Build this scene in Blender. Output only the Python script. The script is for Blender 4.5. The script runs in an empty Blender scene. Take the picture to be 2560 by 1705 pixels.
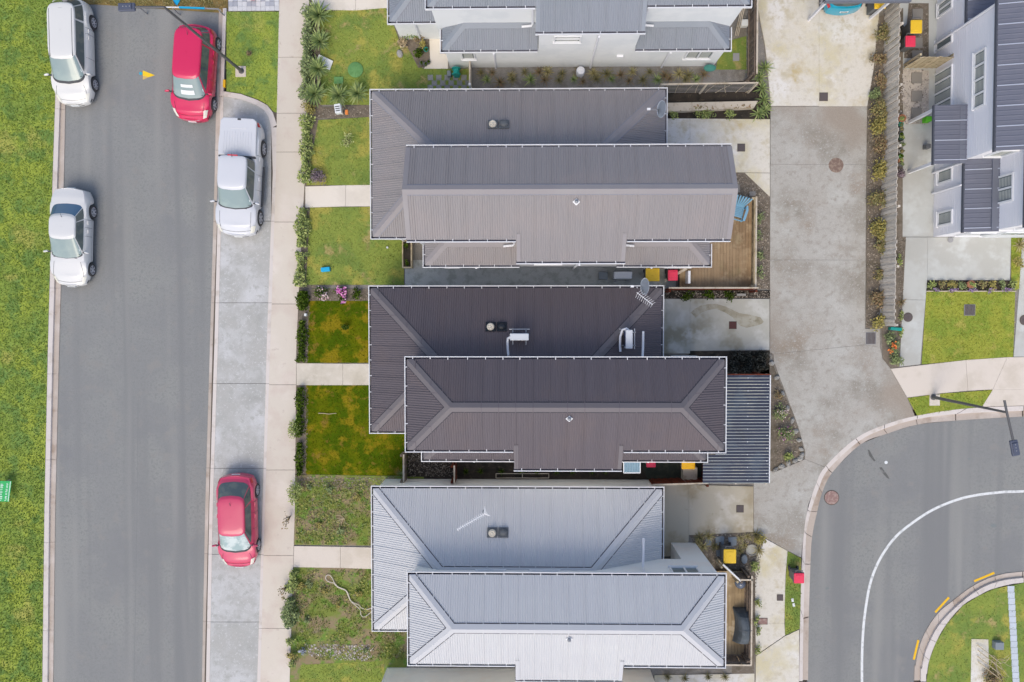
import bpy, bmesh, math, random
import numpy as np
from mathutils import Vector, Matrix, Quaternion
R = math.radians
rng = random.Random(7)
scene = bpy.context.scene
C = scene.collection

# ---------------------------------------------------------------- camera, sky, sun, exposure
CAM_H = 36.2
F_PX = 28.0 / 36.0 * 2560.0
cam_data = bpy.data.cameras.new('camera'); cam = bpy.data.objects.new('camera', cam_data); C.objects.link(cam)
cam_data.lens = 28.0; cam_data.sensor_width = 36.0; cam_data.clip_start = 0.5; cam_data.clip_end = 3000
NADIR = (1315.0, 790.0)
_d = Vector(((NADIR[0] - 1280) / F_PX, -(NADIR[1] - 852.5) / F_PX, -1)).normalized()
CAM_Q = _d.rotation_difference(Vector((0, 0, -1)))
cam.location = (0, 0, CAM_H); cam.rotation_mode = 'QUATERNION'; cam.rotation_quaternion = CAM_Q
scene.camera = cam

SUN_ELEV, SUN_AZ = R(56), R(-106)         # azimuth measured from +X: soft light comes from the foot of the picture, a little from the left
world = bpy.data.worlds.new('World'); scene.world = world; world.use_nodes = True
nt = world.node_tree; bg = nt.nodes['Background']
sky = nt.nodes.new('ShaderNodeTexSky'); sky.sky_type = 'NISHITA'; sky.sun_disc = False
sky.sun_elevation = SUN_ELEV; sky.sun_rotation = math.pi / 2 - SUN_AZ
sky.air_density = 1.0; sky.dust_density = 3.0; sky.ozone_density = 0.3
nt.links.new(sky.outputs[0], bg.inputs[0]); bg.inputs[1].default_value = 0.15
sd = bpy.data.lights.new('sun', 'SUN'); sd.energy = 0.7; sd.angle = R(30); sd.color = (1.0, 0.925, 0.72)
sun = bpy.data.objects.new('sun', sd); C.objects.link(sun)
_s = Vector((math.cos(SUN_AZ) * math.cos(SUN_ELEV), math.sin(SUN_AZ) * math.cos(SUN_ELEV), math.sin(SUN_ELEV)))
sun.rotation_euler = _s.to_track_quat('Z', 'Y').to_euler(); sun.location = _s * 60
vs = scene.view_settings; vs.view_transform = 'Standard'; vs.look = 'None'; vs.gamma = 1.0; vs.use_curve_mapping = False
vs.exposure = 0.43
scene.render.engine = 'CYCLES'
scene.cycles.max_bounces = 5

# ---------------------------------------------------------------- surveying: photo coordinate + height -> place in the world
def U(px, py, z=0.0):
    d = CAM_Q @ Vector(((px - 1280) / F_PX, -(py - 852.5) / F_PX, -1))
    t = (z - CAM_H) / d.z
    return Vector((d.x * t, d.y * t, z))
def P(pts, z=0.0): return [U(x, y, z) for x, y in pts]
def T(ox, oy, pts, k=3.647):            # detail-view coordinates -> photo coordinates
    return [(ox + x / k, oy + y / k) for x, y in pts]

# ---------------------------------------------------------------- objects
def tag(o, label=None, cat=None, group=None, kind=None):
    if label: o['label'] = label
    if cat: o['category'] = cat
    if group: o['group'] = group
    if kind: o['kind'] = kind
    return o
def thing(name, label, cat, loc=(0, 0, 0), rz=0.0, group=None):
    o = bpy.data.objects.new(name, None); C.objects.link(o); o.empty_display_size = .2
    o.location = loc; o.rotation_euler = (0, 0, rz)
    return tag(o, label, cat, group)
def link(name, me, parent=None, loc=None, rz=0.0):
    o = bpy.data.objects.new(name, me); C.objects.link(o)
    if parent is not None: o.parent = parent
    if loc is not None: o.location = loc
    if rz: o.rotation_euler = (0, 0, rz)
    return o
def copy_tree(o, parent=None):
    c = o.copy(); C.objects.link(c)
    if parent is not None: c.parent = parent
    for ch in o.children: copy_tree(ch, c)
    return c

class MB:
    def __init__(s): s.v = []; s.f = []
    def add(s, vs_, fs_):
        b = len(s.v); s.v += [tuple(q) for q in vs_]; s.f += [tuple(i + b for i in f) for f in fs_]; return s
    def box(s, x0, x1, y0, y1, z0, z1):
        return s.add([(x0,y0,z0),(x1,y0,z0),(x1,y1,z0),(x0,y1,z0),(x0,y0,z1),(x1,y0,z1),(x1,y1,z1),(x0,y1,z1)],
                     [(3,2,1,0),(4,5,6,7),(0,1,5,4),(1,2,6,5),(2,3,7,6),(3,0,4,7)])
    def obox(s, c, sx, sy, sz, rz=0.0, m=None):       # centred box, turned
        m = m or Matrix.Rotation(rz, 3, 'Z'); c = Vector(c)
        vs_ = [c + m @ Vector((a * sx / 2, b * sy / 2, d * sz / 2)) for d in (-1, 1) for a, b in ((-1,-1),(1,-1),(1,1),(-1,1))]
        return s.add(vs_, [(3,2,1,0),(4,5,6,7),(0,1,5,4),(1,2,6,5),(2,3,7,6),(3,0,4,7)])
    def beam(s, a, b, w, h=None, up=(0, 0, 1)):
        a = Vector(a); b = Vector(b); h = h or w; d = (b - a); L = d.length; d.normalize()
        u = Vector(up)
        if abs(d.dot(u)) > .98: u = Vector((1, 0, 0))
        x = d.cross(u).normalized(); z = x.cross(d)
        m = Matrix((x, d, z)).transposed()
        return s.obox((a + b) / 2, w, L, h, m=m)
    def sheet(s, poly, z=None):
        pts = [Vector((q[0], q[1], q[2] if z is None else z)) for q in poly]
        ar = sum(pts[i].x * pts[(i+1) % len(pts)].y - pts[(i+1) % len(pts)].x * pts[i].y for i in range(len(pts)))
        if ar < 0: pts.reverse()
        return s.add(pts, [tuple(range(len(pts)))])
    def prism(s, poly, z0, z1):
        pts = [(q[0], q[1]) for q in poly]; n = len(pts)
        ar = sum(pts[i][0] * pts[(i+1) % n][1] - pts[(i+1) % n][0] * pts[i][1] for i in range(n))
        if ar < 0: pts.reverse()
        return s.add([(x, y, z0) for x, y in pts] + [(x, y, z1) for x, y in pts],
                     [tuple(range(n))[::-1], tuple(range(n, 2*n))] + [(i, (i+1) % n, (i+1) % n + n, i + n) for i in range(n)])
    def strip(s, A, B, za, zb, depth=.15):            # band between two polylines
        n = len(A); zs = min(za, zb) - depth
        vs_ = [(p[0], p[1], za) for p in A] + [(p[0], p[1], zb) for p in B] + [(p[0], p[1], zs) for p in A] + [(p[0], p[1], zs) for p in B]
        fs = []
        for i in range(n - 1):
            fs += [(i, i+1, n+i+1, n+i), (2*n+i+1, 2*n+i, 3*n+i, 3*n+i+1), (i+1, i, 2*n+i, 2*n+i+1), (n+i, n+i+1, 3*n+i+1, 3*n+i)]
        fs += [(0, n, 3*n, 2*n), (n-1, 3*n-1, 4*n-1, 2*n-1)]
        return s.add(vs_, fs)
    def tube(s, path, r, n=7, r1=None, cap=True):
        path = [Vector(q) for q in path]; k = len(path); rings = []
        for i, q in enumerate(path):
            d = (path[min(i+1, k-1)] - path[max(i-1, 0)]).normalized()
            u = Vector((0, 0, 1)) if abs(d.z) < .95 else Vector((1, 0, 0))
            x = d.cross(u).normalized(); y = d.cross(x)
            rr = r if r1 is None else r + (r1 - r) * i / (k - 1)
            rings.append([q + x * rr * math.cos(2*math.pi*j/n) + y * rr * math.sin(2*math.pi*j/n) for j in range(n)])
        fs = [(i*n+j, i*n+(j+1) % n, (i+1)*n+(j+1) % n, (i+1)*n+j) for i in range(k-1) for j in range(n)]
        if cap: fs += [tuple(range(n))[::-1], tuple((k-1)*n + j for j in range(n))]
        return s.add([v for rg in rings for v in rg], fs)
    def lathe(s, prof, c=(0, 0, 0), n=20, sx=1.0, sy=1.0, m=None, caps=True):   # prof: (r, z) from the bottom up
        c = Vector(c); m = m or Matrix.Identity(3)
        vs_ = [c + m @ Vector((r * sx * math.cos(2*math.pi*j/n), r * sy * math.sin(2*math.pi*j/n), z)) for r, z in prof for j in range(n)]
        k = len(prof)
        fs = [(i*n+j, i*n+(j+1) % n, (i+1)*n+(j+1) % n, (i+1)*n+j) for i in range(k-1) for j in range(n)]
        if caps: fs += [tuple(range(n))[::-1], tuple((k-1)*n + j for j in range(n))]
        return s.add(vs_, fs)
    def grid(s, pts):                                  # rows of points
        a, b = len(pts), len(pts[0])
        return s.add([q for row in pts for q in row], [(i*b+j, i*b+j+1, (i+1)*b+j+1, (i+1)*b+j) for i in range(a-1) for j in range(b-1)])
    def mesh(s, name, mat, smooth=False):
        me = bpy.data.meshes.new(name); me.from_pydata(s.v, [], s.f); me.materials.append(mat)
        if smooth:
            me.polygons.foreach_set('use_smooth', [True] * len(me.polygons))
            try: me.set_sharp_from_angle(angle=R(38))
            except Exception: pass
        me.update(); return me
    def build(s, name, mat, parent=None, smooth=False, loc=None, rz=0.0, bevel=0.0, sub=0):
        o = link(name, s.mesh(name, mat, smooth), parent, loc, rz)
        if bevel:
            b = o.modifiers.new('bevel', 'BEVEL'); b.width = bevel; b.segments = 2; b.limit_method = 'ANGLE'
        if sub:
            b = o.modifiers.new('sub', 'SUBSURF'); b.levels = sub; b.render_levels = sub
        return o

# ---------------------------------------------------------------- materials; most outside the central lot carry a white haze in their colour
GAIN = {'blue_grey_roof_steel': .86, 'blue_grey_cap_steel': .86, 'cream_render': 1.4, 'pale_stone': .62, 'dish_grey': 1.35, 'white_render': 1.06, 'verge_grass': 1.45, 'verge_blades': 1.45, 'yard_grass': 1.5, 'yard_blades': 1.5, 'deep_green_lawn': 1.4, 'deep_blades': 1.4, 'pale_lawn': 1.25, 'pale_blades': 1.25, 'charcoal_roof_steel': 1.18, 'charcoal_cap_steel': 1.18, 'grey_fence_timber': 1.75, 'pale_weatherboard': 1.5,
        'white_car_paint': .93, 'silver_white_car_paint': .93, 'white_ute_paint': .93, 'taupe_roof_steel': 1.07, 'footpath_concrete': 1.02}
def M(name, col, layers=(), grain=(0, 80), rough=.85, metal=0.0, bump=0.0, bscale=90, rand=0.0, isl=0.0, spec=.4, coat=0.0, isl_ramp=None, world_co=True, stretch=None):
    g_ = GAIN.get(name, 1.0); k_ = lambda c: tuple(min(.9, v * g_) for v in c); col = k_(col); layers = [(k_(l[0]),) + tuple(l[1:]) for l in layers]; isl_ramp = [k_(c) for c in isl_ramp] if isl_ramp else None
    m = bpy.data.materials.new(name); m.use_nodes = True; t = m.node_tree; N = t.nodes.new; L = t.links.new
    b = t.nodes['Principled BSDF']
    b.inputs['Roughness'].default_value = rough; b.inputs['Metallic'].default_value = metal
    b.inputs['Specular IOR Level'].default_value = spec
    if coat: b.inputs['Coat Weight'].default_value = coat; b.inputs['Coat Roughness'].default_value = .05
    geo = N('ShaderNodeNewGeometry'); co = geo.outputs['Position']
    if not world_co:
        tc = N('ShaderNodeTexCoord'); co = tc.outputs['Object']
    if stretch:
        mp = N('ShaderNodeMapping'); mp.inputs['Scale'].default_value = stretch; L(co, mp.inputs['Vector']); co = mp.outputs[0]
    def noise(scale, detail=4, rough_=.6, st=None):
        co_ = co
        if st: mp2 = N('ShaderNodeMapping'); mp2.inputs['Scale'].default_value = st; L(co, mp2.inputs['Vector']); co_ = mp2.outputs[0]
        n = N('ShaderNodeTexNoise'); n.inputs['Scale'].default_value = scale; n.inputs['Detail'].default_value = detail
        n.inputs['Roughness'].default_value = rough_; L(co_, n.inputs['Vector']); return n.outputs['Fac']
    rgb = N('ShaderNodeRGB'); rgb.outputs[0].default_value = (*col, 1); cur = rgb.outputs[0]
    if isl_ramp:
        r = N('ShaderNodeValToRGB'); e = r.color_ramp.elements
        for i, c in enumerate(isl_ramp):
            p_ = i / (len(isl_ramp) - 1)
            q = e[0] if i == 0 else (e[len(e)-1] if i == len(isl_ramp) - 1 else e.new(p_))
            q.position = p_; q.color = (*c, 1)
        L(geo.outputs['Random Per Island'], r.inputs[0]); cur = r.outputs[0]
    for lay in layers:
        c, sc, lo, hi = lay[:4]
        mr = N('ShaderNodeMapRange'); mr.inputs['From Min'].default_value = lo; mr.inputs['From Max'].default_value = hi
        mr.interpolation_type = 'SMOOTHSTEP'
        L(noise(sc, lay[4] if len(lay) > 4 else 4, .6, lay[5] if len(lay) > 5 else None), mr.inputs['Value'])
        mx = N('ShaderNodeMix'); mx.data_type = 'RGBA'; L(mr.outputs[0], mx.inputs['Factor']); L(cur, mx.inputs['A']); mx.inputs['B'].default_value = (*c, 1)
        cur = mx.outputs['Result']
    def mulv(src, val_socket, amt):
        nonlocal cur
        mr = N('ShaderNodeMapRange'); mr.inputs['To Min'].default_value = 1 - amt; mr.inputs['To Max'].default_value = 1 + amt
        mr.inputs['From Min'].default_value = src[0]; mr.inputs['From Max'].default_value = src[1]; mr.clamp = False
        L(val_socket, mr.inputs['Value'])
        vm = N('ShaderNodeVectorMath'); vm.operation = 'SCALE'; L(cur, vm.inputs[0]); L(mr.outputs[0], vm.inputs['Scale']); cur = vm.outputs[0]
    if grain[0]: mulv((.3, .7), noise(grain[1], 5, .75), grain[0])
    if rand:
        oi = N('ShaderNodeObjectInfo'); mulv((0, 1), oi.outputs['Random'], rand)
    if isl: mulv((0, 1), geo.outputs['Random Per Island'], isl)
    L(cur, b.inputs['Base Color'])
    if bump:
        bp = N('ShaderNodeBump'); bp.inputs['Strength'].default_value = bump; bp.inputs['Distance'].default_value = .02
        L(noise(bscale, 4, .7), bp.inputs['Height']); L(bp.outputs[0], b.inputs['Normal'])
    return m
def lin(r, g, b):
    f = lambda c: ((c / 255 + .055) / 1.055) ** 2.4 if c > 10 else c / 255 / 12.92
    return (f(r), f(g), f(b))

asphalt = M('asphalt', lin(136,137,136), [(lin(142,143,140), .35, .42, .62), (lin(130,131,132), .22, .5, .7), (lin(131,132,131), 9, .5, .62), (lin(140,139,136), 1.6, .54, .7), (lin(129,130,130), 1.1, .5, .68, 2, (1, .03, 1)), (lin(146,146,143), .8, .54, .7, 2, (1, .05, 1))], (.34, 42), .9, bump=.25, bscale=160)
gutter_conc = M('gutter_concrete', lin(186,174,163), [(lin(166,150,136), 1.3, .5, .68), (lin(202,192,184), .6, .5, .7)], (.14, 45), .9)
kerb_conc = M('kerb_concrete', lin(212,204,198), [(lin(196,186,176), 1.5, .52, .7)], (.09, 50), .9)
path_conc = M('footpath_concrete', lin(209,200,187), [(lin(203,190,178), .7, .45, .65), (lin(219,210,200), .3, .5, .7), (lin(192,180,168), 2.4, .62, .75)], (.06, 60), .9, rand=.02)
path_pale = M('pale_path_concrete', lin(226,218,206), [(lin(216,208,196), .8, .45, .65)], (.05, 60), .9, rand=.02)
path_lot = M('garden_path_concrete', lin(206,198,184), [(lin(192,184,168), .8, .45, .68), (lin(214,206,194), 2.0, .5, .7)], (.06, 60), .9, rand=.02)
bay_conc = M('parking_bay_concrete', lin(188,188,186), [(lin(164,164,160), .3, .44, .62), (lin(176,175,171), .7, .42, .62), (lin(200,200,200), .5, .46, .7), (lin(172,172,168), 3.5, .48, .68), (lin(197,197,196), 10, .55, .7)], (.24, 40), .9)
drive_conc = M('driveway_aggregate', lin(176,173,166), [(lin(148,143,133), .35, .46, .64), (lin(184,183,177), .6, .48, .7), (lin(150,138,124), .28, .52, .7), (lin(162,157,149), 3.5, .48, .68), (lin(182,180,175), 11, .54, .7), (lin(158,148,136), .16, .5, .68)], (.24, 40), .9)
slab_stain = M('stained_concrete', lin(216,211,200), [(lin(206,197,166), .35, .44, .62), (lin(192,176,136), .6, .55, .72), (lin(224,221,216), .5, .5, .66), (lin(198,189,166), 1.6, .52, .7), (lin(204,198,184), 5, .5, .7)], (.12, 40), .9)
slab_grey = M('weathered_pad_concrete', lin(178,176,166), [(lin(150,145,128), .45, .5, .64), (lin(194,193,186), .8, .5, .66), (lin(132,126,106), .8, .64, .75)], (.08, 60), .9)
slab_tan = M('tan_pad_concrete', lin(186,178,160), [(lin(164,152,128), .5, .44, .62), (lin(202,196,184), .7, .54, .68), (lin(148,136,112), 1.1, .6, .74)], (.08, 60), .9)
path_grey = M('smooth_grey_concrete', lin(190,192,188), [(lin(180,180,174), .5, .45, .62), (lin(198,201,198), .9, .5, .68)], (.06, 60), .9)
walk_cream = M('cream_walk_concrete', lin(216,206,194), [(lin(204,194,180), .8, .46, .66)], (.08, 60), .9)
paint_white = M('road_paint_white', lin(224,226,226), [(lin(190,192,192), 6, .5, .68), (lin(168,170,170), 22, .6, .72)], (.06, 60), .8)
paint_yellow = M('road_paint_yellow', lin(240,190,40), [(lin(220,172,52), 6, .6, .75)], (.05, 60), .8)
joint = M('joint_filler', lin(96,88,80), (), (.2, 60))
stain = M('oil_stain', lin(98,98,96), [(lin(130,130,128), 6, .5, .7)], (.15, 60))
earth = M('earth', lin(110,100,84), [(lin(92,84,66), .8, .45, .65), (lin(120,112,92), 2.5, .5, .7)], (.3, 40), .95, bump=.5, bscale=40)
soil_pale = M('garden_soil', lin(140,136,130), [(lin(122,116,108), 1.5, .45, .65), (lin(152,146,136), 5, .55, .7)], (.3, 40), .95, bump=.6, bscale=40)  # soil lightened: haze and a lift for shaded strips put into its colour
soil = M('dark_soil', lin(62,55,48), [(lin(44,42,36), 1.5, .45, .65), (lin(84,74,62), 5, .55, .7)], (.4, 40), .95, bump=.6, bscale=40)
mulch = M('bark_mulch_bed', lin(122,112,100), [(lin(104,96,82), 2.0, .45, .65), (lin(138,128,116), 6, .5, .7)], (.35, 50), .95, bump=.6, bscale=50)
gravelbed = M('pale_gravel_bed', lin(196,188,178), [(lin(176,168,158), 2.0, .45, .65)], (.22, 70), .95, bump=.4, bscale=80)
weedsoil = M('weedy_ground', lin(146,130,102), [(lin(122,134,62), .9, .42, .58), (lin(112,140,60), 2.3, .5, .62), (lin(150,138,112), 1.7, .58, .7)], (.25, 45), .95, bump=.5, bscale=45)
grass_bright = M('verge_grass', lin(114,132,62), [(lin(132,144,62), .7, .42, .6), (lin(98,122,64), 1.3, .48, .62), (lin(146,146,78), .45, .56, .7)], (.28, 40), .95, bump=.3, bscale=45, spec=.05)
grass_yard = M('yard_grass', lin(114,126,60), [(lin(98,116,58), .6, .43, .6), (lin(140,136,68), .9, .5, .66), (lin(142,130,86), 1.2, .56, .7)], (.25, 40), .95, bump=.3, bscale=45, spec=.05)
grass_deep = M('deep_green_lawn', lin(82,90,10), [(lin(62,80,8), 1.0, .44, .56), (lin(116,104,22), 1.3, .5, .62), (lin(112,94,40), 1.8, .57, .68)], (.3, 40), .95, bump=.3, bscale=45, spec=.05)
grass_pale = M('pale_lawn', lin(140,146,62), [(lin(122,138,58), 1.1, .44, .6), (lin(156,152,78), 1.6, .54, .68)], (.25, 40), .95, bump=.3, bscale=45, spec=.05)
dry_grass = M('dry_grass', lin(140,118,72), [(lin(116,106,60), 1.5, .44, .6)], (.3, 40), .95)

HAZED = {'hedge_leaves', 'lime_leaves', 'olive_leaves', 'rusty_leaves', 'golden_leaves', 'tuft_leaves', 'straw_leaves', 'yucca_leaves', 'weed_leaves', 'bark_chips'}
def blade_mat(name, cols):
    if name in HAZED: g0 = lin(164, 164, 152); cols = [tuple(a * .74 + b * .26 for a, b in zip(c, g0)) for c in cols]  # grey mixed into these leaves: the pale haze over the surroundings, as colour
    return M(name, cols[0], isl_ramp=cols, rough=1.0, spec=.02)
bl_bright = blade_mat('verge_blades', [lin(92,114,56), lin(114,132,62), lin(126,140,68), lin(150,158,94)])
bl_yard = blade_mat('yard_blades', [lin(92,110,56), lin(110,124,60), lin(126,132,66), lin(152,148,92)])
bl_deep = blade_mat('deep_blades', [lin(46,62,4), lin(76,86,10), lin(102,102,18), lin(132,118,46)])
bl_pale = blade_mat('pale_blades', [lin(118,130,54), lin(136,144,60), lin(150,152,66), lin(172,168,96)])
bl_weed = blade_mat('weed_leaves', [lin(84,110,44), lin(116,138,52), lin(150,152,58), lin(178,170,70)])
leaf_hedge = blade_mat('hedge_leaves', [lin(70,92,40), lin(104,126,58), lin(132,152,80), lin(160,176,108)])
leaf_lime = blade_mat('lime_leaves', [lin(88,112,38), lin(132,152,54), lin(160,176,74), lin(186,196,112)])
leaf_dark = blade_mat('dark_leaves', [lin(30,44,12), lin(52,74,18), lin(76,98,30), lin(104,120,52)])
leaf_black = blade_mat('black_leaves', [lin(24,26,24), lin(44,46,42), lin(66,66,60), lin(104,104,96)])
leaf_olive = blade_mat('olive_leaves', [lin(96,98,50), lin(130,126,56), lin(156,142,64), lin(150,118,70)])
leaf_rust = blade_mat('rusty_leaves', [lin(100,92,56), lin(136,112,70), lin(158,118,78), lin(134,128,66)])
leaf_gold = blade_mat('golden_leaves', [lin(120,118,40), lin(160,150,52), lin(184,164,60), lin(140,138,60)])
leaf_purple = blade_mat('purple_leaves', [lin(104,92,98), lin(134,118,126), lin(158,142,150), lin(120,114,104)])
leaf_yucca = blade_mat('yucca_leaves', [lin(80,110,40), lin(118,146,56), lin(150,172,84), lin(184,196,120)])
leaf_tuft = blade_mat('tuft_leaves', [lin(92,92,40), lin(126,120,56), lin(152,136,66), lin(116,112,70)])
leaf_straw = blade_mat('straw_leaves', [lin(140,128,76), lin(176,160,96), lin(198,186,130), lin(150,142,60)])
petal_pink = blade_mat('pink_petals', [lin(170,70,150), lin(214,110,190), lin(238,170,214), lin(240,214,228)])
petal_pale = blade_mat('pale_petals', [lin(226,200,204), lin(240,226,226), lin(206,150,164)])
petal_orange = blade_mat('orange_petals', [lin(226,120,70), lin(236,150,80), lin(214,96,70)])
petal_violet = blade_mat('violet_petals', [lin(146,122,164), lin(176,150,186), lin(120,106,140)])
chips = blade_mat('bark_chips', [lin(70,58,50), lin(104,88,76), lin(138,120,106), lin(188,176,162)])
pebbles = blade_mat('pebbles', [lin(120,114,108), lin(160,152,146), lin(196,188,182), lin(214,208,204)])
twig = M('dry_twig', lin(196,180,150), (), (.15, 60))
bark = M('stem_bark', lin(96,84,66), (), (.25, 60))

def roofmat(name, c, c2): return M(name, c, [(c2, .5, .45, .65)], (.04, 30), .55, spec=.35)
roof_taupe = roofmat('taupe_roof_steel', lin(140,136,137), lin(144,138,138)); cap_taupe = roofmat('taupe_cap_steel', lin(146,141,143), lin(150,146,147))
roof_char = roofmat('charcoal_roof_steel', lin(92,86,91), lin(96,88,91)); cap_char = roofmat('charcoal_cap_steel', lin(103,98,101), lin(106,101,103))
roof_pale = roofmat('pale_grey_roof_steel', lin(199,200,203), lin(202,203,205)); cap_pale = roofmat('pale_grey_cap_steel', lin(196,197,201), lin(199,200,203))
roof_blue = roofmat('blue_grey_roof_steel', lin(146,152,162), lin(142,149,158)); cap_blue = roofmat('blue_grey_cap_steel', lin(148,155,165), lin(144,152,162))
roof_navy = roofmat('slate_roof_steel', lin(106,109,122), lin(112,114,126)); cap_navy = roofmat('slate_cap_steel', lin(112,116,128), lin(116,119,131))
white_trim = M('white_trim', lin(232,233,236), (), (.02, 40), .5)
seam = M('flashing_edge_shade', lin(62,60,68), (), (.1, 30), .8); edge_shade_pale = M('flashing_edge_shade_pale', lin(134,136,146), (), (.1, 30), .8)  # edge shade beside the ridge and hip caps, painted as thin strips
channel = M('gutter_channel', lin(74,72,84), (), (.1, 30), .8)
channel2 = M('gutter_channel_grey', lin(110,110,122), (), (.1, 30), .8)
wall_white = M('white_render', lin(226,229,230), [(lin(218,222,224), .8, .45, .65)], (.02, 60), .85)
wall_cream = M('cream_render', lin(218,212,206), [(lin(212,206,200), .8, .45, .65)], (.02, 60), .85)
wall_grey = M('light_grey_render', lin(190,192,196), (), (.02, 60), .85)
wall_board = M('pale_weatherboard', lin(198,198,202), (), (.02, 60), .8)
frame_white = M('window_frame_white', lin(234,235,237), (), (0, 1), .5)
glass = M('window_glass', (.16,.2,.21), (), (0, 1), .06, spec=.6)
blind = M('window_blind', lin(190,192,186), (), (.02, 30), .7)
car_glass = M('car_glass_pale', lin(134,152,152), [(lin(150,166,162), .9, .4, .66)], (0, 1), .08, spec=.5, coat=.3, world_co=False)
car_glass_dark = M('car_glass_dark', lin(84,96,98), [(lin(104,112,108), 2, .45, .6)], (0, 1), .08, spec=.5, coat=.3, world_co=False)
car_glass_blue = M('car_glass_blue', lin(78,108,136), (), (0, 1), .08, spec=.5, coat=.3)
rubber = M('tyre_rubber', lin(74,73,74), (), (.1, 60), .9)
alloy = M('wheel_alloy', lin(196,197,204), (), (0, 1), .35, metal=.3)
blackplastic = M('black_plastic', lin(70,72,76), (), (.05, 40), .6)
chrome = M('bright_chrome', lin(222,222,224), (), (0, 1), .2, metal=.6)
lamp_clear = M('lamp_clear', lin(226,224,212), (), (0, 1), .1, coat=.4)
lamp_red = M('lamp_red', lin(208,62,66), (), (0, 1), .15, coat=.4)
sticker = M('sticker_white', lin(228,236,232), (), (0, 1), .6)
paper = M('paper_white', lin(226,230,230), (), (.02, 30), .8)
pvc = M('white_pvc', lin(226,227,232), (), (.02, 30), .5)
steel = M('galvanised_steel', lin(150,152,156), (), (.08, 40), .5, metal=.2)
pole_dark = M('dark_pole_paint', lin(92,92,94), (), (.06, 20), .5)
lamp_navy = M('navy_lamp_housing', lin(82,88,106), (), (.05, 30), .5)
bin_yellow = M('bin_lid_yellow', lin(238,196,50), (), (.02, 30), .5)
bin_yellow_s = M('bin_lid_gold', lin(232,178,16), (), (.02, 30), .5)
bin_red = M('bin_lid_red', lin(232,60,92), (), (.02, 30), .5)
bin_body = M('bin_body_grey', lin(104,106,108), (), (.04, 30), .6)
bin_green = M('bin_body_green', lin(64,86,74), (), (.04, 30), .6)
iron = M('rusty_iron', lin(128,108,98), [(lin(150,132,118), 9, .45, .6)], (.15, 40), .85)
iron_dark = M('dark_iron_grate', lin(96,88,88), (), (.15, 40), .85)
iron_red = M('red_iron_cover', lin(150,122,116), [(lin(172,150,142), 9, .45, .6)], (.15, 40), .85)
fence_wood = M('grey_fence_timber', lin(166,160,150), [(lin(146,140,132), 3, .45, .65)], (.12, 60), .9, rand=.12, stretch=(8, 8, 1))
fence_tan = M('tan_fence_timber', lin(192,178,148), [(lin(166,152,124), 3, .45, .65)], (.12, 60), .9, rand=.1)
fence_brown = M('brown_fence_timber', lin(132,118,106), [(lin(112,100,90), 3, .45, .65)], (.12, 60), .9, rand=.1)
rail_wood = M('pale_rail_timber', lin(200,189,172), [(lin(176,162,140), 3, .5, .65)], (.08, 60), .9)
red_wood = M('red_stained_timber', lin(112,50,28), [(lin(92,40,24), 4, .45, .65)], (.15, 50), .85, rand=.15)
deck_wood = M('deck_timber', lin(160,136,106), [(lin(144,120,92), .9, .44, .6), (lin(172,150,120), 2, .5, .66), (lin(136,126,92), .35, .55, .68)], (.1, 60), .85, rand=.09)
deck_wood2 = M('worn_deck_timber', lin(172,150,118), [(lin(152,132,102), .9, .44, .6), (lin(186,170,144), 1.4, .52, .66)], (.1, 60), .85, rand=.09)
deck_gap = M('deck_shadow_gap', lin(70,58,46), (), (.1, 30))
blue_plastic = M('pale_blue_plastic', lin(122,168,194), (), (.03, 30), .5)
teal = M('teal_plastic', lin(24,150,140), (), (.04, 30), .5)
cyan = M('cyan_plastic', lin(16,168,214), (), (.03, 30), .5)
greenlid = M('green_plastic_lid', lin(104,152,92), [(lin(96,144,84), 4, .45, .6)], (.04, 30), .7)
paver_grey = M('grey_paver', lin(150,150,152), (), (.1, 40), .9, rand=.08)
paver_blue = M('blue_grey_paver', lin(196,204,212), (), (.08, 40), .9, rand=.03)
paver_dark = M('dark_paver', lin(142,138,132), (), (.1, 40), .9, rand=.05)
paver_slate = M('slate_stepping_stone', lin(130,138,144), (), (.12, 40), .9, rand=.06)
cobble_pale = M('pale_cobble', lin(206,206,208), (), (.06, 40), .9, rand=.06)
cobble_grey = M('grey_cobble', lin(172,174,182), (), (.06, 40), .9, rand=.08)
cover_black = M('black_cover_fabric', lin(82,90,96), [(lin(96,104,112), 2.0, .45, .6)], (.06, 30), .8)
sign_green = M('sign_green', lin(58,186,104), (), (.02, 30), .6)
sign_white = M('sign_white', lin(216,240,224), (), (0, 1), .6)
terracotta = M('terracotta', lin(176,124,96), (), (.08, 40), .85)
stone = M('pale_stone', lin(196,194,188), (), (.12, 20), .9, rand=.08)
vent_black = M('vent_black', lin(34,40,48), (), (.05, 30), .5)
vent_grey = M('vent_grey', lin(98,102,106), (), (.05, 30), .5)
vent_cap = M('vent_cap', lin(214,206,190), (), (.06, 20), .6)
ac_white = M('heat_pump_white', lin(206,210,216), (), (.02, 30), .5)
ac_navy = M('heat_pump_grille', lin(62,70,104), (), (.1, 30), .6)
dish_grey = M('dish_grey', lin(158,166,176), (), (.02, 30), .5)
poly_dark = M('dark_polycarbonate', lin(50,54,72), [(lin(66,76,92), 1.2, .45, .65), (lin(48,50,60), .9, .55, .7)], (.08, 20), .25, spec=.5)
poly_light = M('polycarbonate_ribs', lin(166,170,170), [(lin(190,190,180), .8, .5, .65)], (.06, 20), .35)
poly_blue = M('blue_polycarbonate', lin(136,164,180), (), (.04, 20), .25)
rope = M('white_hose', lin(212,204,190), (), (.05, 30), .7)
wire = M('fence_wire', lin(190,186,180), (), (0, 1), .5, metal=.3)

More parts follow.
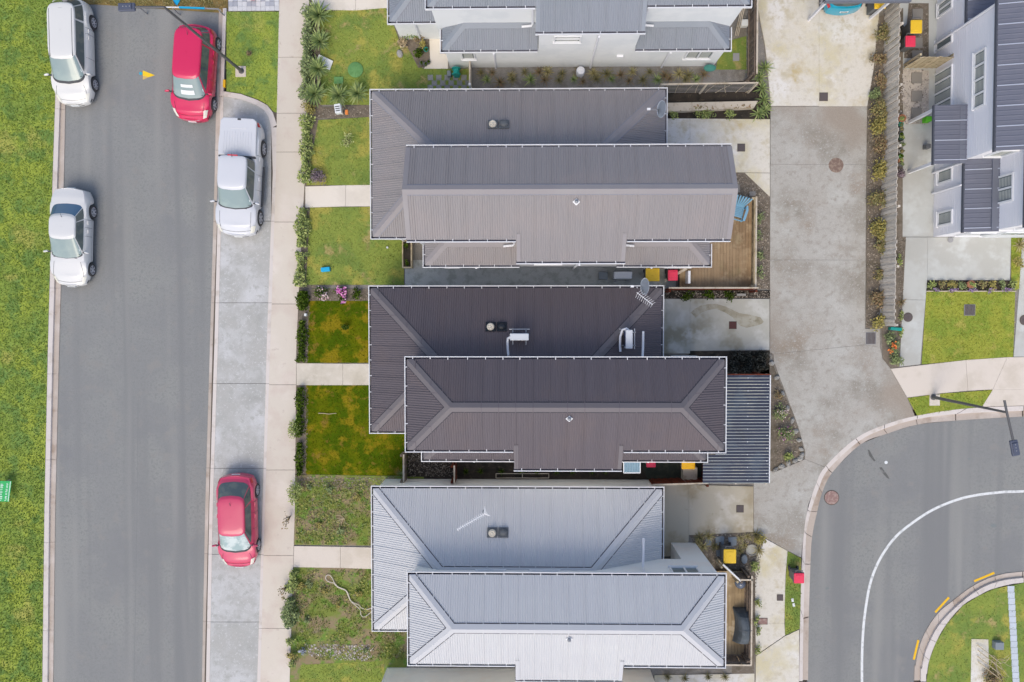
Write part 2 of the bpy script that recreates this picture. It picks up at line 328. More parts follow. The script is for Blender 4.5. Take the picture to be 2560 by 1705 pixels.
# ---------------------------------------------------------------- ground cover and plants
def in_poly(x, y, poly):
    r = np.zeros(len(x), bool); n = len(poly); j = n - 1
    for i in range(n):
        xi, yi, xj, yj = poly[i][0], poly[i][1], poly[j][0], poly[j][1]
        c = ((yi > y) != (yj > y)) & (x < (xj - xi) * (y - yi) / ((yj - yi) or 1e-9) + xi)
        r ^= c; j = i
    return r
NR = np.random.RandomState(11)
def scatter_pts(poly, dens):
    a = np.array([(q[0], q[1]) for q in poly]); lo, hi = a.min(0), a.max(0)
    n = int(np.prod(hi - lo) * dens); p = NR.rand(n, 2) * (hi - lo) + lo
    return p[in_poly(p[:, 0], p[:, 1], poly)]
def mesh_np(name, V, nper, mat):
    """V: (n, nper, 3), every group of nper points is one face"""
    n = len(V); me = bpy.data.meshes.new(name)
    me.vertices.add(n * nper); me.vertices.foreach_set('co', np.ascontiguousarray(V, np.float32).ravel())
    me.loops.add(n * nper); me.loops.foreach_set('vertex_index', np.arange(n * nper, dtype=np.int32))
    me.polygons.add(n); me.polygons.foreach_set('loop_start', np.arange(0, n * nper, nper, dtype=np.int32))
    me.materials.append(mat); me.update(calc_edges=True); me.validate(); return me
def tri_blades(p, z, h, w):
    n = len(p); a = NR.rand(n) * 2 * np.pi; hh = h * (.6 + .8 * NR.rand(n)); lean = hh * (.3 + .6 * NR.rand(n)); la = NR.rand(n) * 2 * np.pi
    dx, dy = np.cos(a) * w / 2, np.sin(a) * w / 2; zz = np.full(n, z)
    A = np.stack([p[:, 0] - dx, p[:, 1] - dy, zz], 1); B = np.stack([p[:, 0] + dx, p[:, 1] + dy, zz], 1)
    Cc = np.stack([p[:, 0] + np.cos(la) * lean, p[:, 1] + np.sin(la) * lean, zz + hh], 1)
    return np.stack([A, B, Cc], 1)
def clumpy(p, scale, cut, seed):
    """keep the points that fall in patches"""
    r = np.random.RandomState(seed); c = r.rand(int(scale), 2) * (p.max(0) - p.min(0)) + p.min(0)
    d = np.sqrt(((p[:, None, :] - c[None]) ** 2).sum(2)).min(1)
    return p[d < cut]
def grass(poly, z, ground, blades, label_name='lawn', dens=260, h=.045, w=.03, edge=None):
    """a lawn: one ground sheet (setting) and its blades (stuff)"""
    g = MB().sheet(poly, z).build(label_name, ground); tag(g, kind='structure')
    p = scatter_pts(poly, dens * 1.4); p = p + NR.randn(*p.shape) * .03
    b = link('grass', mesh_np('grass', tri_blades(p, z, h, w), 3, blades)); tag(b, 'short grass growing on the ' + label_name.replace('_', ' '), 'grass', kind='stuff')
    return g
def chips_on(poly, z, dens, size, mat, name='bark_chips', label='loose bark chips lying on the garden bed', patch=None):
    if mat is chips: dens, size = dens * 2.2, size * .55
    p = scatter_pts(poly, dens)
    if patch: p = clumpy(p, *patch)
    n = len(p)
    if n == 0: return
    a = NR.rand(n) * np.pi; l = size * (.5 + NR.rand(n)); w = l * (.3 + .4 * NR.rand(n)); t = (NR.rand(n) - .5) * .03
    ux, uy = np.cos(a) * l / 2, np.sin(a) * l / 2; vx, vy = -np.sin(a) * w / 2, np.cos(a) * w / 2; zz = z + .012 + .02 * NR.rand(n)
    q = [np.stack([p[:, 0] + su * ux + sv * vx, p[:, 1] + su * uy + sv * vy, zz + su * t], 1) for su, sv in ((-1,-1),(1,-1),(1,1),(-1,1))]
    return tag(link(name, mesh_np(name, np.stack(q, 1), 4, mat)), label, name.split('_')[-1], kind='stuff')
def leaf_quads(pos, size, up=.55, asp=.55):
    n = len(pos); nrm = NR.randn(n, 3); nrm[:, 2] = np.abs(nrm[:, 2]) + up; nrm /= np.linalg.norm(nrm, axis=1)[:, None]
    t = np.cross(nrm, NR.randn(n, 3)); t /= np.linalg.norm(t, axis=1)[:, None] + 1e-9; b = np.cross(nrm, t)
    s = size * (.6 + .8 * NR.rand(n))[:, None]
    return np.stack([pos - t * s / 2, pos - b * s * asp / 2, pos + t * s / 2, pos + b * s * asp / 2], 1)
def crown_pts(n, rx, ry, h, z0, lumps=7, lump_r=.5):
    c = NR.randn(lumps, 3); c /= np.linalg.norm(c, axis=1)[:, None]; c *= (.35 + .35 * NR.rand(lumps))[:, None]
    c[0] = 0; k = NR.randint(0, lumps, n); d = NR.randn(n, 3); d /= np.linalg.norm(d, axis=1)[:, None]
    r = lump_r * (NR.rand(n) ** .4) * (1 + .25 * NR.randn(n)).clip(.3, 1.6)
    p = c[k] + d * r[:, None]
    p *= np.array([rx, ry, h / 2]) / .95; p[:, 2] += z0 + h / 2
    p[:, 2] = p[:, 2].clip(z0 + .02, None); return p
def stems(h, r, n=5):
    m = MB()
    for i in range(n):
        a = 2 * math.pi * i / n + .4; m.tube([(0, 0, 0), (r*.3*math.cos(a), r*.3*math.sin(a), h*.45), (r*.6*math.cos(a), r*.6*math.sin(a), h*.8)], .018, 5, .008)
    return m
def shrub(px, py, r, h, mat, label, name='shrub', cat='shrub', n=380, leaf=.09, rx=1.0, ry=1.0, group=None, z=0.0, up=.55, flowers=None):
    t = thing(name, label, cat, U(px, py, z), 0, group)
    link('foliage', mesh_np('foliage', leaf_quads(crown_pts(n, r * rx, r * ry, h, .04), leaf, up), 4, mat), t)
    if flowers:
        fm, fn, fs = flowers; q = crown_pts(fn, r * rx * .95, r * ry * .95, h, .08, 6, .42); q[:, 2] = q[:, 2].clip(h * .55, None)
        link('blossom', mesh_np('blossom', leaf_quads(q, fs, 1.2, .9), 4, fm), t)
    stems(h, r).build('stem', bark, t)
    return t
def hedge(p0, p1, width, h, mat, label, z=0.0, n=600, leaf=.1):
    a, b = U(*p0, z), U(*p1, z); L_ = (b - a).length; c = (a + b) / 2; ang = math.atan2(b.y - a.y, b.x - a.x)
    t = thing('hedge', label, 'hedge', c, ang)
    s = NR.rand(n) - .5; wob = .75 + .35 * np.sin(s * L_ * 5 + NR.rand() * 6) + .15 * NR.randn(n)
    th = NR.rand(n) * np.pi; rr = np.sqrt(NR.rand(n))
    pos = np.stack([s * L_, np.cos(th) * width / 2 * rr * wob, np.sin(th) * h * rr * (.8 + .25 * NR.rand(n)) + .03], 1)
    link('foliage', mesh_np('foliage', leaf_quads(pos, leaf), 4, mat), t)
    m = MB()
    for i in range(max(2, int(L_ / .45))):
        x = -L_/2 + (i + .5) * L_ / max(2, int(L_ / .45)); m.tube([(x, 0, 0), (x + .05, .03, h * .7)], .02, 5, .008)
    m.build('stem', bark, t); return t
def rosette_mesh(name, n, length, w, mat, rise=.75, droop=.5, seed=0):
    r = random.Random(seed); m = MB()
    for i in range(n):
        a = 2 * math.pi * (i * .381966 + .02 * r.random()); el = rise * (.15 + .85 * ((i + .5) / n)) ; l = length * (.75 + .4 * r.random())
        d = Vector((math.cos(a), math.sin(a), 0)); s = Vector((-math.sin(a), math.cos(a), 0)); pts = []
        for k in range(5):
            f = k / 4; ww = w * (.5 + 1.2 * f * (1 - f) * 2) * (1 - f ** 4 * .95)
            q = d * (l * f * math.cos(el * 1.3)) + Vector((0, 0, l * (math.sin(el * 1.3) * f - droop * f * f * .5 * math.cos(el))))
            pts.append([q - s * ww / 2, q + Vector((0, 0, -.006)), q + s * ww / 2])
        m.grid(pts)
    return m.mesh(name, mat)
YUCCA = None
def yucca(px, py, label, scale=1.0, rz=0.0, group='spiky yucca plants in the front garden', mat=None, hgt=.5):
    global YUCCA
    if YUCCA is None: YUCCA = rosette_mesh('leaf_rosette', 64, .66, .07, leaf_yucca, 1.0, .45, 3)
    t = thing('yucca', label, 'yucca', U(px, py, 0), rz, group)
    o = link('leaf_rosette', YUCCA, t, (0, 0, hgt * .6)); o.scale = (scale,) * 3
    m = MB().tube([(0, 0, 0), (.02, 0, hgt * .35), (0, .01, hgt * .62)], .07, 8, .05); m.build('trunk', bark, t); return t
TUFT = {}
def tuft(px, py, mat, label, scale=1.0, group=None, name='flax_tuft', cat='flax', n=26, z=0.0):
    key = mat.name
    if key not in TUFT: TUFT[key] = rosette_mesh('leaf_clump', n, .42, .035, mat, 1.1, .8, len(TUFT))
    o = link(name, TUFT[key], None, U(px, py, z) + Vector((0, 0, .02)), rng.random() * 6); o.scale = (scale,) * 3
    return tag(o, label, cat, group)

# ---------------------------------------------------------------- fences
def fence(name, label, a, b, h, mat, board=.15, gap=.004, rail=None, posts=2.4, side=1, z=0.0, thick=.02, lap=.011, cap=None, rails=2, part='paling', capw=(-.03, .04)):
    """upright palings one by one between world points a and b"""
    a = Vector((a[0], a[1], 0)); b = Vector((b[0], b[1], 0)); L_ = (b - a).length; ang = math.atan2(b.y - a.y, b.x - a.x)
    t = thing(name, label, 'fence' if 'gate' not in name else 'gate', (a.x, a.y, z), ang)
    n = max(1, round(L_ / board)); w = L_ / n
    me = MB().box(-w/2 + gap/2, w/2 - gap/2, -thick/2, thick/2, 0.02, h).mesh(part, mat)
    for i in range(n):
        o = link(part, me, t, ((i + .5) * w, (lap if i % 2 else -lap) / 1.0, 0)); o.rotation_euler = (rng.uniform(-.012, .012), rng.uniform(-.006, .006), rng.uniform(-.03, .03)); o.scale = (1, 1, 1 + rng.uniform(-.012, .012))
    rm = rail or mat
    for k in range(rails):
        zz = h * (.18 + .64 * k / max(1, rails - 1)); MB().box(0, L_, side * (thick/2 + lap) , side * (thick/2 + lap + .045), zz, zz + .09).build('rail', rm, t)
    pm = MB().box(-.045, .045, .085 if side > 0 else -.175, .175 if side > 0 else -.085, 0, h - .04).mesh('post', rm)
    k = max(1, int(L_ / posts))
    for i in range(k + 1): link('post', pm, t, (min(max(i * L_ / k, .06), L_ - .06), 0, 0))
    if cap: MB().box(-.01, L_ + .01, capw[0], capw[1], h + .012, h + .035).build('capping', cap, t)
    return t

# ---------------------------------------------------------------- corrugated roofs
def corr_slope(m, org, ud, vd, ulen, v0f, v1f, tan, pitch=.094, amp=.022):
    """ribbed sheet: u runs along the eave, v in plan away from it"""
    org = Vector(org); ud = Vector(ud); vd = Vector(vd); prof = ((0, 0), (.5, 0), (.62, 1), (.88, 1)); us = [(0.0, 0)]
    k = 0
    while k * pitch < ulen:
        us += [((k + f) * pitch, hgt) for f, hgt in prof if (k + f) * pitch < ulen and (k + f) > 0]; k += 1
    us.append((ulen, 0)); lo = []; hi = []
    for u, hgt in us:
        ri = int(u / pitch + 1e-6); jit = random.Random(ri * 31 + int(ulen * 100)).uniform(.75, 1.2) * (1.6 if ri % 7 == 3 else 1.0)
        v0, v1 = v0f(u), max(v0f(u) + .001, v1f(u)); dz = Vector((0, 0, hgt * amp * jit))
        lo.append(org + ud * u + vd * v0 + Vector((0, 0, v0 * tan)) + dz); hi.append(org + ud * u + vd * v1 + Vector((0, 0, v1 * tan)) + dz)
    m.grid([lo, hi] if ud.cross(vd).z > 0 and False else [hi, lo] if ud.cross(vd).z < 0 else [lo, hi])
def cap_strip(m, a, b, na, nb, w, tan_drop, lift=.03):
    """folded flashing along a ridge or hip; na, nb: plan directions down each side"""
    a = Vector(a) + Vector((0, 0, lift)); b = Vector(b) + Vector((0, 0, lift))
    for nn in (na, nb):
        nn = Vector(nn); d = nn * w - Vector((0, 0, w * tan_drop)); e = (d - Vector((0, 0, .03)))
        m.add([a, b, b + d, a + d, a + e, b + e], [(0, 1, 2, 3), (3, 2, 5, 4)])
def edge_line(m, p, q, nn, tan_n):  # thin strip beside a cap, its edge shadow put in as colour
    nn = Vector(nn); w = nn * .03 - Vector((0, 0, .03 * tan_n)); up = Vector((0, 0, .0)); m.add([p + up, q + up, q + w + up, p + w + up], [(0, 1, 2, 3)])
def gutter(roof, segs, z, chan, gname='gutter'):
    """segs: (x0,y0,x1,y1,nx,ny), outer line of the gutter; nx,ny points outward"""
    lip = MB(); ch = MB(); br = MB()
    for x0, y0, x1, y1, nx, ny in segs:
        a = Vector((x0, y0, 0)); b = Vector((x1, y1, 0)); d = (b - a); L_ = d.length; d.normalize(); n_ = Vector((nx, ny, 0))
        lip.beam(a - n_ * .017 + Vector((0, 0, z - .05)), b - n_ * .017 + Vector((0, 0, z - .05)), .03, .13)
        ch.beam(a - n_ * .10 + Vector((0, 0, z - .1)), b - n_ * .10 + Vector((0, 0, z - .1)), .11, .03)
        k = max(1, round(L_ / .72))
        for i in range(k):
            c = a + d * ((i + .5) * L_ / k + rng.uniform(-.05, .05)) - n_ * .085 + Vector((0, 0, z + .012))
            br.obox(c, .028 if abs(nx) < .5 else .09, .09 if abs(nx) < .5 else .028, .012)
    g = lip.build(gname, white_trim, roof)
    ch.build('gutter_channel', chan, roof); o = br.build('gutter_bracket', white_trim, roof); tag(o, kind='stuff')
    return g
TAN = math.tan(R(29))
def chan_edge_shade(chan): return seam if chan is channel and False else (seam if chan.name == 'gutter_channel' else edge_shade_pale)
def hip_roof(name, parent, x0, x1, y0, y1, z, mat, capm, chan, gable=False, bump=None, gutters=None, tan=TAN, capw=.18, sides='SNWE'):
    """rect = outer gutter line; bump = (xa, xb, ext) carries the south slope further down"""
    gi = .1; X0, X1, Y0, Y1 = (x0 + (0.02 if gable else gi), x1 - (0.02 if gable else gi), y0 + gi, y1 - gi); half = (Y1 - Y0) / 2; lx = X1 - X0; m = MB()
    lim = (lambda u: half) if gable else (lambda u: max(0, min(half, u, lx - u)))
    v0 = (lambda u: (-bump[2] if bump[0] - X0 <= u <= bump[1] - X0 else 0)) if bump else (lambda u: 0)
    if 'S' in sides: corr_slope(m, (X0, Y0, z), (1, 0, 0), (0, 1, 0), lx, v0, lim, tan)
    if 'N' in sides: corr_slope(m, (X0, Y1, z), (1, 0, 0), (0, -1, 0), lx, lambda u: 0, lim, tan)
    if not gable:
        ly = Y1 - Y0; limy = lambda u: max(0, min(u, ly - u))
        if 'W' in sides: corr_slope(m, (X0, Y0, z), (0, 1, 0), (1, 0, 0), ly, lambda u: 0, limy, tan)
        if 'E' in sides: corr_slope(m, (X1, Y0, z), (0, 1, 0), (-1, 0, 0), ly, lambda u: 0, limy, tan)
    roof = m.build(name, mat, parent)
    cm = MB(); zr = z + half * tan; ym = (Y0 + Y1) / 2; s2 = math.sqrt(.5)
    rx0, rx1 = (X0, X1) if gable else (X0 + half, X1 - half)
    cap_strip(cm, (rx0, ym, zr), (rx1, ym, zr), (0, -1, 0), (0, 1, 0), capw, tan, .037)
    cm.build('ridge_cap', capm, roof)
    for sg in (-1, 1):
        d_ = Vector((0, sg, 0)) * capw - Vector((0, 0, capw * tan)); em = MB(); edge_line(em, Vector((rx0, ym, zr + .026)) + d_, Vector((rx1, ym, zr + .026)) + d_, (0, sg, 0), tan); em.build('cap_edge_shade', chan_edge_shade(chan), roof)
    if not gable:
        for (ex, ey, rx) in ((X0, Y0, rx0), (X0, Y1, rx0), (X1, Y0, rx1), (X1, Y1, rx1)):
            if (ex == X0 and 'W' not in sides) or (ex == X1 and 'E' not in sides): continue
            sx = 1 if ex == X0 else -1; sy = 1 if ey == Y0 else -1; hm = MB()
            a = Vector((ex, ey, z)); b = Vector((rx, ym, zr)); w = capw * .95
            # the two faces beside a hip: the one facing along y and the one facing along x
            for nn, dn in ((Vector((sx, -sy, 0)) * s2, None), (Vector((-sx, sy, 0)) * s2, None)):
                drop = w * s2 * tan; a1 = a + Vector((0, 0, .03)); b1 = b + Vector((0, 0, .03))
                d = nn * w - Vector((0, 0, drop)); st = (b - a).normalized() * (w * 1.1)
                E = b1 + d
                if nn.x * sx < 0: E = E - Vector((sx, sy, tan)) * (s2 * w)          # the end facet: both caps meet on its centre line
                else: E = E - Vector((sx, sy, tan)) * (s2 * w * .25)
                em = MB(); edge_line(em, a1 + d + st - Vector((0, 0, .004)), E - Vector((0, 0, .004)), nn, s2 * tan); em.build('cap_edge_shade', chan_edge_shade(chan), roof)
                hm.add([a1 + st * .15, b1, E, a1 + d + st, a1 + d + st - Vector((0, 0, .03)), E - Vector((0, 0, .03))], [(0, 1, 2, 3), (3, 2, 5, 4)])
            hm.build('hip_cap', capm, roof)
    else:
        for ex, sx in ((X0, 1), (X1, -1)):
            bm_ = MB()
            for ey, sy in ((Y0, 1), (Y1, -1)):
                e0 = -bump[2] if False else 0
                a = Vector((ex, ey + e0, z + .03)); b = Vector((ex, ym, zr + .03)); w = Vector((sx * .16, 0, 0)); o = Vector((-sx * .03, 0, 0)); dn = Vector((0, 0, -.16))
                bm_.add([a + o, b + o, b + w, a + w, a + o + dn, b + o + dn], [(0, 1, 2, 3), (0, 1, 5, 4)])
            bm_.build('barge_flashing', capm, roof)
    if bump:
        xa, xb, ext = bump
        for ex, sx in ((xa, 1), (xb, -1)):
            fm = MB()
            a = Vector((ex, Y0 - ext, z - ext * tan + .035)); b = Vector((ex, Y0 + .22, z + .22 * tan + .035)); w = Vector((sx * .16, 0, 0)); dn = Vector((0, 0, -.14))
            fm.add([a, b, b + w, a + w, a + dn, b + dn], [(0, 1, 2, 3), (0, 1, 5, 4)])
            fm.build('barge_flashing', capm, roof)
    segs = []
    if 'S' in sides:
        if bump: segs += [(x0, y0, bump[0] - .03, y0, 0, -1), (bump[1] + .03, y0, x1, y0, 0, -1)]
        else: segs += [(x0, y0, x1, y0, 0, -1)]
    if 'N' in sides: segs += [(x0, y1, x1, y1, 0, 1)]
    if not gable:
        if 'W' in sides: segs += [(x0, y0 + .046, x0, y1 - .046, -1, 0)]
        if 'E' in sides: segs += [(x1, y0 + .046, x1, y1 - .046, 1, 0)]
    gutter(roof, segs, z, chan)
    if bump: gutter(roof, [(bump[0] - .02, y0 - bump[2], bump[1] + .02, y0 - bump[2], 0, -1)], z - bump[2] * tan, chan)
    return roof, zr

def window_on(parent, plane, val, u0, u1, z0, z1, out, blinds=0, mull=(), frame_w=.06, dark=False, hbar=None):
    """window in a wall plane ('x' or 'y' = val), out = +1/-1 the way it faces; > pane, blind"""
    def put(u, o, z): return (val + out * o, u, z) if plane == 'x' else (u, val + out * o, z)
    def bx(m, ua, ub, oa, ob, za, zb):
        if plane == 'x': m.box(min(val+out*oa, val+out*ob), max(val+out*oa, val+out*ob), ua, ub, za, zb)
        else: m.box(ua, ub, min(val+out*oa, val+out*ob), max(val+out*oa, val+out*ob), za, zb)
    f = MB(); w = frame_w
    bx(f, u0, u0 + w, .004, .07, z0, z1); bx(f, u1 - w, u1, .004, .07, z0, z1)
    bx(f, u0 + w, u1 - w, .004, .07, z0, z0 + w); bx(f, u0 + w, u1 - w, .004, .07, z1 - w, z1)
    for q in mull: bx(f, q - w/2, q + w/2, .004, .066, z0 + w, z1 - w)
    if hbar: bx(f, u0 + w, u1 - w, .004, .064, hbar - w/2, hbar + w/2)
    fo = f.build('window', frame_white, parent)
    edges = [u0 + w] + [e for q in mull for e in (q - w/2, q + w/2)] + [u1 - w]
    for i in range(0, len(edges), 2):
        g = MB(); bx(g, edges[i], edges[i+1], .003, .02, z0 + w, z1 - w); g.build('pane', glass, fo)
        if blinds:
            bm_ = MB(); k = int((z1 - z0 - 2*w) / blinds)
            for j in range(k):
                zz = z0 + w + (j + .3) * blinds; bx(bm_, edges[i] + .05, edges[i+1] - .05, .0205, .026, zz, zz + blinds * .45)
            bm_.build('blind', blind, fo)
    s = MB(); bx(s, u0 - .03, u1 + .03, .002, .1, z0 - .05, z0 - .003); s.build('window_sill', frame_white, parent)
    return fo

# the two-storey house type of the row, in its own coordinates: origin under the south-west corner of the upper gutter, +x right, +y up the picture
ZU, ZL = 4.95, 2.42
def row_house(px, py, label, mat, capm, chan, wall, gable=False, name='house', z_wall0=-.02, n_windows=True):
    o = U(px, py, ZU); h = thing(name, label, 'house', (o.x, o.y, 0))
    W_, D_ = 12.65, 3.8; B0, B1, BX = 4.32, 8.60, .83
    w = MB(); w.box(.2, W_ - .2, .2, D_ - .2, ZL + .05, ZU - .06)
    w.build('upper_wall', wall, h)
    g = MB(); g.box(.2, 10.4, .2, D_ - .2, z_wall0, ZL + .05); g.box(11.35, W_ - .2, .2, D_ - .2, z_wall0, ZL + .05); g.box(10.4, 11.35, .2, 2.5, z_wall0, ZL + .05)
    g.box(B0 + .13, B1 - .13, -BX + .13, .199, z_wall0, ZU - .62)
    g.box(.31 + .2, B0 + .129, -.70, .198, z_wall0, ZL - .05); g.box(B1 - .129, 12.32, -.70, .198, z_wall0, ZL - .05)
    g.box(-1.71, .199, .57, 6.48, z_wall0, ZL - .05); g.box(.2, 10.42, D_ - .199, 6.479, z_wall0, ZL - .05)
    g.build('wall', wall, h)
    up, zr = hip_roof('upper_roof', h, 0, W_, 0, D_, ZU, mat, capm, chan, gable, (B0, B1, BX))
    if gable:
        ym = D_ / 2
        gm = MB()
        for ex in (.22, W_ - .22):
            gm.add([(ex, .2, ZU - .06), (ex, D_ - .2, ZU - .06), (ex, ym, zr - .12), (ex - .02, .2, ZU - .06), (ex - .02, D_ - .2, ZU - .06), (ex - .02, ym, zr - .12)], [(0, 1, 2), (5, 4, 3)])
        gm.build('gable_wall', wall, h)
    hip_roof('lower_roof', h, -1.91, 10.62, .365, 6.68, ZL, mat, capm, chan)
    # lean-to skirts on the south side, hipped at their free ends
    for k, (xa, xb) in enumerate(((.31, B0 + .1), (B1 - .1, 12.52))):
        m = MB(); Y0 = -.84 + .1; vmax = .2 - Y0 - .003; lx = xb - xa - .1
        X0 = xa + .1 if k == 0 else xa
        lim = (lambda u: max(0, min(vmax, u))) if k == 0 else (lambda u: max(0, min(vmax, lx - u)))
        corr_slope(m, (X0, Y0, ZL), (1, 0, 0), (0, 1, 0), lx, lambda u: 0, lim, TAN)
        if k == 0: corr_slope(m, (X0, Y0, ZL), (0, 1, 0), (1, 0, 0), vmax, lambda u: 0, lambda u: max(0, u), TAN)
        else: corr_slope(m, (xb - .1, Y0, ZL), (0, 1, 0), (-1, 0, 0), vmax, lambda u: 0, lambda u: max(0, u), TAN)
        rf = m.build('skirt_roof', mat, h); hm = MB()
        ex = X0 if k == 0 else xb - .1; sx = 1 if k == 0 else -1; s2 = math.sqrt(.5)
        a = Vector((ex, Y0, ZL + .03)); b = Vector((ex + sx * vmax, Y0 + vmax, ZL + vmax * TAN + .03)); ww = .18
        for nn in (Vector((sx, -1, 0)) * s2, Vector((-sx, 1, 0)) * s2):
            d = nn * ww - Vector((0, 0, ww * s2 * TAN)); st = (b - a).normalized() * ww * 1.1
            hm.add([a + st * .15, b, b + d, a + d + st], [(0, 1, 2, 3)])
        hm.build('hip_cap', capm, rf)
        fl = MB(); xs = (X0 + vmax, xb) if k == 0 else (X0, xb - .1 - vmax)
        z1 = ZL + vmax * TAN; fl.add([(xs[0], Y0 + vmax, z1 + .05), (xs[1], Y0 + vmax, z1 + .05), (xs[1], Y0 + vmax - .2, z1 + .05 - .2 * TAN), (xs[0], Y0 + vmax - .2, z1 + .05 - .2 * TAN)], [(0, 1, 2, 3)])
        fl.build('wall_flashing', capm, rf)
        gutter(rf, [(xa, -.84, B0 + .09, -.84, 0, -1), (xa, -.794, xa, .15, -1, 0)] if k == 0 else [(B1 - .09, -.84, xb, -.84, 0, -1), (xb, -.794, xb, .15, 1, 0)], ZL, chan)
    # downpipes on the south wall, short spouts from the upper gutter on to the skirts and the north roof
    for x, y, zt in ((2.57, -.70, ZL - .1), (6.82, -BX + .13, ZU - .66), (10.0, -.70, ZL - .1)):
        MB().tube([(x, y - .15, zt), (x, y - .05, zt - .15), (x, y - .05, .02)], .045, 8).build('downpipe', pvc, h)
    for x, s in ((B0 - .12, -1), (B1 + .12, 1)):
        MB().tube([(x, .13, ZU - .12), (x, .13, ZL + .62), (x + s * .05, .05, ZL + .60), (x + s * .45, .02, ZL + .58)], .05, 8).build('spout_pipe', pvc, h)
    if not gable: MB().tube([(9.45, D_ - .12, ZU - .12), (9.5, D_ - .1, 3.95), (9.55, D_ + .3, 3.72), (9.6, D_ + .95, 3.42)], .05, 8).build('spout_pipe', pvc, h)
    MB().tube([(-.9, .42, ZL - .1), (-.8, .5, ZL - .3), (-.8, .5, .02)], .045, 8).build('downpipe', pvc, h)
    # windows
    window_on(h, 'y', -BX + .13, 5.05, 6.15, 3.35, 4.05, -1, blinds=.09, hbar=3.72)
    window_on(h, 'y', -.70, 1.15, 1.75, 1.25, 2.2, -1, blinds=.09)
    window_on(h, 'y', -.70, 10.75, 11.9, 1.15, 2.2, -1, blinds=.1, mull=(11.32,))
    if n_windows:
        window_on(h, 'y', D_ - .2, 4.9, 6.1, 4.3, 4.8, 1); window_on(h, 'y', D_ - .2, 2.7, 3.9, 4.3, 4.8, 1)
        window_on(h, 'y', D_ - .2, 10.6, 11.75, 3.7, 4.7, 1, mull=(11.2,))
        window_on(h, 'x', -1.71, 2.3, 4.0, .9, 2.1, -1, mull=(3.1,))
        d = MB().box(10.5, 11.3, 2.503, 2.54, .02, 2.1).build('door', wall_grey, h); MB().box(10.58, 10.62, 2.541, 2.58, .95, 1.1).build('handle', chrome, d)
    return h
def on_roof(h, dx, dy):                    # height of the north slope of the lower roof
    half = (6.58 - .465) / 2; return ZL + min(6.58 - dy, half) * TAN
def roof_vents(h, mat_box, x=3.33, y=4.95):
    """square flashing with a round cap beside a dome light, parts of the house; on the north slope"""
    z = on_roof(h, x, y); ang = Matrix.Rotation(math.atan(-TAN), 3, 'X')
    for k, (dx, col) in enumerate(((0, vent_cap), (.46, mat_box))):
        b = MB().obox((x + dx, y, z + .05), .42, .42, .07, m=ang).build('roof_vent', mat_box, h, bevel=.01)
        m = MB()
        if k == 0: m.lathe([(.15, 0), (.16, .05), (.15, .14), (.11, .18), (.07, .16), (.05, .19), (.02, .2)], (x, y, z + .06), 20)
        else: m.lathe([(.19, 0), (.185, .06), (.15, .12), (.08, .155), (.01, .165)], (x + dx, y, z + .06), 20, 1.0, .85)
        m.build('cap', col, b, smooth=True)
def flue(h, x, y=1.45, col=None):
    z = ZU + (y - .1) * TAN; r45 = Matrix.Rotation(math.atan(TAN), 3, 'X') @ Matrix.Rotation(R(45), 3, 'Z')
    b = MB()
    for q in (-1, 1): b.obox(Vector((x, y, z + .035)) + r45 @ Vector((q * .085, 0, 0)), .035, .2, .02, m=r45); b.obox(Vector((x, y, z + .035)) + r45 @ Vector((0, q * .085, 0)), .135, .035, .02, m=r45)
    b.obox((x, y, z + .03), .14, .14, .015, m=r45); f = b.build('flue_flashing', white_trim, h)
    MB().lathe([(.05, 0), (.05, .12), (.075, .12), (.075, .15), (.03, .19), (.01, .2)], (x, y, z), 14).build('flue_pipe', steel, f, smooth=True)

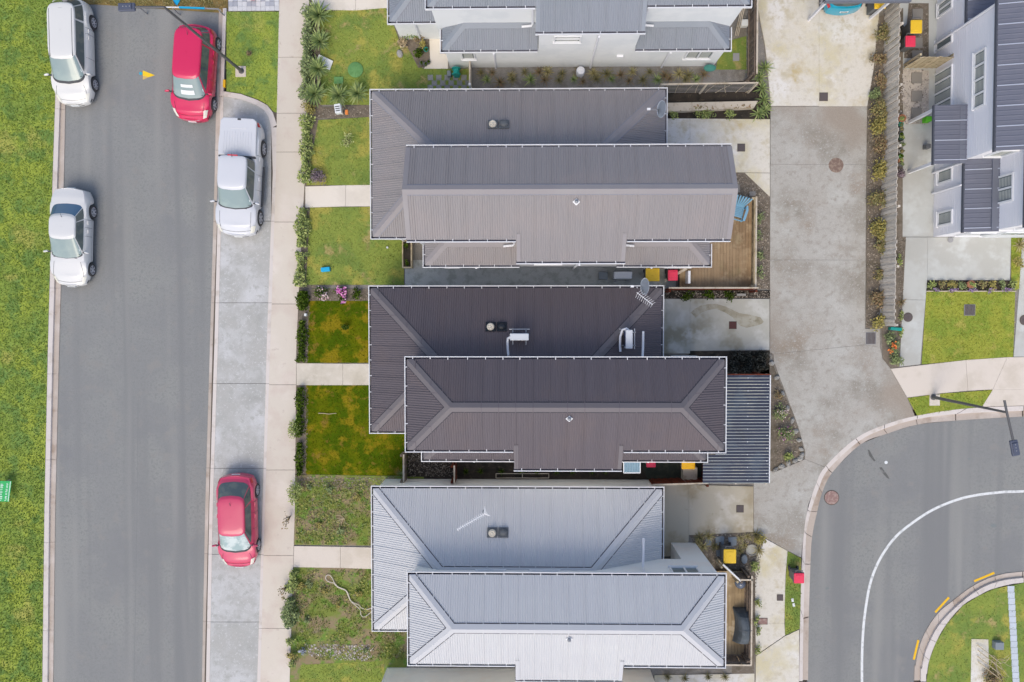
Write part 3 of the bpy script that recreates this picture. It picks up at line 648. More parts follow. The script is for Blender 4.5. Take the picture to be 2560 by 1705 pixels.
# ---------------------------------------------------------------- cars
def lerp_tab(tab, x):
    if x <= tab[0][0]: return tab[0][1]
    for (a, va), (b, vb) in zip(tab, tab[1:]):
        if x <= b: f = (x - a) / (b - a); f = f * f * (3 - 2 * f) * .5 + f * .5; return va + (vb - va) * f
    return tab[-1][1]
def car(name, label, cat, rear_px, front_px, zg, paint, W=1.72, fo=.82, ro=.72, H=1.48, belt=.92, deck=(), cab=(), wr=.60, glass_f=None, glass_r=None, glass_s=None,
        face=-1, wheel_r=.31, spokes=5, grooves=False, group='cars parked along the street', ute=False, rear_tail=True, antenna=None, wrap_front=False, strip=False):
    """rear_px/front_px: hub centres of the wheels on the side the camera sees (right side of the picture); face -1: nose towards the foot of the picture"""
    a = U(*rear_px, zg + wheel_r); b = U(*front_px, zg + wheel_r); fw = (b - a); fw.z = 0; wb = fw.length; fw.normalize()
    right = Vector((fw.y, -fw.x, 0)); camside = 1 if right.x > 0 else -1        # the side towards the right of the picture
    mid = (a + b) / 2 - right * camside * (W / 2 - .03)
    rz = math.atan2(fw.y, fw.x) - math.pi / 2
    t = thing(name, label, cat, (mid.x, mid.y, zg), rz, group)
    yf, yr = wb / 2 + fo, -wb / 2 - ro; L_ = yf - yr; hw0 = W / 2; ya = (wb / 2, -wb / 2)
    dk = [(yr + (1 if True else 0) * f * L_, z) for f, z in deck]              # deck height over the length, 0 = tail, 1 = nose
    def hw(y):
        d = min(y - yr, yf - y); q_ = (.24, .85) if yf - y < y - yr and not ute else (.17, .6); e = 1 - q_[0] * max(0, 1 - d / q_[1]) ** 2.0; return hw0 * e * (1 - .02 * max(0, y - wb / 2))
    fr = (0, .2, .5, .82, .95, 1.005, 1.02); wx = (.93, .99, 1.0, .965, .88, .55, 0)
    def zb(y):
        z = .22
        for q in ya:
            r = wheel_r + .06
            if abs(y - q) < r: z = max(z, wheel_r + math.sqrt(r * r - (y - q) ** 2) - .02)
        d = min(y - yr, yf - y); return z + (.06 * max(0, 1 - d / .3))
    def bp(y, j, s=1, off=0.0):
        i = min(int(j), 5); f = j - i; h_ = hw(y); z0 = zb(y); z1 = lerp_tab(dk, y)
        x = h_ * (wx[i] + (wx[i+1] - wx[i]) * f); z = z0 + (z1 - z0) * (fr[i] + (fr[i+1] - fr[i]) * f)
        e = max(0, 1 - min(y - yr, yf - y) / .9) ** 1.5; sg = 1 if y > 0 else -1
        yy = y - sg * e * (.27 if sg > 0 else .2) * (x / hw0) ** 2 - sg * e * .10 * max(0, (j - 2.5) / 3.5) * (1 if sg > 0 else .6)
        return Vector((s * (x + off * (1 if j < 4 else .2)), yy + (off * sg if e > .6 else 0), z + (off if j > 2.5 else 0)))
    n = max(40, int(L_ / .07)); ys = [yr + L_ * i / n for i in range(n + 1)]
    m = MB(); rows = []
    for y in ys: rows.append([bp(y, j, -1) for j in range(7)] + [bp(y, j, 1) for j in range(5, -1, -1)])
    m.grid(rows); k = len(rows[0])
    
    def nose(y, sg, j, tt, s, off=0.0):
        q = bp(y, j, s); e = .27 if sg > 0 else .2
        return Vector((q.x * tt, q.y + sg * e * ((q.x / hw0) ** 2 - (q.x * tt / hw0) ** 2) + sg * off, q.z + (.0 if j < 4.6 else .02 * (1 - tt * tt))))
    for y, sg in ((yr, -1), (yf, 1)):
        side = []
        for s in (-1, 1):
            cols = [[nose(y, sg, j, tt, s) for j in (0, 1, 2, 3, 4, 5)] for tt in (1, .8, .6, .4, .2, 0)]
            m.grid(cols if (s * sg) > 0 else cols[::-1])
        t5 = [[nose(y, sg, 5, tt, -1) for tt in (1, .6, .2)] + [nose(y, sg, 5, tt, 1) for tt in (.2, .6, 1)]]
        m.add([bp(y, 6)] + t5[0], [(0, i, i + 1) for i in range(1, 6)])
    body = m.build('body', paint, t, smooth=True)
    MB().box(-hw0 + .2, hw0 - .2, yr + .3, yf - .3, .16, .5).build('underbody', blackplastic, t)
    for s in (-1, 1):
        for q in ya: MB().box(min(s*(hw0-.3), s*(hw0-.2)), max(s*(hw0-.3), s*(hw0-.2)), q - wheel_r - .05, q + wheel_r + .05, .1, wheel_r * 2 + .02).build('wheel_well', blackplastic, t)
    # cabin
    ybf, ybr, ytf, ytr = [yr + f * L_ for f in cab]
    def cp(th, v, off=0.0):
        vv = v; w_ = hw0 * .9 + (wr - hw0 * .9) * (vv ** .85); a_ = ybf + (ytf - ybf) * vv; b_ = ybr + (ytr - ybr) * vv
        yc, l = (a_ + b_) / 2, (a_ - b_) / 2; nn = 2 / 7; cx, sy = math.cos(th), math.sin(th)
        x = (w_ + off) * math.copysign(abs(cx) ** nn, cx); y = yc + (l + off) * math.copysign(abs(sy) ** nn, sy)
        cur = (1 - (x / max(w_, .1)) ** 2); y += (.16 * (1 - vv * .55) * cur - .08 if sy > 0 else -(.10 * cur - .05)) * (abs(sy) ** .4) * (0 if ute and sy < 0 else 1)
        zb_ = belt - .03; z = zb_ + (H - zb_) * (vv * .93) + off * .4
        return Vector((x, y, z))
    ths = [2 * math.pi * i / 72 for i in range(73)]; rows = [[cp(q, v) for q in ths] for v in (0, .15, .35, .55, .75, .9, 1.0)]
    top = rows[-1]; cx_ = sum((q for q in top[:-1]), Vector()) / 72
    for f, zz in ((.97, .3), (.9, .6), (.7, .85), (.4, .97), (.02, 1.0)):
        rows.append([cx_ + (q - cx_) * f + Vector((0, 0, (H - top[0].z) * zz)) for q in top])
    m = MB(); m.grid(rows); m.build('cabin', paint, t, smooth=True)
    def pane(nm, t0, t1, v0, v1, mat, off=.008, nu=14, nv=6):
        m = MB(); m.grid([[cp(R(t0 + (t1 - t0) * i / nu), v0 + (v1 - v0) * j / nv, off) for i in range(nu + 1)] for j in range(nv + 1)]); return m.build(nm, mat, t, smooth=True)
    ws = pane('windscreen', 44, 136, .10, .93, glass_f or car_glass)
    MB().grid([[cp(R(43 + 94 * i / 14), .015 + .1 * j, .012) for i in range(15)] for j in range(2)]).build('cowl', blackplastic, t)
    wm = MB()
    for q0, q1 in ((66, 118), (100, 50)):
        p0 = cp(R(q0), .06, .03); p1 = cp(R(q1), .16, .022); wm.beam(p0, p1, .022, .02)
    wm.build('wiper', blackplastic, t)
    MB().grid([[cp(R(q), v, .012) for q in ((128, 133) if face < 0 else (47, 52))] for v in (.25, .36)]).build('sticker', sticker, ws)
    pane('rear_window', 226, 314, .16, .9, glass_r or car_glass_dark)
    gs = glass_s or car_glass_dark
    for s in (0, 180):
        for a0, a1 in ((-40, -4), (-2.5, 34)):
            q0, q1 = (a0, a1) if s == 0 else (180 - a0, 180 - a1); pane('side_window', q0, q1, .14, .88, gs)
    # lamps, grille, plates, gaps
    def patch(nm, s, y0, y1, j0, j1, mat, off=.01, skew=0.0):
        m = MB(); m.grid([[bp(y0 + (y1 - y0) * i / 6 + skew * (jj / 4.0), j0 + (j1 - j0) * jj / 4, s, off) for jj in range(5)] for i in range(7)]); return m.build(nm, mat, t, smooth=True)
    for s in (-1, 1):
        patch('headlight', s, yf - .42, yf - .06, 3.0, 4.25, lamp_clear, skew=.06)
        if rear_tail: patch('tail_light', s, yr + .03, yr + .26, 2.6, 3.7, lamp_red)
        patch('bumper_vent', s, yf - .2, yf - .04, 1.3, 2.0, blackplastic)
    for j0, j1, tw, gm_ in ((3.15, 3.65, .62, blackplastic if not wrap_front else chrome), (1.3, 1.9, .6, blackplastic)):
        g = MB(); g.grid([[nose(yf, 1, j, abs(tt), 1 if tt > 0 else -1, .008) for tt in (-tw, -tw * .6, -tw * .2, tw * .2, tw * .6, tw)] for j in (j0, j1)]); g.build('grille', gm_, t)
    MB().box(-.18, .18, yf - .02, yf + .012, .42, .53).build('number_plate', paper, t); MB().box(-.18, .18, yr - .014, yr + .02, .62, .73).build('number_plate', paper, t)
    gm = MB()
    for s in (-1, 1):
        pts = [bp(ybf + .12 + (yf - .30 - ybf - .12) * i / 10, 4.55 - .55 * i / 10 if not wrap_front else 4.4, s, .004) for i in range(11)]; gm.tube(pts, .007, 4, cap=False)
        for y in (ytf - .15 if not ute else ytf - .1, (ytf + ytr) / 2 - .05, -wb / 2 + .42):
            gm.tube([bp(y, j, s, .003) for j in (1, 2, 3, 3.8)], .006, 4, cap=False)
    gm.tube([bp(yf - .16 , 4.0, -1, .004)] + [bp(yf - .16 + .04 * (1 - abs(f)), 4.0 + 2 * (1 - abs(f)), -1 if f < 0 else 1, .004) for f in (-.6, -.3, 0, .3, .6)] + [bp(yf - .16, 4.0, 1, .004)], .006, 4, cap=False)
    gm.build('panel_gap', blackplastic, t)
    hm = MB()
    for s in (-1, 1):
        for y in ((ytf + ytr) / 2 + .12, -wb / 2 + .55): q = bp(y, 2.75, s, .02); hm.obox(q, .04, .17, .035)
    hm.build('door_handle', paint, t)
    if grooves:
        m = MB()
        for s in (-1, 1): m.tube([Vector((s * (wr - .1), ytr + .22 + (ytf - ytr - .25) * i / 8, H - .025 + .012 * math.sin(math.pi * i / 8))) for i in range(9)], .014, 5)
        m.build('roof_groove', blackplastic, t)
        pts = [Vector((-wr + .1 + (2 * wr - .2) * i / 8, ytr + .2, H - .012 - .03 * abs(i - 4) / 4)) for i in range(9)]; MB().tube(pts, .008, 5).build('tailgate_gap', steel, t)
    if antenna is not None:
        q = Vector((0, ytr + antenna, H)); MB().tube([q, q + Vector((0, -.16, .1))], .012, 5, .006).build('antenna', blackplastic, t); 
    for s in (-1, 1):
        mm = MB(); c = Vector((s * (hw0 + .07), ytf + (ybf - ytf) * .66, belt + .09)); mm.lathe([(.03, -.11), (.07, -.09), (.08, 0), (.065, .08), (.02, .11)], c, 12, 1.0, .62, Matrix.Rotation(R(s * 12), 3, 'Z') @ Matrix.Rotation(R(90), 3, 'Y'))
        mo = mm.build('wing_mirror', paint, t, smooth=True); MB().beam(c, (s * (hw0 - .12), c.y + .01, belt + .03), .06, .05).build('mirror_arm', blackplastic, mo)
    if strip:
        for s in (-1, 1):
            m = MB(); m.grid([[bp(-wb/2 + .4 + (wb - .8) * i / 8, j, s, .014) for j in (1.0, 1.35)] for i in range(9)]); m.build('side_trim', paint, t)
    # wheels
    w_ = .2; tm = MB(); rot = Matrix.Rotation(R(90), 3, 'Y'); r_ = wheel_r
    tm.lathe([(r_*.62, -w_/2), (r_*.93, -w_/2), (r_, -w_*.32), (r_, w_*.32), (r_*.93, w_/2), (r_*.66, w_/2), (r_*.64, w_*.3)], (0, 0, 0), 28, m=rot); tme = tm.mesh('tyre', rubber, True)
    rmm = MB(); rmm.lathe([(r_*.62, .0), (r_*.66, .02), (r_*.66, .05), (r_*.61, .055), (r_*.6, -.02), (r_*.01, -.02)], (0, 0, 0), 28, m=rot)
    sp = MB()
    for i in range(spokes):
        q = 2 * math.pi * i / spokes; d = Vector((0, math.cos(q), math.sin(q)))
        sp.beam(Vector((.05, 0, 0)) + d * .04, Vector((.052, 0, 0)) + d * r_ * .62, .055 if spokes < 7 else .04, .03, up=(1, 0, 0))
    sp.lathe([(.06, .04), (.055, .07), (.01, .075)], (0, 0, 0), 14, m=rot)
    bme = rmm.mesh('brake_disc', blackplastic, True); sme = sp.mesh('rim', alloy, False)
    rg = MB(); rg.lathe([(r_*.66, .035), (r_*.68, .055), (r_*.6, .062), (r_*.6, .05)], (0, 0, 0), 28, m=rot, caps=False); rgm = rg.mesh('rim_ring', alloy, True)
    for s in (-1, 1):
        for q in ya:
            o = link('wheel', tme, t, (s * (hw0 - .105), q, r_)); o.rotation_euler = (rng.random() * 6, 0, 0 if s > 0 else math.pi)
            for nm, me in (('brake_disc', bme), ('rim', sme), ('rim_ring', rgm)): link(nm, me, o, (.045, 0, 0))
    t['_dims'] = 0; del t['_dims']
    return t, dict(yf=yf, yr=yr, wb=wb, hw=hw0, L=L_, bp=bp, cp=cp, ybr=ybr, ytr=ytr, ytf=ytf)
def paintmat(n, c, rough=.3): return M(n, c, (), (0, 1), rough, spec=.5, coat=.5)

# ---------------------------------------------------------------- small outdoor things
def wheelie_bin(px, py, label, lid_mat, body_mat, w=.58, d=.72, h=1.05, rz=0.0, z=0.0, group='wheelie bins'):
    t = thing('wheelie_bin', label, 'wheelie bin', U(px, py, z), rz, group); hw_, hd = w / 2, d / 2
    m = MB(); m.add([(-hw_*.78, -hd*.78, .04), (hw_*.78, -hd*.78, .04), (hw_*.78, hd*.78, .04), (-hw_*.78, hd*.78, .04), (-hw_*.95, -hd*.95, h-.1), (hw_*.95, -hd*.95, h-.1), (hw_*.95, hd*.95, h-.1), (-hw_*.95, hd*.95, h-.1)],
          [(3,2,1,0),(4,5,6,7),(0,1,5,4),(1,2,6,5),(2,3,7,6),(3,0,4,7)]); m.build('bin_body', body_mat, t, bevel=.03)
    MB().box(-hw_*1.02, hw_*1.02, -hd, hd, h-.13, h-.08).build('rim', body_mat, t, bevel=.015)
    l = MB().box(-hw_, hw_, -hd, hd*.94, h-.075, h+.01).build('lid', lid_mat, t, bevel=.045)
    MB().box(-hw_*.66, hw_*.66, -hd*.66, hd*.6, h+.006, h+.028).build('lid_panel', lid_mat, l, bevel=.03)
    MB().lathe([(.05, 0), (.045, .012), (.01, .014)], (0, -.02, h+.026), 12).build('lid_boss', lid_mat, l)
    MB().tube([(-hw_*.7, hd*.95, h-.06), (-hw_*.7, hd+.09, h-.03), (hw_*.7, hd+.09, h-.03), (hw_*.7, hd*.95, h-.06)], .018, 6).build('handle', body_mat, t)
    for s in (-1, 1): MB().lathe([(.11, -.03), (.11, .03)], (s*hw_*.8, hd*.8, .11), 14, m=Matrix.Rotation(R(90), 3, 'Y')).build('wheel', rubber, t)
    return t
def cover_plate(px, py, label, mat, w, d=None, rz=0.0, z=.02, grate=False, name='drain_cover', cat='drain cover', group=None):
    t = thing(name, label, cat, U(px, py, z), rz, group); d = d or w
    MB().box(-w/2 - .02, w/2 + .02, -d/2 - .02, d/2 + .02, 0.001, .006).build('frame', joint if not grate else steel, t)
    if grate:
        k = max(5, int(w / .055))
        for i in range(k): MB().box(-w/2 + (i + .2) * w / k, -w/2 + (i + .75) * w / k, -d/2, d/2, .008, .03).build('grate_bar', mat, t)
    else:
        MB().box(-w/2, w/2, -d/2, d/2, .008, .014).build('plate', mat, t)
        m = MB()
        for i in range(4):
            for j in range(4): m.box(-w/2 + (i + .3) * w / 4, -w/2 + (i + .7) * w / 4, -d/2 + (j + .3) * d / 4, -d/2 + (j + .7) * d / 4, .0145, .018)
        tag(m.build('stud', mat, t), kind='stuff')
    return t
def manhole(px, py, label, mat, r, z=.02, tabs=False, group='round iron covers'):
    t = thing('manhole_cover', label, 'manhole cover', U(px, py, z), rng.random(), group)
    MB().lathe([(r + .035, .001), (r + .035, .006), (r, .007)], n=32).build('frame', joint, t)
    l = MB().lathe([(r, .007), (r, .014), (r - .03, .016)], n=32).build('lid', mat, t)
    m = MB(); k = int(r * 2 / .075)
    for i in range(k):
        for j in range(k):
            x, y = -r + (i + .5) * .075, -r + (j + .5) * .075
            if x * x + y * y < (r - .07) ** 2: m.obox((x, y, .019), .05, .02, .008, rz=R(90 * ((i + j) % 2)))
    tag(m.build('tread', mat, t), kind='stuff')
    return t
def slab_set(parent, polys, z0, z1, mat, name='slab'):
    for q in polys: MB().prism(q, z0, z1).build(name, mat, parent)
def shrink(poly, g):
    c = Vector((sum(q[0] for q in poly) / len(poly), sum(q[1] for q in poly) / len(poly), 0)); out = []
    for q in poly:
        v = Vector((q[0], q[1], 0)) - c; l = v.length; out.append(c + v * ((l - g) / l))
    return out
def between(A, B, ya, yb_):
    """quad of a long strip between two borders given as photo polylines sorted by y, cut at ya and yb_"""
    def at(L_, y):
        for (x0, y0), (x1, y1) in zip(L_, L_[1:]):
            if y <= y1 or (x1, y1) == L_[-1]: return (x0 + (x1 - x0) * (y - y0) / (y1 - y0), y)
    ys = [ya] + [y for _, y in A if ya < y < yb_] + [yb_]
    return [at(A, y) for y in ys], [at(B, y) for y in ys]

# ================================================================ THE SETTING
ZR, ZB = -.12, -.05                       # road and parking bay lie below the footpath and the gardens (0)
gs = MB().box(-400, 400, -400, 400, -.32, -.30).build('ground', earth); tag(gs, kind='structure')
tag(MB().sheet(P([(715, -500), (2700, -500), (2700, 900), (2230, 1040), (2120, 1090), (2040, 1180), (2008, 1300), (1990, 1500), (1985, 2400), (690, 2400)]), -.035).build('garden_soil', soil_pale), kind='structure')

# road on the left, with its kerbs, gutters and the parking bay
rdL = [(160, 8), (160, 270), (157, 430), (145, 860), (135, 1275), (130, 1705), (124, 2100)]
rdR = [(546, 8), (538, 280), (535, 430), (523, 860), (511, 1275), (503, 1705), (495, 2100)]
tag(MB().sheet(P([(x + (-3), y) for x, y in rdL] + [(x + 3, y) for x, y in reversed(rdR)]), ZR).build('road', asphalt), kind='structure')
vgL = [(142, -60), (138, 250), (132, 430), (120, 860), (111, 1275), (106, 1705), (100, 2100)]      # back of the left kerb
vfL = [(153, -60), (149, 250), (143, 430), (131, 860), (122, 1275), (118, 1705), (112, 2100)]      # its front
kl = thing('kerb', None, None); tag(kl, kind='structure')
cuts = [-60, 130, 272, 490, 720, 935, 1150, 1357, 1577, 1800, 2100]
for a, b in zip(cuts, cuts[1:]):
    A, B = between(vgL, vfL, a + .35, b - .35); MB().strip(P(A), P(B), 0.0, -.012).build('kerb_stone', kerb_conc, kl)
    A, B = between([(x, y) for x, y in vfL], [(x, max(y, -60)) if i else (161, -60) for i, (x, y) in enumerate(rdL)], a + .35, b - .35); MB().strip(P(A), P(B), ZR + .008, ZR + .03).build('gutter_slab', gutter_conc, kl)
rk = [(557, 20), (549, 280), (546, 430), (535, 860), (522, 1275), (514, 1705), (506, 2100)]        # right gutter: inner edge
rb = [(566, 20), (558, 235), (555, 430), (544, 860), (531, 1275), (523, 1705), (515, 2100)]        # edge of the parking bay
kr = thing('kerb', None, None); tag(kr, kind='structure')
for a, b in zip([20, 118, 240, 374, 553, 757, 959, 1171, 1386, 1555, 1790], [118, 240, 374, 553, 757, 959, 1171, 1386, 1555, 1790, 2090]):
    A, B = between(rdR, rk, a + .35, b - .35); MB().strip(P(A), P(B), ZR + .03, ZR + .01).build('gutter_slab', gutter_conc, kr)
    A, B = between(rk, rb, a + .35, b - .35); zt = 0.0 if b < 300 else ZB + .012
    MB().strip(P(A), P(B), zt - .01, zt).build('kerb_stone', kerb_conc, kr)
MB().prism(P([(557.5, 199), (563.5, 199), (563, 218), (557, 218)]), -.1, .006).build('painted_kerb_mark', paint_yellow, kr)
bayR = [(667, 300), (676, 320), (682, 430), (667, 860), (656, 1275), (643, 1705), (632, 2100)]
curve_in = [(558, 240), (600, 247), (640, 262), (660, 275), (671, 292), (678, 320)]
curve_out = [(558, 228), (602, 235), (644, 250), (668, 263), (682, 281), (692, 312)]
bay = thing('parking_bay', None, None); tag(bay, kind='structure')
bcuts = [(553, 757), (757, 959), (959, 1171), (1171, 1386), (1386, 1555), (1555, 1790), (1790, 2090)]
MB().prism(P(curve_in + [between(bayR, bayR, 430, 552)[0][-1]] + [(552.5, 552)], ZB), ZB - .1, ZB).build('bay_slab', bay_conc, bay)
for a, b in bcuts:
    A, B = between(rb, bayR, a + .5, b - .5); MB().prism(P(A + B[::-1], ZB), ZB - .1, ZB).build('bay_slab', bay_conc, bay)
tag(MB().sheet(P([(552, 250), (688, 250), (690, 430), (675, 860), (650, 1705), (640, 2090), (500, 2090), (530, 860)]), ZB - .03).build('bay_bed', joint), kind='structure')
fpL = [(700, -80), (692, 280), (690, 430), (676, 860), (662, 1275), (651, 1705), (641, 2100)]
bayK = [(678, 320), (682, 430), (667, 860), (656, 1275), (643, 1705), (632, 2100)]
MB().strip(P(curve_out), P(curve_in), .0, -.01).build('kerb_stone', kerb_conc, kr)
for a, b in zip([318, 553, 757, 959, 1171, 1386, 1571, 1800], [553, 757, 959, 1171, 1386, 1571, 1800, 2090]):
    A, B = between(bayK, fpL if a > 320 else [(692, 312)] + fpL[2:], a + .35, b - .35); MB().strip(P(A), P(B), .0, .004).build('kerb_stone', kerb_conc, kr)
fpR = [(779, -80), (778, 0), (762, 143), (766, 284), (763, 430), (752, 620), (741, 860), (737, 1275), (724, 1705), (712, 2100)]
fp = thing('footpath', None, None); tag(fp, kind='structure')
fpc = [-80, 143, 283, 380, 555, 760, 962, 1175, 1389, 1571, 1790, 2090]
for a, b in zip(fpc, fpc[1:]):
    A, B = between(fpL, fpR, a + .5, b - .5); MB().prism(P(A + B[::-1], .01), -.1, .01).build('footpath_slab', path_conc, fp)
tag(MB().sheet(P([(690, -80), (782, -80), (768, 430), (745, 860), (728, 1705), (700, 2090), (640, 2090), (655, 1705), (680, 430)]), -.02).build('footpath_bed', joint), kind='structure')

# grass on both sides of the road
grass(P([(-1400, -300)] + [(vgL[0][0] - 1, -300)] + [(x - 1, y) for x, y in vgL] + [(-1400, 2100)], 0), -.008, grass_bright, bl_bright, 'grass_verge', 0)
p_ = P([(-30, -30), (141, -30)] + [(x - 2, y) for x, y in vgL[1:-1]] + [(-30, 1740)])
tag(link('grass', mesh_np('grass', tri_blades(scatter_pts(p_, 420), -.008, .07, .04), 3, bl_bright)), 'short grass growing on the verge left of the road', 'grass', kind='stuff')
grass(P([(566, 29), (699, 29), (693, 282), (684, 279), (668, 261), (644, 248), (602, 233), (566, 228)]), -.008, grass_bright, bl_bright, 'grass_berm', 360)
tag(MB().sheet(P([(150, -70), (700, -70), (700, 30), (566, 30), (548, 30), (236, 9), (150, 9)]), -.1).build('dry_grass_strip', dry_grass), kind='structure')
p_ = P([(160, -25), (560, -25), (560, 26), (240, 7), (160, 7)])
tag(link('dry_grass', mesh_np('dry_grass', tri_blades(scatter_pts(p_, 260), -.1, .09, .04), 3, leaf_straw)), 'dry brown grass beyond the end of the road', 'grass', kind='stuff')

# cobbled crossing at the top
cb = thing('cobbled_crossing', None, None); tag(cb, kind='structure')
a0 = U(571, 28, 0); a1 = U(699, 28, 0); me_p = MB().box(-.1, .1, -.1, .1, -.08, .012)
mp_, mg_ = me_p.mesh('cobble', cobble_pale), me_p.mesh('cobble', cobble_grey)
for i in range(11):
    for j in range(6):
        x = a0.x + .11 + i * .209; y = a0.y + .11 + j * .209
        link('cobble', mp_ if (i * 5 + j * 3 + (i * j) % 4) % 5 < 3 else mg_, cb, (x, y, rng.uniform(-.004, .004)), rng.uniform(-.03, .03))
tag(MB().sheet(P([(569, -60), (700, -60), (700, 28.5), (569, 28.5)]), -.02).build('cobble_bed', joint), kind='structure')

# gardens: lawns, beds, paths and pads
grass(P([(765, 30), (964, 20), (985, 66), (1002, 110), (1018, 118), (1045, 165), (1060, 172), (1175, 172), (1180, 218), (1180, 262), (765, 262)]), 0.0, grass_yard, bl_yard, 'front_lawn', 260)
tag(MB().sheet(P([(770, 24), (800, 24), (802, 268), (930, 262), (930, 292), (758, 296)]), .006).build('hedge_bed', mulch), kind='structure')
grass(P([(796, 300), (930, 292), (930, 463), (766, 463)]), 0.0, grass_yard, bl_yard, 'front_lawn', 260)
grass(P([(775, 519), (925, 517), (1010, 600), (1010, 712), (765, 712)]), 0.0, grass_yard, bl_yard, 'front_lawn', 260)
tag(MB().sheet(P([(760, 292), (800, 300), (790, 720), (748, 720)]), -.004).build('hedge_bed', mulch), kind='structure')
grass(P([(772, 752), (925, 752), (925, 907), (768, 907)]), 0.0, grass_deep, bl_deep, 'front_lawn', 220, .045)
grass(P([(766, 963), (925, 963), (925, 1080), (1018, 1080), (1018, 1190), (764, 1186)]), 0.0, grass_deep, bl_deep, 'front_lawn', 220, .045)
tag(MB().sheet(P([(742, 722), (925, 722), (925, 754), (774, 754), (768, 1188), (738, 1188)]), -.004).build('hedge_bed', mulch), kind='structure')
tag(MB().sheet(P([(738, 1186), (1060, 1192), (1060, 1235), (930, 1235), (930, 1364), (735, 1362)]), -.004).build('weedy_yard', weedsoil), kind='structure')
tag(MB().sheet(P([(734, 1418), (930, 1422), (930, 1575), (1022, 1575), (1022, 1660), (975, 1712), (850, 1712), (724, 1712)]), -.004).build('weedy_yard', weedsoil), kind='structure')
grass(P([(752, 1662), (960, 1652), (960, 1800), (738, 1800)]), 0.002, grass_yard, bl_yard, 'front_lawn', 240)
tag(MB().sheet(P([(1018, 1126), (1700, 1126), (1700, 1210), (1018, 1204)]), -.02).build('side_yard_soil', soil), kind='structure')
tag(MB().sheet(P([(1012, 650), (1690, 650), (1690, 722), (1012, 722)]), -.015).build('side_yard_gravel', M('grey_gravel', lin(184,186,182), [(lin(160,162,156), 2.5, .45, .65)], (.25, 50), .95)), kind='structure')  # gravel coloured lighter to lift the shade between the two houses
sm = P([(345, 1000), (343, 1240), (339, 1500), (334, 1760)], ZR + .003)
for a_, b_ in zip(sm, sm[1:]): tag(MB().sheet([a_ + Vector((-.012, 0, 0)), a_ + Vector((.012, 0, 0)), b_ + Vector((.012, 0, 0)), b_ + Vector((-.012, 0, 0))]).build('road_seam', M('asphalt_seam', lin(126,127,128)) if 'asphalt_seam' not in bpy.data.materials else bpy.data.materials['asphalt_seam']), kind='structure')
def pathway(name, slabs, z=.014, mat=path_pale):
    t = thing(name, None, None); tag(t, kind='structure')
    for q in slabs: MB().prism(shrink(P(q, z), .006), -.1, z).build('path_slab', mat, t)
    return t
pathway('garden_path', [[(779, -30), (889, -30), (889, 26), (779, 24)], [(889, -30), (975, -30), (975, 19), (889, 26)]])
pathway('garden_path', [[(763, 466), (864, 463), (864, 516), (763, 519)], [(864, 463), (935, 462), (935, 516), (864, 516)]])
pathway('garden_path', [[(741, 908), (857, 909), (857, 963), (741, 963)], [(857, 909), (935, 909), (935, 963), (857, 963)]], mat=path_lot)
pathway('garden_path', [[(735, 1365), (851, 1367), (851, 1420), (733, 1418)], [(851, 1367), (940, 1369), (940, 1423), (851, 1420)]], mat=walk_cream)
# shared driveway and the pads that open on to it
dl = [(1926, 265), (1926, 420), (1925, 747), (1925, 880)]
pathway('driveway', [T(1920, 0, [(-90, -40), (466, -40), (466, 966), (25, 966), (18, 860), (-26, 420), (-95, 60)]), T(1920, 0, [(466, -40), (1030, -40), (1010, 160), (962, 640), (905, 970), (466, 970)])], .012, slab_stain)
pathway('driveway', [[(1926, 266), (2168, 266), (2166, 411), (1926, 411)], [(1926, 411), (2166, 411), (2164, 650), (1925, 650)], [(1925, 650), (2164, 650), (2163, 822), (2200, 822), (2200, 868), (2163, 862), (1933, 885), (1925, 880)]], .008, drive_conc)
kb = [(2293, 1039), (2211, 1062), (2139, 1098), (2065, 1168), (2043, 1204), (2021, 1261), (2010, 1327), (2005, 1396)]
pathway('driveway', [[(1933, 885), (2163, 862), (2200, 868), (2207, 897), (2227, 922), (2268, 994), (2288, 1041), (2211, 1062), (2139, 1098), (2063, 1168), (2012, 1148), (2013, 1130), (1995, 1065), (1935, 905)],
                     [(1900, 1172), (1937, 1180), (2012, 1148), (2063, 1168), (2043, 1204), (2021, 1261), (2010, 1327), (2003, 1394), (1968, 1376), (1908, 1342), (1885, 1330), (1884, 1220), (1884, 1180)]], .008, drive_conc)
pathway('driveway', [[(1640, 296), (1725, 296), (1725, 360), (1640, 360)], [(1725, 296), (1925, 298), (1925, 432), (1840, 431), (1740, 431), (1725, 360)], [(1862, 432), (1925, 433), (1925, 492)]], .014, slab_stain)
pathway('driveway', [[(1640, 747), (1725, 747), (1725, 884), (1640, 884)], [(1725, 747), (1924, 747), (1924, 875), (1725, 877)]], .014, slab_grey)
pathway('driveway', [[(1640, 1212), (1722, 1212), (1722, 1352), (1710, 1390), (1640, 1392)], [(1722, 1212), (1884, 1216), (1884, 1330), (1722, 1338)]], .014, slab_tan)
dmp = M('damp_stain', lin(154, 148, 130), [(lin(170, 166, 152), 2.2, .42, .62), (lin(138, 132, 112), 3, .55, .7)], (.1, 40))
damp = [(1728, 782), (1738, 771), (1752, 765), (1770, 761), (1792, 761), (1814, 765), (1832, 775), (1850, 784), (1878, 788), (1900, 794), (1911, 803), (1904, 811), (1886, 817), (1866, 818), (1850, 814), (1841, 804), (1832, 792), (1812, 780), (1790, 773), (1768, 774), (1752, 781), (1738, 793)]
tag(MB().sheet(P([(x + rng.uniform(-1.5, 1.5), y + rng.uniform(-1.5, 1.5)) for x, y in damp], .0185)).build('damp_patch', dmp), kind='structure')
tag(MB().sheet(P([(1658, 726), (1925, 726), (1925, 746), (1658, 746)]), .004).build('planting_bed', soil), kind='structure')
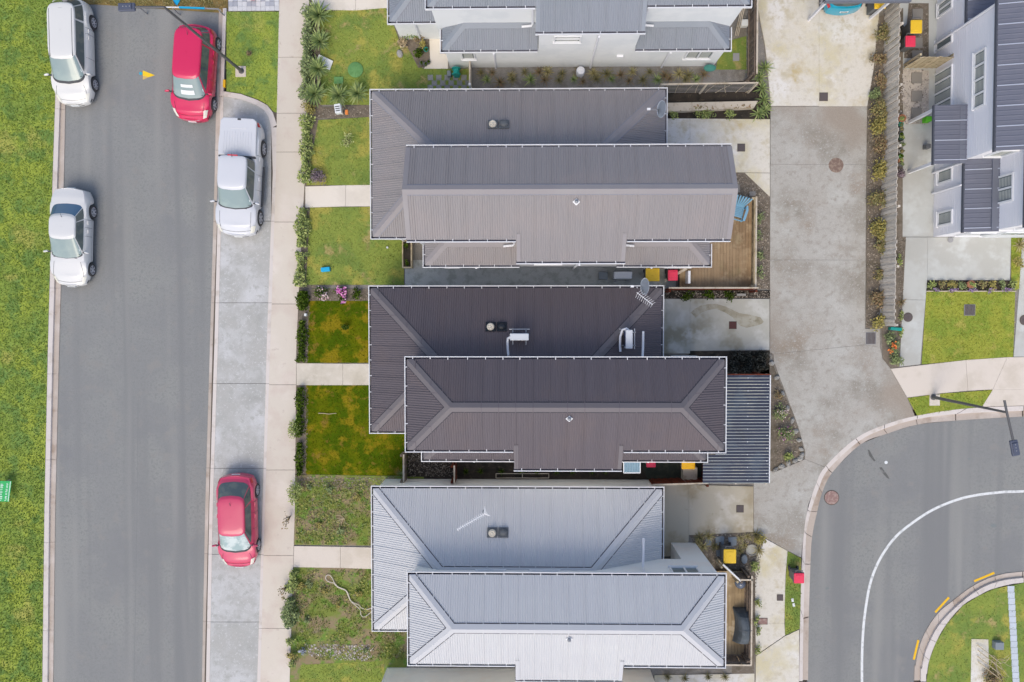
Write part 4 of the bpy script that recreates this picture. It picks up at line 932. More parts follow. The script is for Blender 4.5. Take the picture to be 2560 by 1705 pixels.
tag(MB().sheet(P([(1822, 430), (1862, 432), (1925, 492), (1925, 722), (1886, 722), (1886, 496), (1822, 496)]), .002).build('bark_bed', mulch), kind='structure')
tag(MB().sheet(P([(1722, 878), (1924, 877), (1924, 936), (1722, 936)]), .002).build('planting_bed', soil), kind='structure')
tag(MB().sheet(P([(1932, 910), (1993, 1066), (2011, 1130), (2010, 1146), (1936, 1177), (1900, 1180), (1900, 930)]), .002).build('rock_bed', mulch), kind='structure')
tag(MB().sheet(P([(2197, 42), (2168, 266), (2165, 820), (2202, 822), (2235, 860), (2256, 860), (2258, 20)]), .0).build('shrub_bed', mulch), kind='structure')
tag(MB().sheet(P([(1660, 216), (1900, 200), (1926, 266), (1926, 298), (1660, 296)]), .0).build('side_bed', soil), kind='structure')
tag(MB().sheet(P([(1723, 1338), (1884, 1330), (1912, 1346), (1890, 1390), (1890, 1500), (1884, 1705), (1830, 1705), (1830, 1440), (1780, 1425)]), .002).build('bark_bed', mulch), kind='structure')
# right-hand house's ground
tag(MB().sheet(P([(2252, -60), (2470, -60), (2470, 592), (2243, 592), (2243, 340)]), -.02).build('side_yard', path_grey), kind='structure')
tag(MB().sheet(P([(2272, 8), (2322, 8), (2322, 145), (2260, 145)]), -.004).build('dark_chip_bed', mulch), kind='structure')
tag(MB().sheet(P([(2256, 172), (2322, 176), (2322, 310), (2247, 310)]), -.004).build('shell_bed', gravelbed), kind='structure')
tag(MB().sheet(P([(2243, 310), (2255, 310), (2255, 592), (2243, 592)]), -.004).build('shell_bed', gravelbed), kind='structure')
tag(MB().sheet(P([(2243, 592), (2265, 592), (2252, 850), (2243, 850)]), -.004).build('narrow_bed', mulch), kind='structure')
pathway('entry_path', [[(2265, 593), (2319, 593), (2318, 700), (2314, 750), (2257, 749)], [(2257, 749), (2314, 750), (2301, 911), (2249, 917), (2252, 850)]], .012, path_grey)
pathway('entry_path', [[(2319, 593), (2528, 593), (2525, 700), (2318, 700)]], .012, path_grey)
tag(MB().sheet(P([(2318, 702), (2540, 702), (2537, 727), (2316, 727)]), .0).build('flower_bed', soil), kind='structure')
grass(P([(2316, 727), (2538, 727), (2533, 892), (2440, 898), (2304, 911)]), 0.0, grass_pale, bl_pale, 'right_lawn', 300)
grass(P([(2528, 592), (2556, 592), (2550, 720), (2538, 727), (2528, 700)]), 0.0, grass_pale, bl_pale, 'right_lawn', 300)
pathway('entry_path', [[(2556, 592), (2700, 592), (2700, 892), (2534, 892), (2548, 720)]], .012, path_grey)
fpb = pathway('footpath', [[(2227, 922), (2415, 900), (2420, 977), (2356, 983), (2268, 994)], [(2415, 900), (2518, 893), (2482, 974), (2420, 977)], [(2518, 893), (2720, 892), (2720, 974), (2482, 974)], [(2482, 974), (2720, 974), (2720, 1013), (2560, 1014), (2455, 1017)]], .016, walk_cream)
grass(P([(2269, 995), (2356, 984), (2481, 975), (2455, 1017), (2416, 1021), (2293, 1039)]), 0.004, grass_pale, bl_pale, 'grass_berm', 320)
# curved road, lower right
rdC = [(2720, 1038), (2560, 1042), (2392, 1052), (2296, 1062), (2220, 1085), (2153, 1112), (2082, 1183), (2057, 1234), (2045, 1280), (2032, 1344), (2028, 1412), (2024, 1544), (2022, 1705), (2020, 2100)]
kfC = [(2720, 1024), (2560, 1027), (2392, 1035), (2293, 1048), (2211, 1072), (2146, 1104), (2071, 1173), (2048, 1218), (2027, 1280), (2016, 1335), (2013, 1412), (2009, 1549), (2007, 1705), (2005, 2100)]
kbC = [(2720, 1012), (2560, 1015), (2416, 1021), (2293, 1039), (2211, 1062), (2139, 1096), (2065, 1164), (2041, 1206), (2019, 1275), (2010, 1327), (2005, 1396), (2001, 1522), (1998, 1705), (1996, 2100)]
rdI = [(2720, 1424), (2560, 1431), (2490, 1442), (2435, 1467), (2386, 1503), (2348, 1535), (2318, 1579), (2301, 1620), (2291, 1670), (2288, 1705), (2278, 2100)]
kfI = [(2720, 1438), (2560, 1445), (2493, 1455), (2441, 1478), (2390, 1518), (2350, 1560), (2327, 1599), (2311, 1640), (2304, 1682), (2302, 1705), (2294, 2100)]
kbI = [(2720, 1450), (2560, 1456), (2485, 1471), (2448, 1488), (2407, 1513), (2366, 1560), (2340, 1605), (2323, 1650), (2317, 1685), (2315, 1705), (2308, 2100)]
tag(MB().sheet(P([(x - 2, y) for x, y in rdC] + [(x, y) for x, y in reversed(rdI)]), ZR).build('curved_road', asphalt), kind='structure')
def smooth(pl, k=4):
    out = []; pts = [Vector((x, y, 0)) for x, y in pl]; n = len(pts)
    for i in range(n - 1):
        p0, p1, p2, p3 = pts[max(i-1, 0)], pts[i], pts[i+1], pts[min(i+2, n-1)]
        for j in range(k):
            t = j / k; q = .5 * (2*p1 + (p2 - p0) * t + (2*p0 - 5*p1 + 4*p2 - p3) * t*t + (3*p1 - p0 - 3*p2 + p3) * t**3); out.append((q.x, q.y))
    out.append(pl[-1]); return out
for lab, back, front, road in (('o', kbC, kfC, rdC), ('i', kbI, kfI, rdI)):
    kc = thing('kerb', None, None); tag(kc, kind='structure')
    b_, f_, r_ = smooth(back), smooth(front), smooth(road); step = 4
    for i in range(0, len(b_) - 1, step):
        j = min(i + step, len(b_) - 1)
        e0 = .02; b2, f2, r2 = [[tuple(Vector(L_[i]).lerp(Vector(L_[i+1]), e0 * 2))] + L_[i+1:j] + [tuple(Vector(L_[j]).lerp(Vector(L_[j-1]), e0 * 2))] for L_ in (b_, f_, r_)]
        MB().strip(P(b2), P(f2), .012, .0).build('kerb_stone', kerb_conc, kc)
        MB().strip(P(f2), P(r2), ZR + .008, ZR + .028).build('gutter_slab', gutter_conc, kc)
wl = smooth([(2720, 1226), (2560, 1228.5), (2496, 1231), (2419, 1242), (2359, 1262), (2312, 1286), (2254, 1328), (2222, 1363), (2194, 1409), (2175, 1461), (2164, 1522), (2158, 1577), (2155, 1645), (2155, 1705), (2155, 2100)])
wp = P(wl, ZR + .005); A_, B_ = [], []
for i, q in enumerate(wp):
    d = (wp[min(i+1, len(wp)-1)] - wp[max(i-1, 0)]).normalized(); s = Vector((-d.y, d.x, 0)) * .058; A_.append(q + s); B_.append(q - s)
tag(MB().grid([A_, B_]).build('road_marking', paint_white), kind='structure')
for (x0, y0), (x1, y1) in (((2435.5, 1453), (2486, 1432)), ((2338, 1531), (2372.5, 1493.5)), ((2284.5, 1649), (2296, 1600))):
    a, b = U(x0, y0, ZR + .005), U(x1, y1, ZR + .005); d = (b - a).normalized(); s = Vector((-d.y, d.x, 0)) * .05
    tag(MB().sheet([a + s, b + s, b - s, a - s]).build('road_marking', paint_yellow), kind='structure')
for pts in ([(2172, 1126), (2176, 1126), (2188, 1147), (2192, 1153), (2188, 1155), (2176, 1141)], [(2201, 1170), (2207, 1169), (2224, 1192), (2227, 1199), (2220, 1196), (2207, 1182)]):
    tag(MB().sheet(P(pts), ZR + .004).build('road_stain', stain), kind='structure')
tag(MB().lathe([(.11, 0), (.001, .001)], U(2484, 1314, ZR + .004), 14, 1.25, .8).build('road_stain', M('faint_stain', lin(126,132,132), (), (.1, 40))), kind='structure')
grass(P([(2721, 1452), (2560, 1457), (2485, 1472), (2448, 1489), (2407, 1514), (2366, 1561), (2340, 1606), (2323, 1651), (2316, 1705), (2309, 2090), (2720, 2090)]), 0.006, grass_yard, bl_yard, 'corner_lawn', 110)
for x_, y_, r_ in ((2068, 1471, .07), (2423, 1147, .05), (2300, 1290, .04), (330, 700, .05)): tag(MB().lathe([(r_, 0), (.001, .001)], U(x_, y_, ZR + .004), 11, 1.2, .8).build('road_stain', bpy.data.materials['faint_stain']), kind='structure')
# strip beside the curved road, lower middle
pathway('footpath', [[(1912, 1346), (1969, 1377), (1964, 1440), (1961, 1558), (1888, 1558), (1888, 1400)], [(1888, 1558), (1961, 1558), (1963, 1588), (1890, 1638)]], .012, slab_stain)
pathway('footpath', [[(1890, 1640), (1963, 1590), (1998, 1574), (1998, 1705), (1996, 1900), (1886, 1900)]], .012, slab_stain)
grass(P([(1969, 1378), (2003, 1396), (2001, 1522), (1999, 1572), (1963, 1588), (1961, 1500)]), 0.004, grass_yard, bl_yard, 'grass_strip', 320)

# ================================================================ BUILDINGS
hA = row_house(1062, 24, 'white house with blue grey steel roofs at the top edge of the photo', roof_blue, cap_blue, channel2, wall_white)
hB = row_house(1016, 606, 'taupe roofed house whose upper roof ends in gables', roof_taupe, cap_taupe, channel2, wall_grey, gable=True)
hC = row_house(1012, 1131, 'charcoal roofed house with two heat pumps on its lower roof', roof_char, cap_char, channel, wall_white)
hD = row_house(1018, 1665, 'cream house with pale silver grey steel roofs', roof_pale, cap_pale, channel, wall_cream)
hE = row_house(1022, 2203, 'house with slate blue roof just showing at the bottom edge', roof_navy, cap_navy, channel, wall_cream)
for h, mt, fx in ((hA, vent_grey, 6.55), (hB, vent_grey, 6.6), (hC, vent_black, 6.45), (hD, vent_grey, 6.4)):
    if h is not hA: roof_vents(h, mt)
    flue(h, fx)
# small fittings on the white house's south wall
MB().box(6.62 + 1.2, 6.9 + 1.2, -.83 + .03, -.83 + .125, 1.5, 1.62).build('vent_grille', white_trim, hA)

# two-storey house on the right: lower block, upper bay flush with it, upper part set back
hR = thing('house', 'pale weatherboard house with navy standing seam roofs on the right', 'house', (0, 0, 0)); XW = 18.28
y_s = U(2322, 592, 0).y; y_n = y_s + 30; bayS, bayN = U(2470, 374, ZU).y + .1, U(2394, 51, 2.9).y; XB = 19.5
yr_s = y_s
w = MB(); w.box(XW, XW + 14, y_s, y_n, -.02, 2.5); w.box(XW + .003, XW + 13, bayS, bayN, 2.501, ZU - .1); w.box(XB, XW + 13, y_s + .02, bayS - .002, 2.501, ZU - .1); w.box(XB, XW + 13, bayN + .002, y_n, 2.501, ZU - .1)
w.build('wall', wall_board, hR)
bd = MB()                                  # weatherboard laps
for k in range(27):
    z = .15 + k * .175; 
    bd.box(XW - .007, XW - .002, bayS if z > 2.5 else y_s, bayN if z > 2.5 else y_n, z, z + .012)
    if z > 2.6: bd.box(XB - .007, XB - .002, y_s + .02, bayS - .01, z, z + .012)
bd.build('weatherboard', wall_board, hR)
def tray_roof(name, x0, x1, y0, y1, z, tan, flash=None):
    """long run steel trays falling towards -x, ribs along x"""
    m = MB(); n = max(2, round((y1 - y0) / .195)); p = (y1 - y0) / n; rows0, rows1 = [], []
    for i in range(n):
        big = .034 if i % 4 == 0 else .016
        for f, hh in ((0, 0), (.62, 0), (.70, big), (.86, big), (.94, 0)):
            y = y0 + (i + f) * p; rows0.append((x0, y, z + hh)); rows1.append((x1, y, z + (x1 - x0) * tan + hh))
    rows0.append((x0, y1, z)); rows1.append((x1, y1, z + (x1 - x0) * tan)); m.grid([rows1, rows0])
    r = m.build(name, roof_navy, hR)
    f = MB(); f.box(x0 - .035, x0 + .03, y0 - .02, y1 + .02, z - .16, z - .015); f.build('fascia', M('dark_fascia', lin(84,88,98)) if 'dark_fascia' not in bpy.data.materials else bpy.data.materials['dark_fascia'], r)
    e = MB(); e.box(x0, x1, y0 - .04, y0 + .03, z - .16, z + .0); e.build('verge_trim', white_trim, r) if False else None
    for i in range(0, n, 4):                # pale lap joints between trays
        lb = MB(); y = y0 + (i + .80) * p
        lb.add([(x0, y - .02, z + .037), (x0, y + .02, z + .037), (x1, y + .02, z + .037 + (x1 - x0) * tan), (x1, y - .02, z + .037 + (x1 - x0) * tan)], [(3, 2, 1, 0)])
        lb.build('tray_lap', M('pale_lap', lin(176,182,196)) if 'pale_lap' not in bpy.data.materials else bpy.data.materials['pale_lap'], r)
    return r
t15 = math.tan(R(14))
tray_roof('upper_roof', XW - .16, XW + 7, bayS - .14, bayN + .3, ZU - .04, t15)
tray_roof('upper_roof', XB - .16, XW + 7, y_s - .1, bayS - .142, ZU - .04, t15)
tray_roof('upper_roof', XB - .16, XW + 7, bayN + .302, y_n, ZU - .04, t15)
pz = 2.56
rA = tray_roof('lower_roof', XW - .05, XB, y_s - .06, bayS - .004, pz, t15); tray_roof('lower_roof', XW - .05, XB, bayN + .004, y_n, pz, t15)
pS, pN = U(2336, 410, 2.5).y, U(2336, 263, 2.5).y; pX = U(2336, 340, 2.5).x
rP = tray_roof('porch_roof', pX, XW - .004, pS, pN, pz - .06, math.tan(R(5)))
for r_, xa, ya_, yb_, zz in ((rA, XB - .30, y_s, bayS, pz + (XB - XW) * t15), (rP, XW - .28, pS, pN, pz + .02)):
    MB().box(xa, xa + .29, ya_ + .01, yb_ - .01, zz - .03 - .02, zz + .025).build('apron_flashing', cap_navy, r_)
for yy in (pS + .1, pN - .1): MB().box(pX + .08, pX + .2, yy - .06, yy + .06, 0, pz - .2).build('porch_post', white_trim, rP)
def WX(px, py, x):                          # photo point on the wall plane x
    d = CAM_Q @ Vector(((px - 1280) / F_PX, -(py - 852.5) / F_PX, -1)); t = x / d.x; return d.y * t, CAM_H + d.z * t
def win_west(x, corners, mull=0, blinds=.1):
    (pxl, pyl), (pxr, pyr) = corners        # lower-left (ground side, south) and upper-right (roof side, north) corners as photographed
    ya_, za = WX(pxl, pyl, x); yb_, zb_ = WX(pxr, pyr, x); y0, y1 = sorted((ya_, yb_)); z0, z1 = sorted((za, zb_))
    window_on(hR, 'x', x - .003, y0, y1, z0, z1, -1, blinds=blinds, mull=[y0 + (y1 - y0) * (i + 1) / (mull + 1) for i in range(mull)], frame_w=.07)
win_west(XW, T(1920, 0, [(1556, 165), (1690, -60)]), 1)
win_west(XW, T(1920, 0, [(1538, 480), (1690, 275)]), 0, .0)
win_west(XW, T(1920, 0, [(1472, 1085), (1690, 580)]), 3, .09)
win_west(XW, T(1920, 0, [(1880, 1005), (1998, 425)]), 3, .09)
win_west(XW, T(1920, 0, [(1475, 1420), (1525, 1115)]), 1, .0)
win_west(XW, T(1920, 430, [(1553, 117), (1690, -55)]), 0, .1)
win_west(XW, T(1920, 430, [(1553, 500), (1690, 335)]), 0, .1)
win_west(XB, T(1920, 430, [(2097, 295), (2248, 0)]), 1, .1)
window_on(hR, 'y', bayS - .003, XW + .3, XB - .2, 3.3, 4.5, -1, blinds=.12)
# garage door with glazed panels and a window on the south wall
gd = MB().box(XW + 2.0, XW + 4.6, y_s - .05, y_s - .004, .02, 2.1).build('garage_door', wall_white, hR)
for i in range(4): MB().box(XW + 2.1 + i * .63, XW + 2.62 + i * .63, y_s - .062, y_s - .0515, 1.55, 1.9).build('pane', glass, gd)
for k in range(4): MB().box(XW + 2.0, XW + 4.6, y_s - .058, y_s - .0515, .5 * k + .35, .5 * k + .38).build('panel_groove', wall_grey, gd)
window_on(hR, 'y', y_s - .003, XW + .5, XW + 1.6, .9, 2.1, -1)
window_on(hR, 'y', y_s + .017, XB + .4, XB + 2.2, 3.3, 4.5, -1, mull=(XB + 1.3,))
for pb, ztop in (((2309, 112), ZU - .2), ((2274, 316), 2.5), ((2273, 433), 2.5), ((2312, 484), 2.5)):
    q = U(pb[0], pb[1], .02); xx = min(q.x, XW - .07) if pb[0] != 2274 else q.x
    MB().tube([(XW - .09, q.y, .03), (XW - .09, q.y, ztop - .1), (XW - .02, q.y, ztop)], .05, 8).build('downpipe', pvc, hR)

# ================================================================ CARS
p_white = paintmat('white_car_paint', lin(227,226,222)); p_silver = paintmat('silver_white_car_paint', lin(220,220,219)); p_red = paintmat('crimson_car_paint', lin(212,36,88)); p_rose = paintmat('rose_red_car_paint', lin(206,66,102)); p_ute = paintmat('white_ute_paint', lin(215,217,222)); p_cyan = paintmat('turquoise_car_paint', lin(18,160,190))
hatch_deck = ((0, .95), (.06, .98), (.6, .95), (.72, .96), (.9, .78), (1, .60))
car('parked_car', 'white hatchback parked at the top left beside the grass verge', 'car', (234, 57), (238, 212), ZR, p_white, 1.74, .98, .9, 1.5, .94, hatch_deck, (.80, .02, .60, .10), .60, spokes=7, grooves=True, antenna=None, rear_tail=False)
car('parked_car', 'silver sedan with a dark blue rear window parked by the left kerb', 'car', (233.5, 530), (230.5, 675), ZR, p_silver, 1.70, .80, 1.0, 1.40, .90, ((0, .90), (.1, .96), (.3, .95), (.6, .92), (.7, .92), (.9, .76), (1, .6)), (.72, .15, .52, .30), .58, glass_r=car_glass_blue, spokes=6, antenna=.06, strip=True, rear_tail=False)
suv, sv = car('parked_car', 'crimson SUV with white papers behind its windscreen near the lamp post', 'car', (546.5, 111), (536, 263), ZR, p_red, 1.78, .86, .62, 1.6, 1.0, ((0, 1.0), (.06, 1.03), (.6, 1.0), (.74, 1.02), (.93, .90), (1, .66)), (.79, .035, .60, .10), .60, spokes=5, wrap_front=True, antenna=.28)
car('parked_car', 'rose red small car parked alone at the lower end of the bay', 'car', (643.5, 1225), (646.5, 1363), ZB, p_rose, 1.72, .95, .80, 1.46, .93, ((0, .86), (.08, .95), (.6, .93), (.74, .94), (.92, .76), (1, .58)), (.80, .05, .60, .22), .59, spokes=7, antenna=.3, glass_f=M('car_glass_silver', lin(196,206,204), [(lin(150,170,170), 1.4, .45, .6)], (0, 1), .08, spec=.5, coat=.3, world_co=False))
ute, ud = car('pickup_truck', 'white double cab pickup with a ribbed tray lid in the parking bay', 'pickup truck', (659.5, 373), (651, 546), ZB, p_ute, 1.86, .9, 1.2, 1.74, 1.06, ((0, 1.06), (.3, 1.1), (.68, 1.06), (.74, 1.08), (.92, 1.0), (1, .78)), (.77, .34, .62, .345), .62, wheel_r=.37, spokes=6, ute=True, antenna=.08, wrap_front=True)
# hard lid over the tray, with pressed ribs, latch and the brake light strip of the cab
yl0, yl1 = ud['yr'] + .05, ud['ybr'] - .06
lid = MB().prism([(-.66, yl0), (.66, yl0), (.80, yl0 + .12), (.84, yl1), (-.84, yl1), (-.80, yl0 + .12)], 1.06, 1.2).build('tray_lid', p_ute, ute, bevel=.04)
for i in range(11): MB().tube([(-.6 + i * .12, yl1 - .1, 1.2), (-.6 + i * .12, yl0 + .6, 1.2)], .012, 5).build('rib', p_ute, lid)
MB().box(-.11, .04, yl0 + .02, yl0 + .1, 1.17, 1.206).build('latch', blackplastic, lid); MB().tube([(-.4, yl0 + .42, 1.2), (-.36, yl0 + .46, 1.2), (.36, yl0 + .46, 1.2), (.4, yl0 + .42, 1.2)], .01, 5).build('rib', p_ute, lid)
MB().box(-.80, .80, yl1, yl1 + .07, 1.0, 1.22).build('cab_gap', blackplastic, ute); MB().box(-.22, .22, ud['ytr'] - .045, ud['ytr'] + .03, 1.66, 1.70).build('brake_light', lamp_red, ute)
for s in (-1, 1): MB().tube([(s * .95, -.75, .42), (s * .97, -.6, .4), (s * .97, .9, .4), (s * .95, 1.05, .42)], .05, 8).build('side_step', blackplastic, ute)
# turquoise car under the carport roof: nose away, tail towards the viewer
cyan_car, cd = car('parked_car', 'turquoise car with its tail showing below the carport roof', 'car', (2148, 2), (2146, -138), .012, p_cyan, 1.7, .8, .6, 1.5, .93, hatch_deck, (.80, .03, .60, .12), .6, face=1, group='cars parked along the street')
MB().box(-.16, .12, cd['yr'] - .05, cd['yr'] - .032, .70, .76).build('tail_badge', chrome, cyan_car)
# papers behind the SUV's windscreen
for tl_, v0, v1 in (((88.2, 89.75, 90, 90.4, 92.2), .58, .70), ((87.8, 89.7, 90, 90.4, 92.6), .28, .46)):
    MB().grid([[sv['cp'](R(q), v0 + (v1 - v0) * j / 2, .022) for q in tl_] for j in range(3)]).build('paper', paper, suv)

# ================================================================ STREET FURNITURE
def lamp(base_px, top_px, h, label, head_px, tail_px=None, z0=0.0, zh=None):
    b = U(*base_px, z0); t = thing('street_lamp', label, 'street lamp', b, 0, 'street lamps'); tp = U(*top_px, h) - b
    tp = Vector((tp.x, tp.y, h - z0)); hd = U(*head_px, h + .12) - b; hd.z = h - z0 + .1
    MB().tube([(0, 0, .0), (0, 0, .5), tp * .5, tp], .085, 12, .045).build('pole', pole_dark, t, smooth=True)
    MB().lathe([(.13, 0), (.13, .04), (.1, .06)], n=14).build('base_flange', pole_dark, t)
    d = hd - tp; d.normalize(); end = hd - d * .2
    pts = [tp, end]
    if tail_px is not None: q = U(*tail_px, h) - b; q.z = h - z0; pts = [q, tp, end]
    MB().tube(pts, .045, 10).build('arm', pole_dark, t, smooth=True)
    a = math.atan2(d.y, d.x); m = Matrix.Rotation(a, 3, 'Z')
    hb = MB().obox(hd + Vector((0, 0, -.02)), .62, .3, .12, m=m).build('lamp_head', lamp_navy, t, bevel=.04)
    MB().obox(hd + Vector((0, 0, .055)), .4, .2, .05, m=m).build('heat_sink', lamp_navy, hb, bevel=.01)
    for k in range(3): MB().lathe([(.025, 0), (.01, .02)], hd + m @ Vector((-.14 + .12 * k, 0, .08)), 8).build('bolt', steel, hb)
    MB().obox(hd + Vector((0, 0, -.085)), .44, .22, .012, m=m).build('lens', lamp_clear, hb)
    return t
pad = MB().box(-.235, .235, -.24, .24, -.1, .03).build('lamp_base_pad', path_conc, None, loc=U(602, 179, 0)); tag(pad, 'square concrete pad under the lamp post on the left berm', 'concrete pad', 'concrete lamp pads')
pad = MB().box(-.23, .23, -.25, .25, -.1, .03).build('lamp_base_pad', path_conc, None, loc=U(2336, 1000, 0)); tag(pad, 'square concrete pad under the lamp post by the curved road', 'concrete pad', 'concrete lamp pads')
lamp((604, 178), (411, 18), 7.3, 'tall dark street lamp leaning over the crimson SUV', (316, 17))
lamp((2333, 993), (2517, 1031), 5.3, 'dark street lamp whose head hangs over the curved road', (2538, 1120), (2511, 1001), .03)
# barrier board and blue sheet at the end of the road
t = thing('road_end_barrier', 'thin barrier rail with a blue section across the road end', 'barrier', U(480, 20, ZR))
o_ = t.location
def rel(px, py, z): return U(px, py, z) - o_
MB().beam(rel(340, 17, .72), rel(448, 18.5, .72), .04).build('rail', white_trim, t); MB().beam(rel(448, 18.5, .72), rel(512, 21, .72), .07).build('blue_rail', cyan, t); MB().beam(rel(512, 21, .72), rel(548, 23, .72), .05).build('rail', steel, t)
for px in (346, 430, 545): q = rel(px, 17 + (px - 340) * .03, .72); MB().tube([(q.x, q.y, 0), (q.x, q.y, .74)], .03, 8).build('post', steel, t)
m = MB(); q = [U(432, 0, -.02), U(450, 0, .02), U(442.5, 14, .0), U(437, 9, .06)]; c = sum(q, Vector()) / 4
m.add([v - c for v in q], [(0, 3, 2, 1)]); m.add([v - c - Vector((0, 0, .01)) for v in q], [(0, 1, 2, 3)]); o = m.build('blue_sheet', cyan, None, loc=c); tag(o, 'small blue plastic sheet caught beyond the road end', 'plastic sheet')
for pts, m_, zz in (([(357, 176), (387, 188), (372, 193), (357, 189)], M('survey_paint_yellow', lin(246,204,44), (), (.05, 30)), .005), ([(357, 189), (372, 193), (357, 199.5)], M('worn_survey_paint', lin(206,176,112), (), (.1, 30)), .005), ([(348, 182), (351, 179), (355, 181), (355.5, 186), (352, 188), (348.5, 186)], M('survey_paint_blue', lin(40,170,200), [(lin(110,150,156), 9, .5, .66)], (.05, 30)), .005)):
    tag(MB().sheet(P(pts, ZR + zz)).build('road_marking', m_), kind='structure')
# green sign board on the verge at the left edge
t = thing('sign_board', 'green sign board with white lettering at the left edge of the verge', 'sign', U(6, 1228, .5), R(-8)); tilt = Matrix.Rotation(R(28), 3, 'Y')
MB().obox((0, 0, 0), .62, .95, .03, m=tilt).build('board', sign_green, t)
tm = MB(); k = random.Random(4)
for row, (x, n_, hh) in enumerate(((.16, 15, .085), (-.05, 11, .14), (-.22, 13, .06))):
    y = -.42
    while y < .40:
        l = k.uniform(.02, .045); tm.obox(tilt @ Vector((x + k.uniform(-.01, .01), y, .018)), hh * k.uniform(.6, 1), l, .004, m=tilt); y += l + k.uniform(.012, .03) + (.03 if k.random() < .2 else 0)
tm.obox(tilt @ Vector((.27, 0, .018)), .03, .93, .004, m=tilt); tm.build('lettering', sign_white, t)
for s in (-1, 1): MB().tube([(0, s * .42, -.02), (-.02, s * .42, -.5)], .025, 6).build('post', rail_wood, t)
# brown dead tuft on the berm
shrub(626, 136, .14, .2, leaf_rust, 'small dead brown plant on the grass berm', 'dead_plant', 'dead plant', 120, .06)
red_cloth = shrub(634, -4, .18, .3, blade_mat('red_fabric_scraps', [lin(226,80,90), lin(236,104,112)]), 'bundle of red cloth at the top edge by the cobbles', 'cloth_bundle', 'cloth', 60, .14)

# covers and drains
manhole(2090, 413, 'round rusty manhole cover in the middle of the grey driveway', iron, .33, .0)
manhole(2079, 1244, 'round reddish manhole cover in the curved road by the kerb', iron_red, .31, ZR + .004)
manhole(2270, 793, 'small round dark cover in the entry path', iron_dark, .175, .016)
cover_plate(2059, 242, 'square brown drain cover at the foot of the stained driveway', iron_dark, .34)
cover_plate(1853, 369, 'square brown drain cover on the pad beside the taupe roofed house', iron_dark, .31)
cover_plate(1832, 813, 'square dark red drain cover on the damp grey pad', M('dark_red_iron', lin(88,56,54), (), (.12, 40)), .31)
cover_plate(1850, 1272, 'square drain cover on the tan concrete pad', iron_dark, .30)
cover_plate(1906, 1553, 'reddish rectangular drain cover on the walk beside the deck fence', iron_red, .43, .26)
cover_plate(1950, 1494, 'small square brown drain cover beside the grass strip', iron_dark, .25)
cover_plate(2177, 846, 'iron grate in the driveway corner near the end of the paling fence', iron_dark, .42, .5, .0, .012, True, 'drain_grate', 'drain grate')
cover_plate(2424, 775, 'pale framed iron grate sunk in the right lawn', iron_dark, .46, .46, .0, .02, True, 'drain_grate', 'drain grate')
manhole(2562, 800, 'dark round cover cut by the right edge of the photo', iron_dark, .2, .016)

# ================================================================ FENCES
fa, fb = U(2213, -60, 0), U(2198, 815, 0)
fence('paling_fence', 'long weathered grey paling fence beside the shared driveway', fb, fa, 1.5, fence_wood, .15, .006, fence_wood, side=-1, lap=.016)
fence('paling_fence', 'short pale cross fence beside the yellow and red bins on the right', U(2258, 170, 0), U(2345, 170, 0), 1.5, fence_tan, .12, .005, side=1)
fence('paling_fence', 'brown board fence between the white house and the stained driveway', U(1868, 210, 0), U(1870, -40, 0), 1.5, fence_brown, .13, .005, side=1, cap=rail_wood)
# wire fence frame behind the taupe house
t = thing('wire_fence', 'timber framed wire trellis fence with pale rails', 'fence', U(1770, 236, 0)); o_ = t.location
tl, tr_, bl_, br_ = rel(1653, 211, 1.5), rel(1895, 207, 1.5), rel(1655, 259, .3), rel(1892, 256, .3)
MB().beam(tl, tr_, .06).build('top_rail', rail_wood, t)
for px, py in ((1654, 211), (1768, 209), (1894, 207)): q = rel(px, py, 1.5); MB().beam((q.x, q.y, 0), q, .07).build('post', rail_wood, t)
wm_ = MB()
for k in range(6): z = .25 + k * .2; a = Vector((tl.x, tl.y, z)); b = Vector((tr_.x, tr_.y, z)); wm_.tube([a, (a + b) / 2 + Vector((0, 0, -.03)), b], .006, 4)
wm_.build('wire', wire, t)
vm_ = MB()
for k in range(9):
    a = Vector((tl.x + .4 + k * .45, tl.y + .02, .1)); q = rng.uniform(-.5, .5); vm_.tube([a, a + Vector((q * .5, .05, .5)), a + Vector((q, .02, 1.2))], .014, 4, .006)
vm_.build('climber_stem', twig, t)
rw = MB().prism(P([(1655, 262), (1890, 257), (1880, 274), (1655, 284)]), 0, .32).build('retaining_wall', rail_wood, None); tag(rw, 'low pale timber retaining wall scattered with leaves', 'retaining wall')
lv = chips_on(P([(1700, 265), (1888, 260), (1880, 272), (1700, 278)], .32), .325, 40, .09, leaf_rust, 'fallen_leaves', 'fallen brown leaves lying on the low retaining wall')
# deck of the taupe house: boards one by one
def deck(label, poly_px, z, mat, board=.14, drop=None):
    pw = P(poly_px, z); xs = [q.x for q in pw]; ys = [q.y for q in pw]; x0, x1, y0, y1 = min(xs), max(xs), min(ys), max(ys)
    t = thing('deck', label, 'deck', ((x0 + x1) / 2, (y0 + y1) / 2, 0)); n = round((x1 - x0) / board); w = (x1 - x0) / n
    me = MB().box(-w/2 + .004, w/2 - .004, -.5, .5, z - .03, z).mesh('deck_board', mat)
    for i in range(n):
        cut = rng.uniform(.3, .7); L_ = y1 - y0
        for a, b in ((0, cut), (cut, 1)):
            o = link('deck_board', me, t, (x0 + (i + .5) * w - t.location.x, y0 + L_ * (a + b) / 2 - t.location.y, rng.uniform(-.002, .002))); o.scale = (1, L_ * (b - a) - .006, 1)
    MB().box(x0 + .02 - t.location.x, x1 - .02 - t.location.x, y0 + .02 - t.location.y, y1 - .02 - t.location.y, .02, z - .034).build('substructure', deck_gap, t)
    return t, (x0, x1, y0, y1)
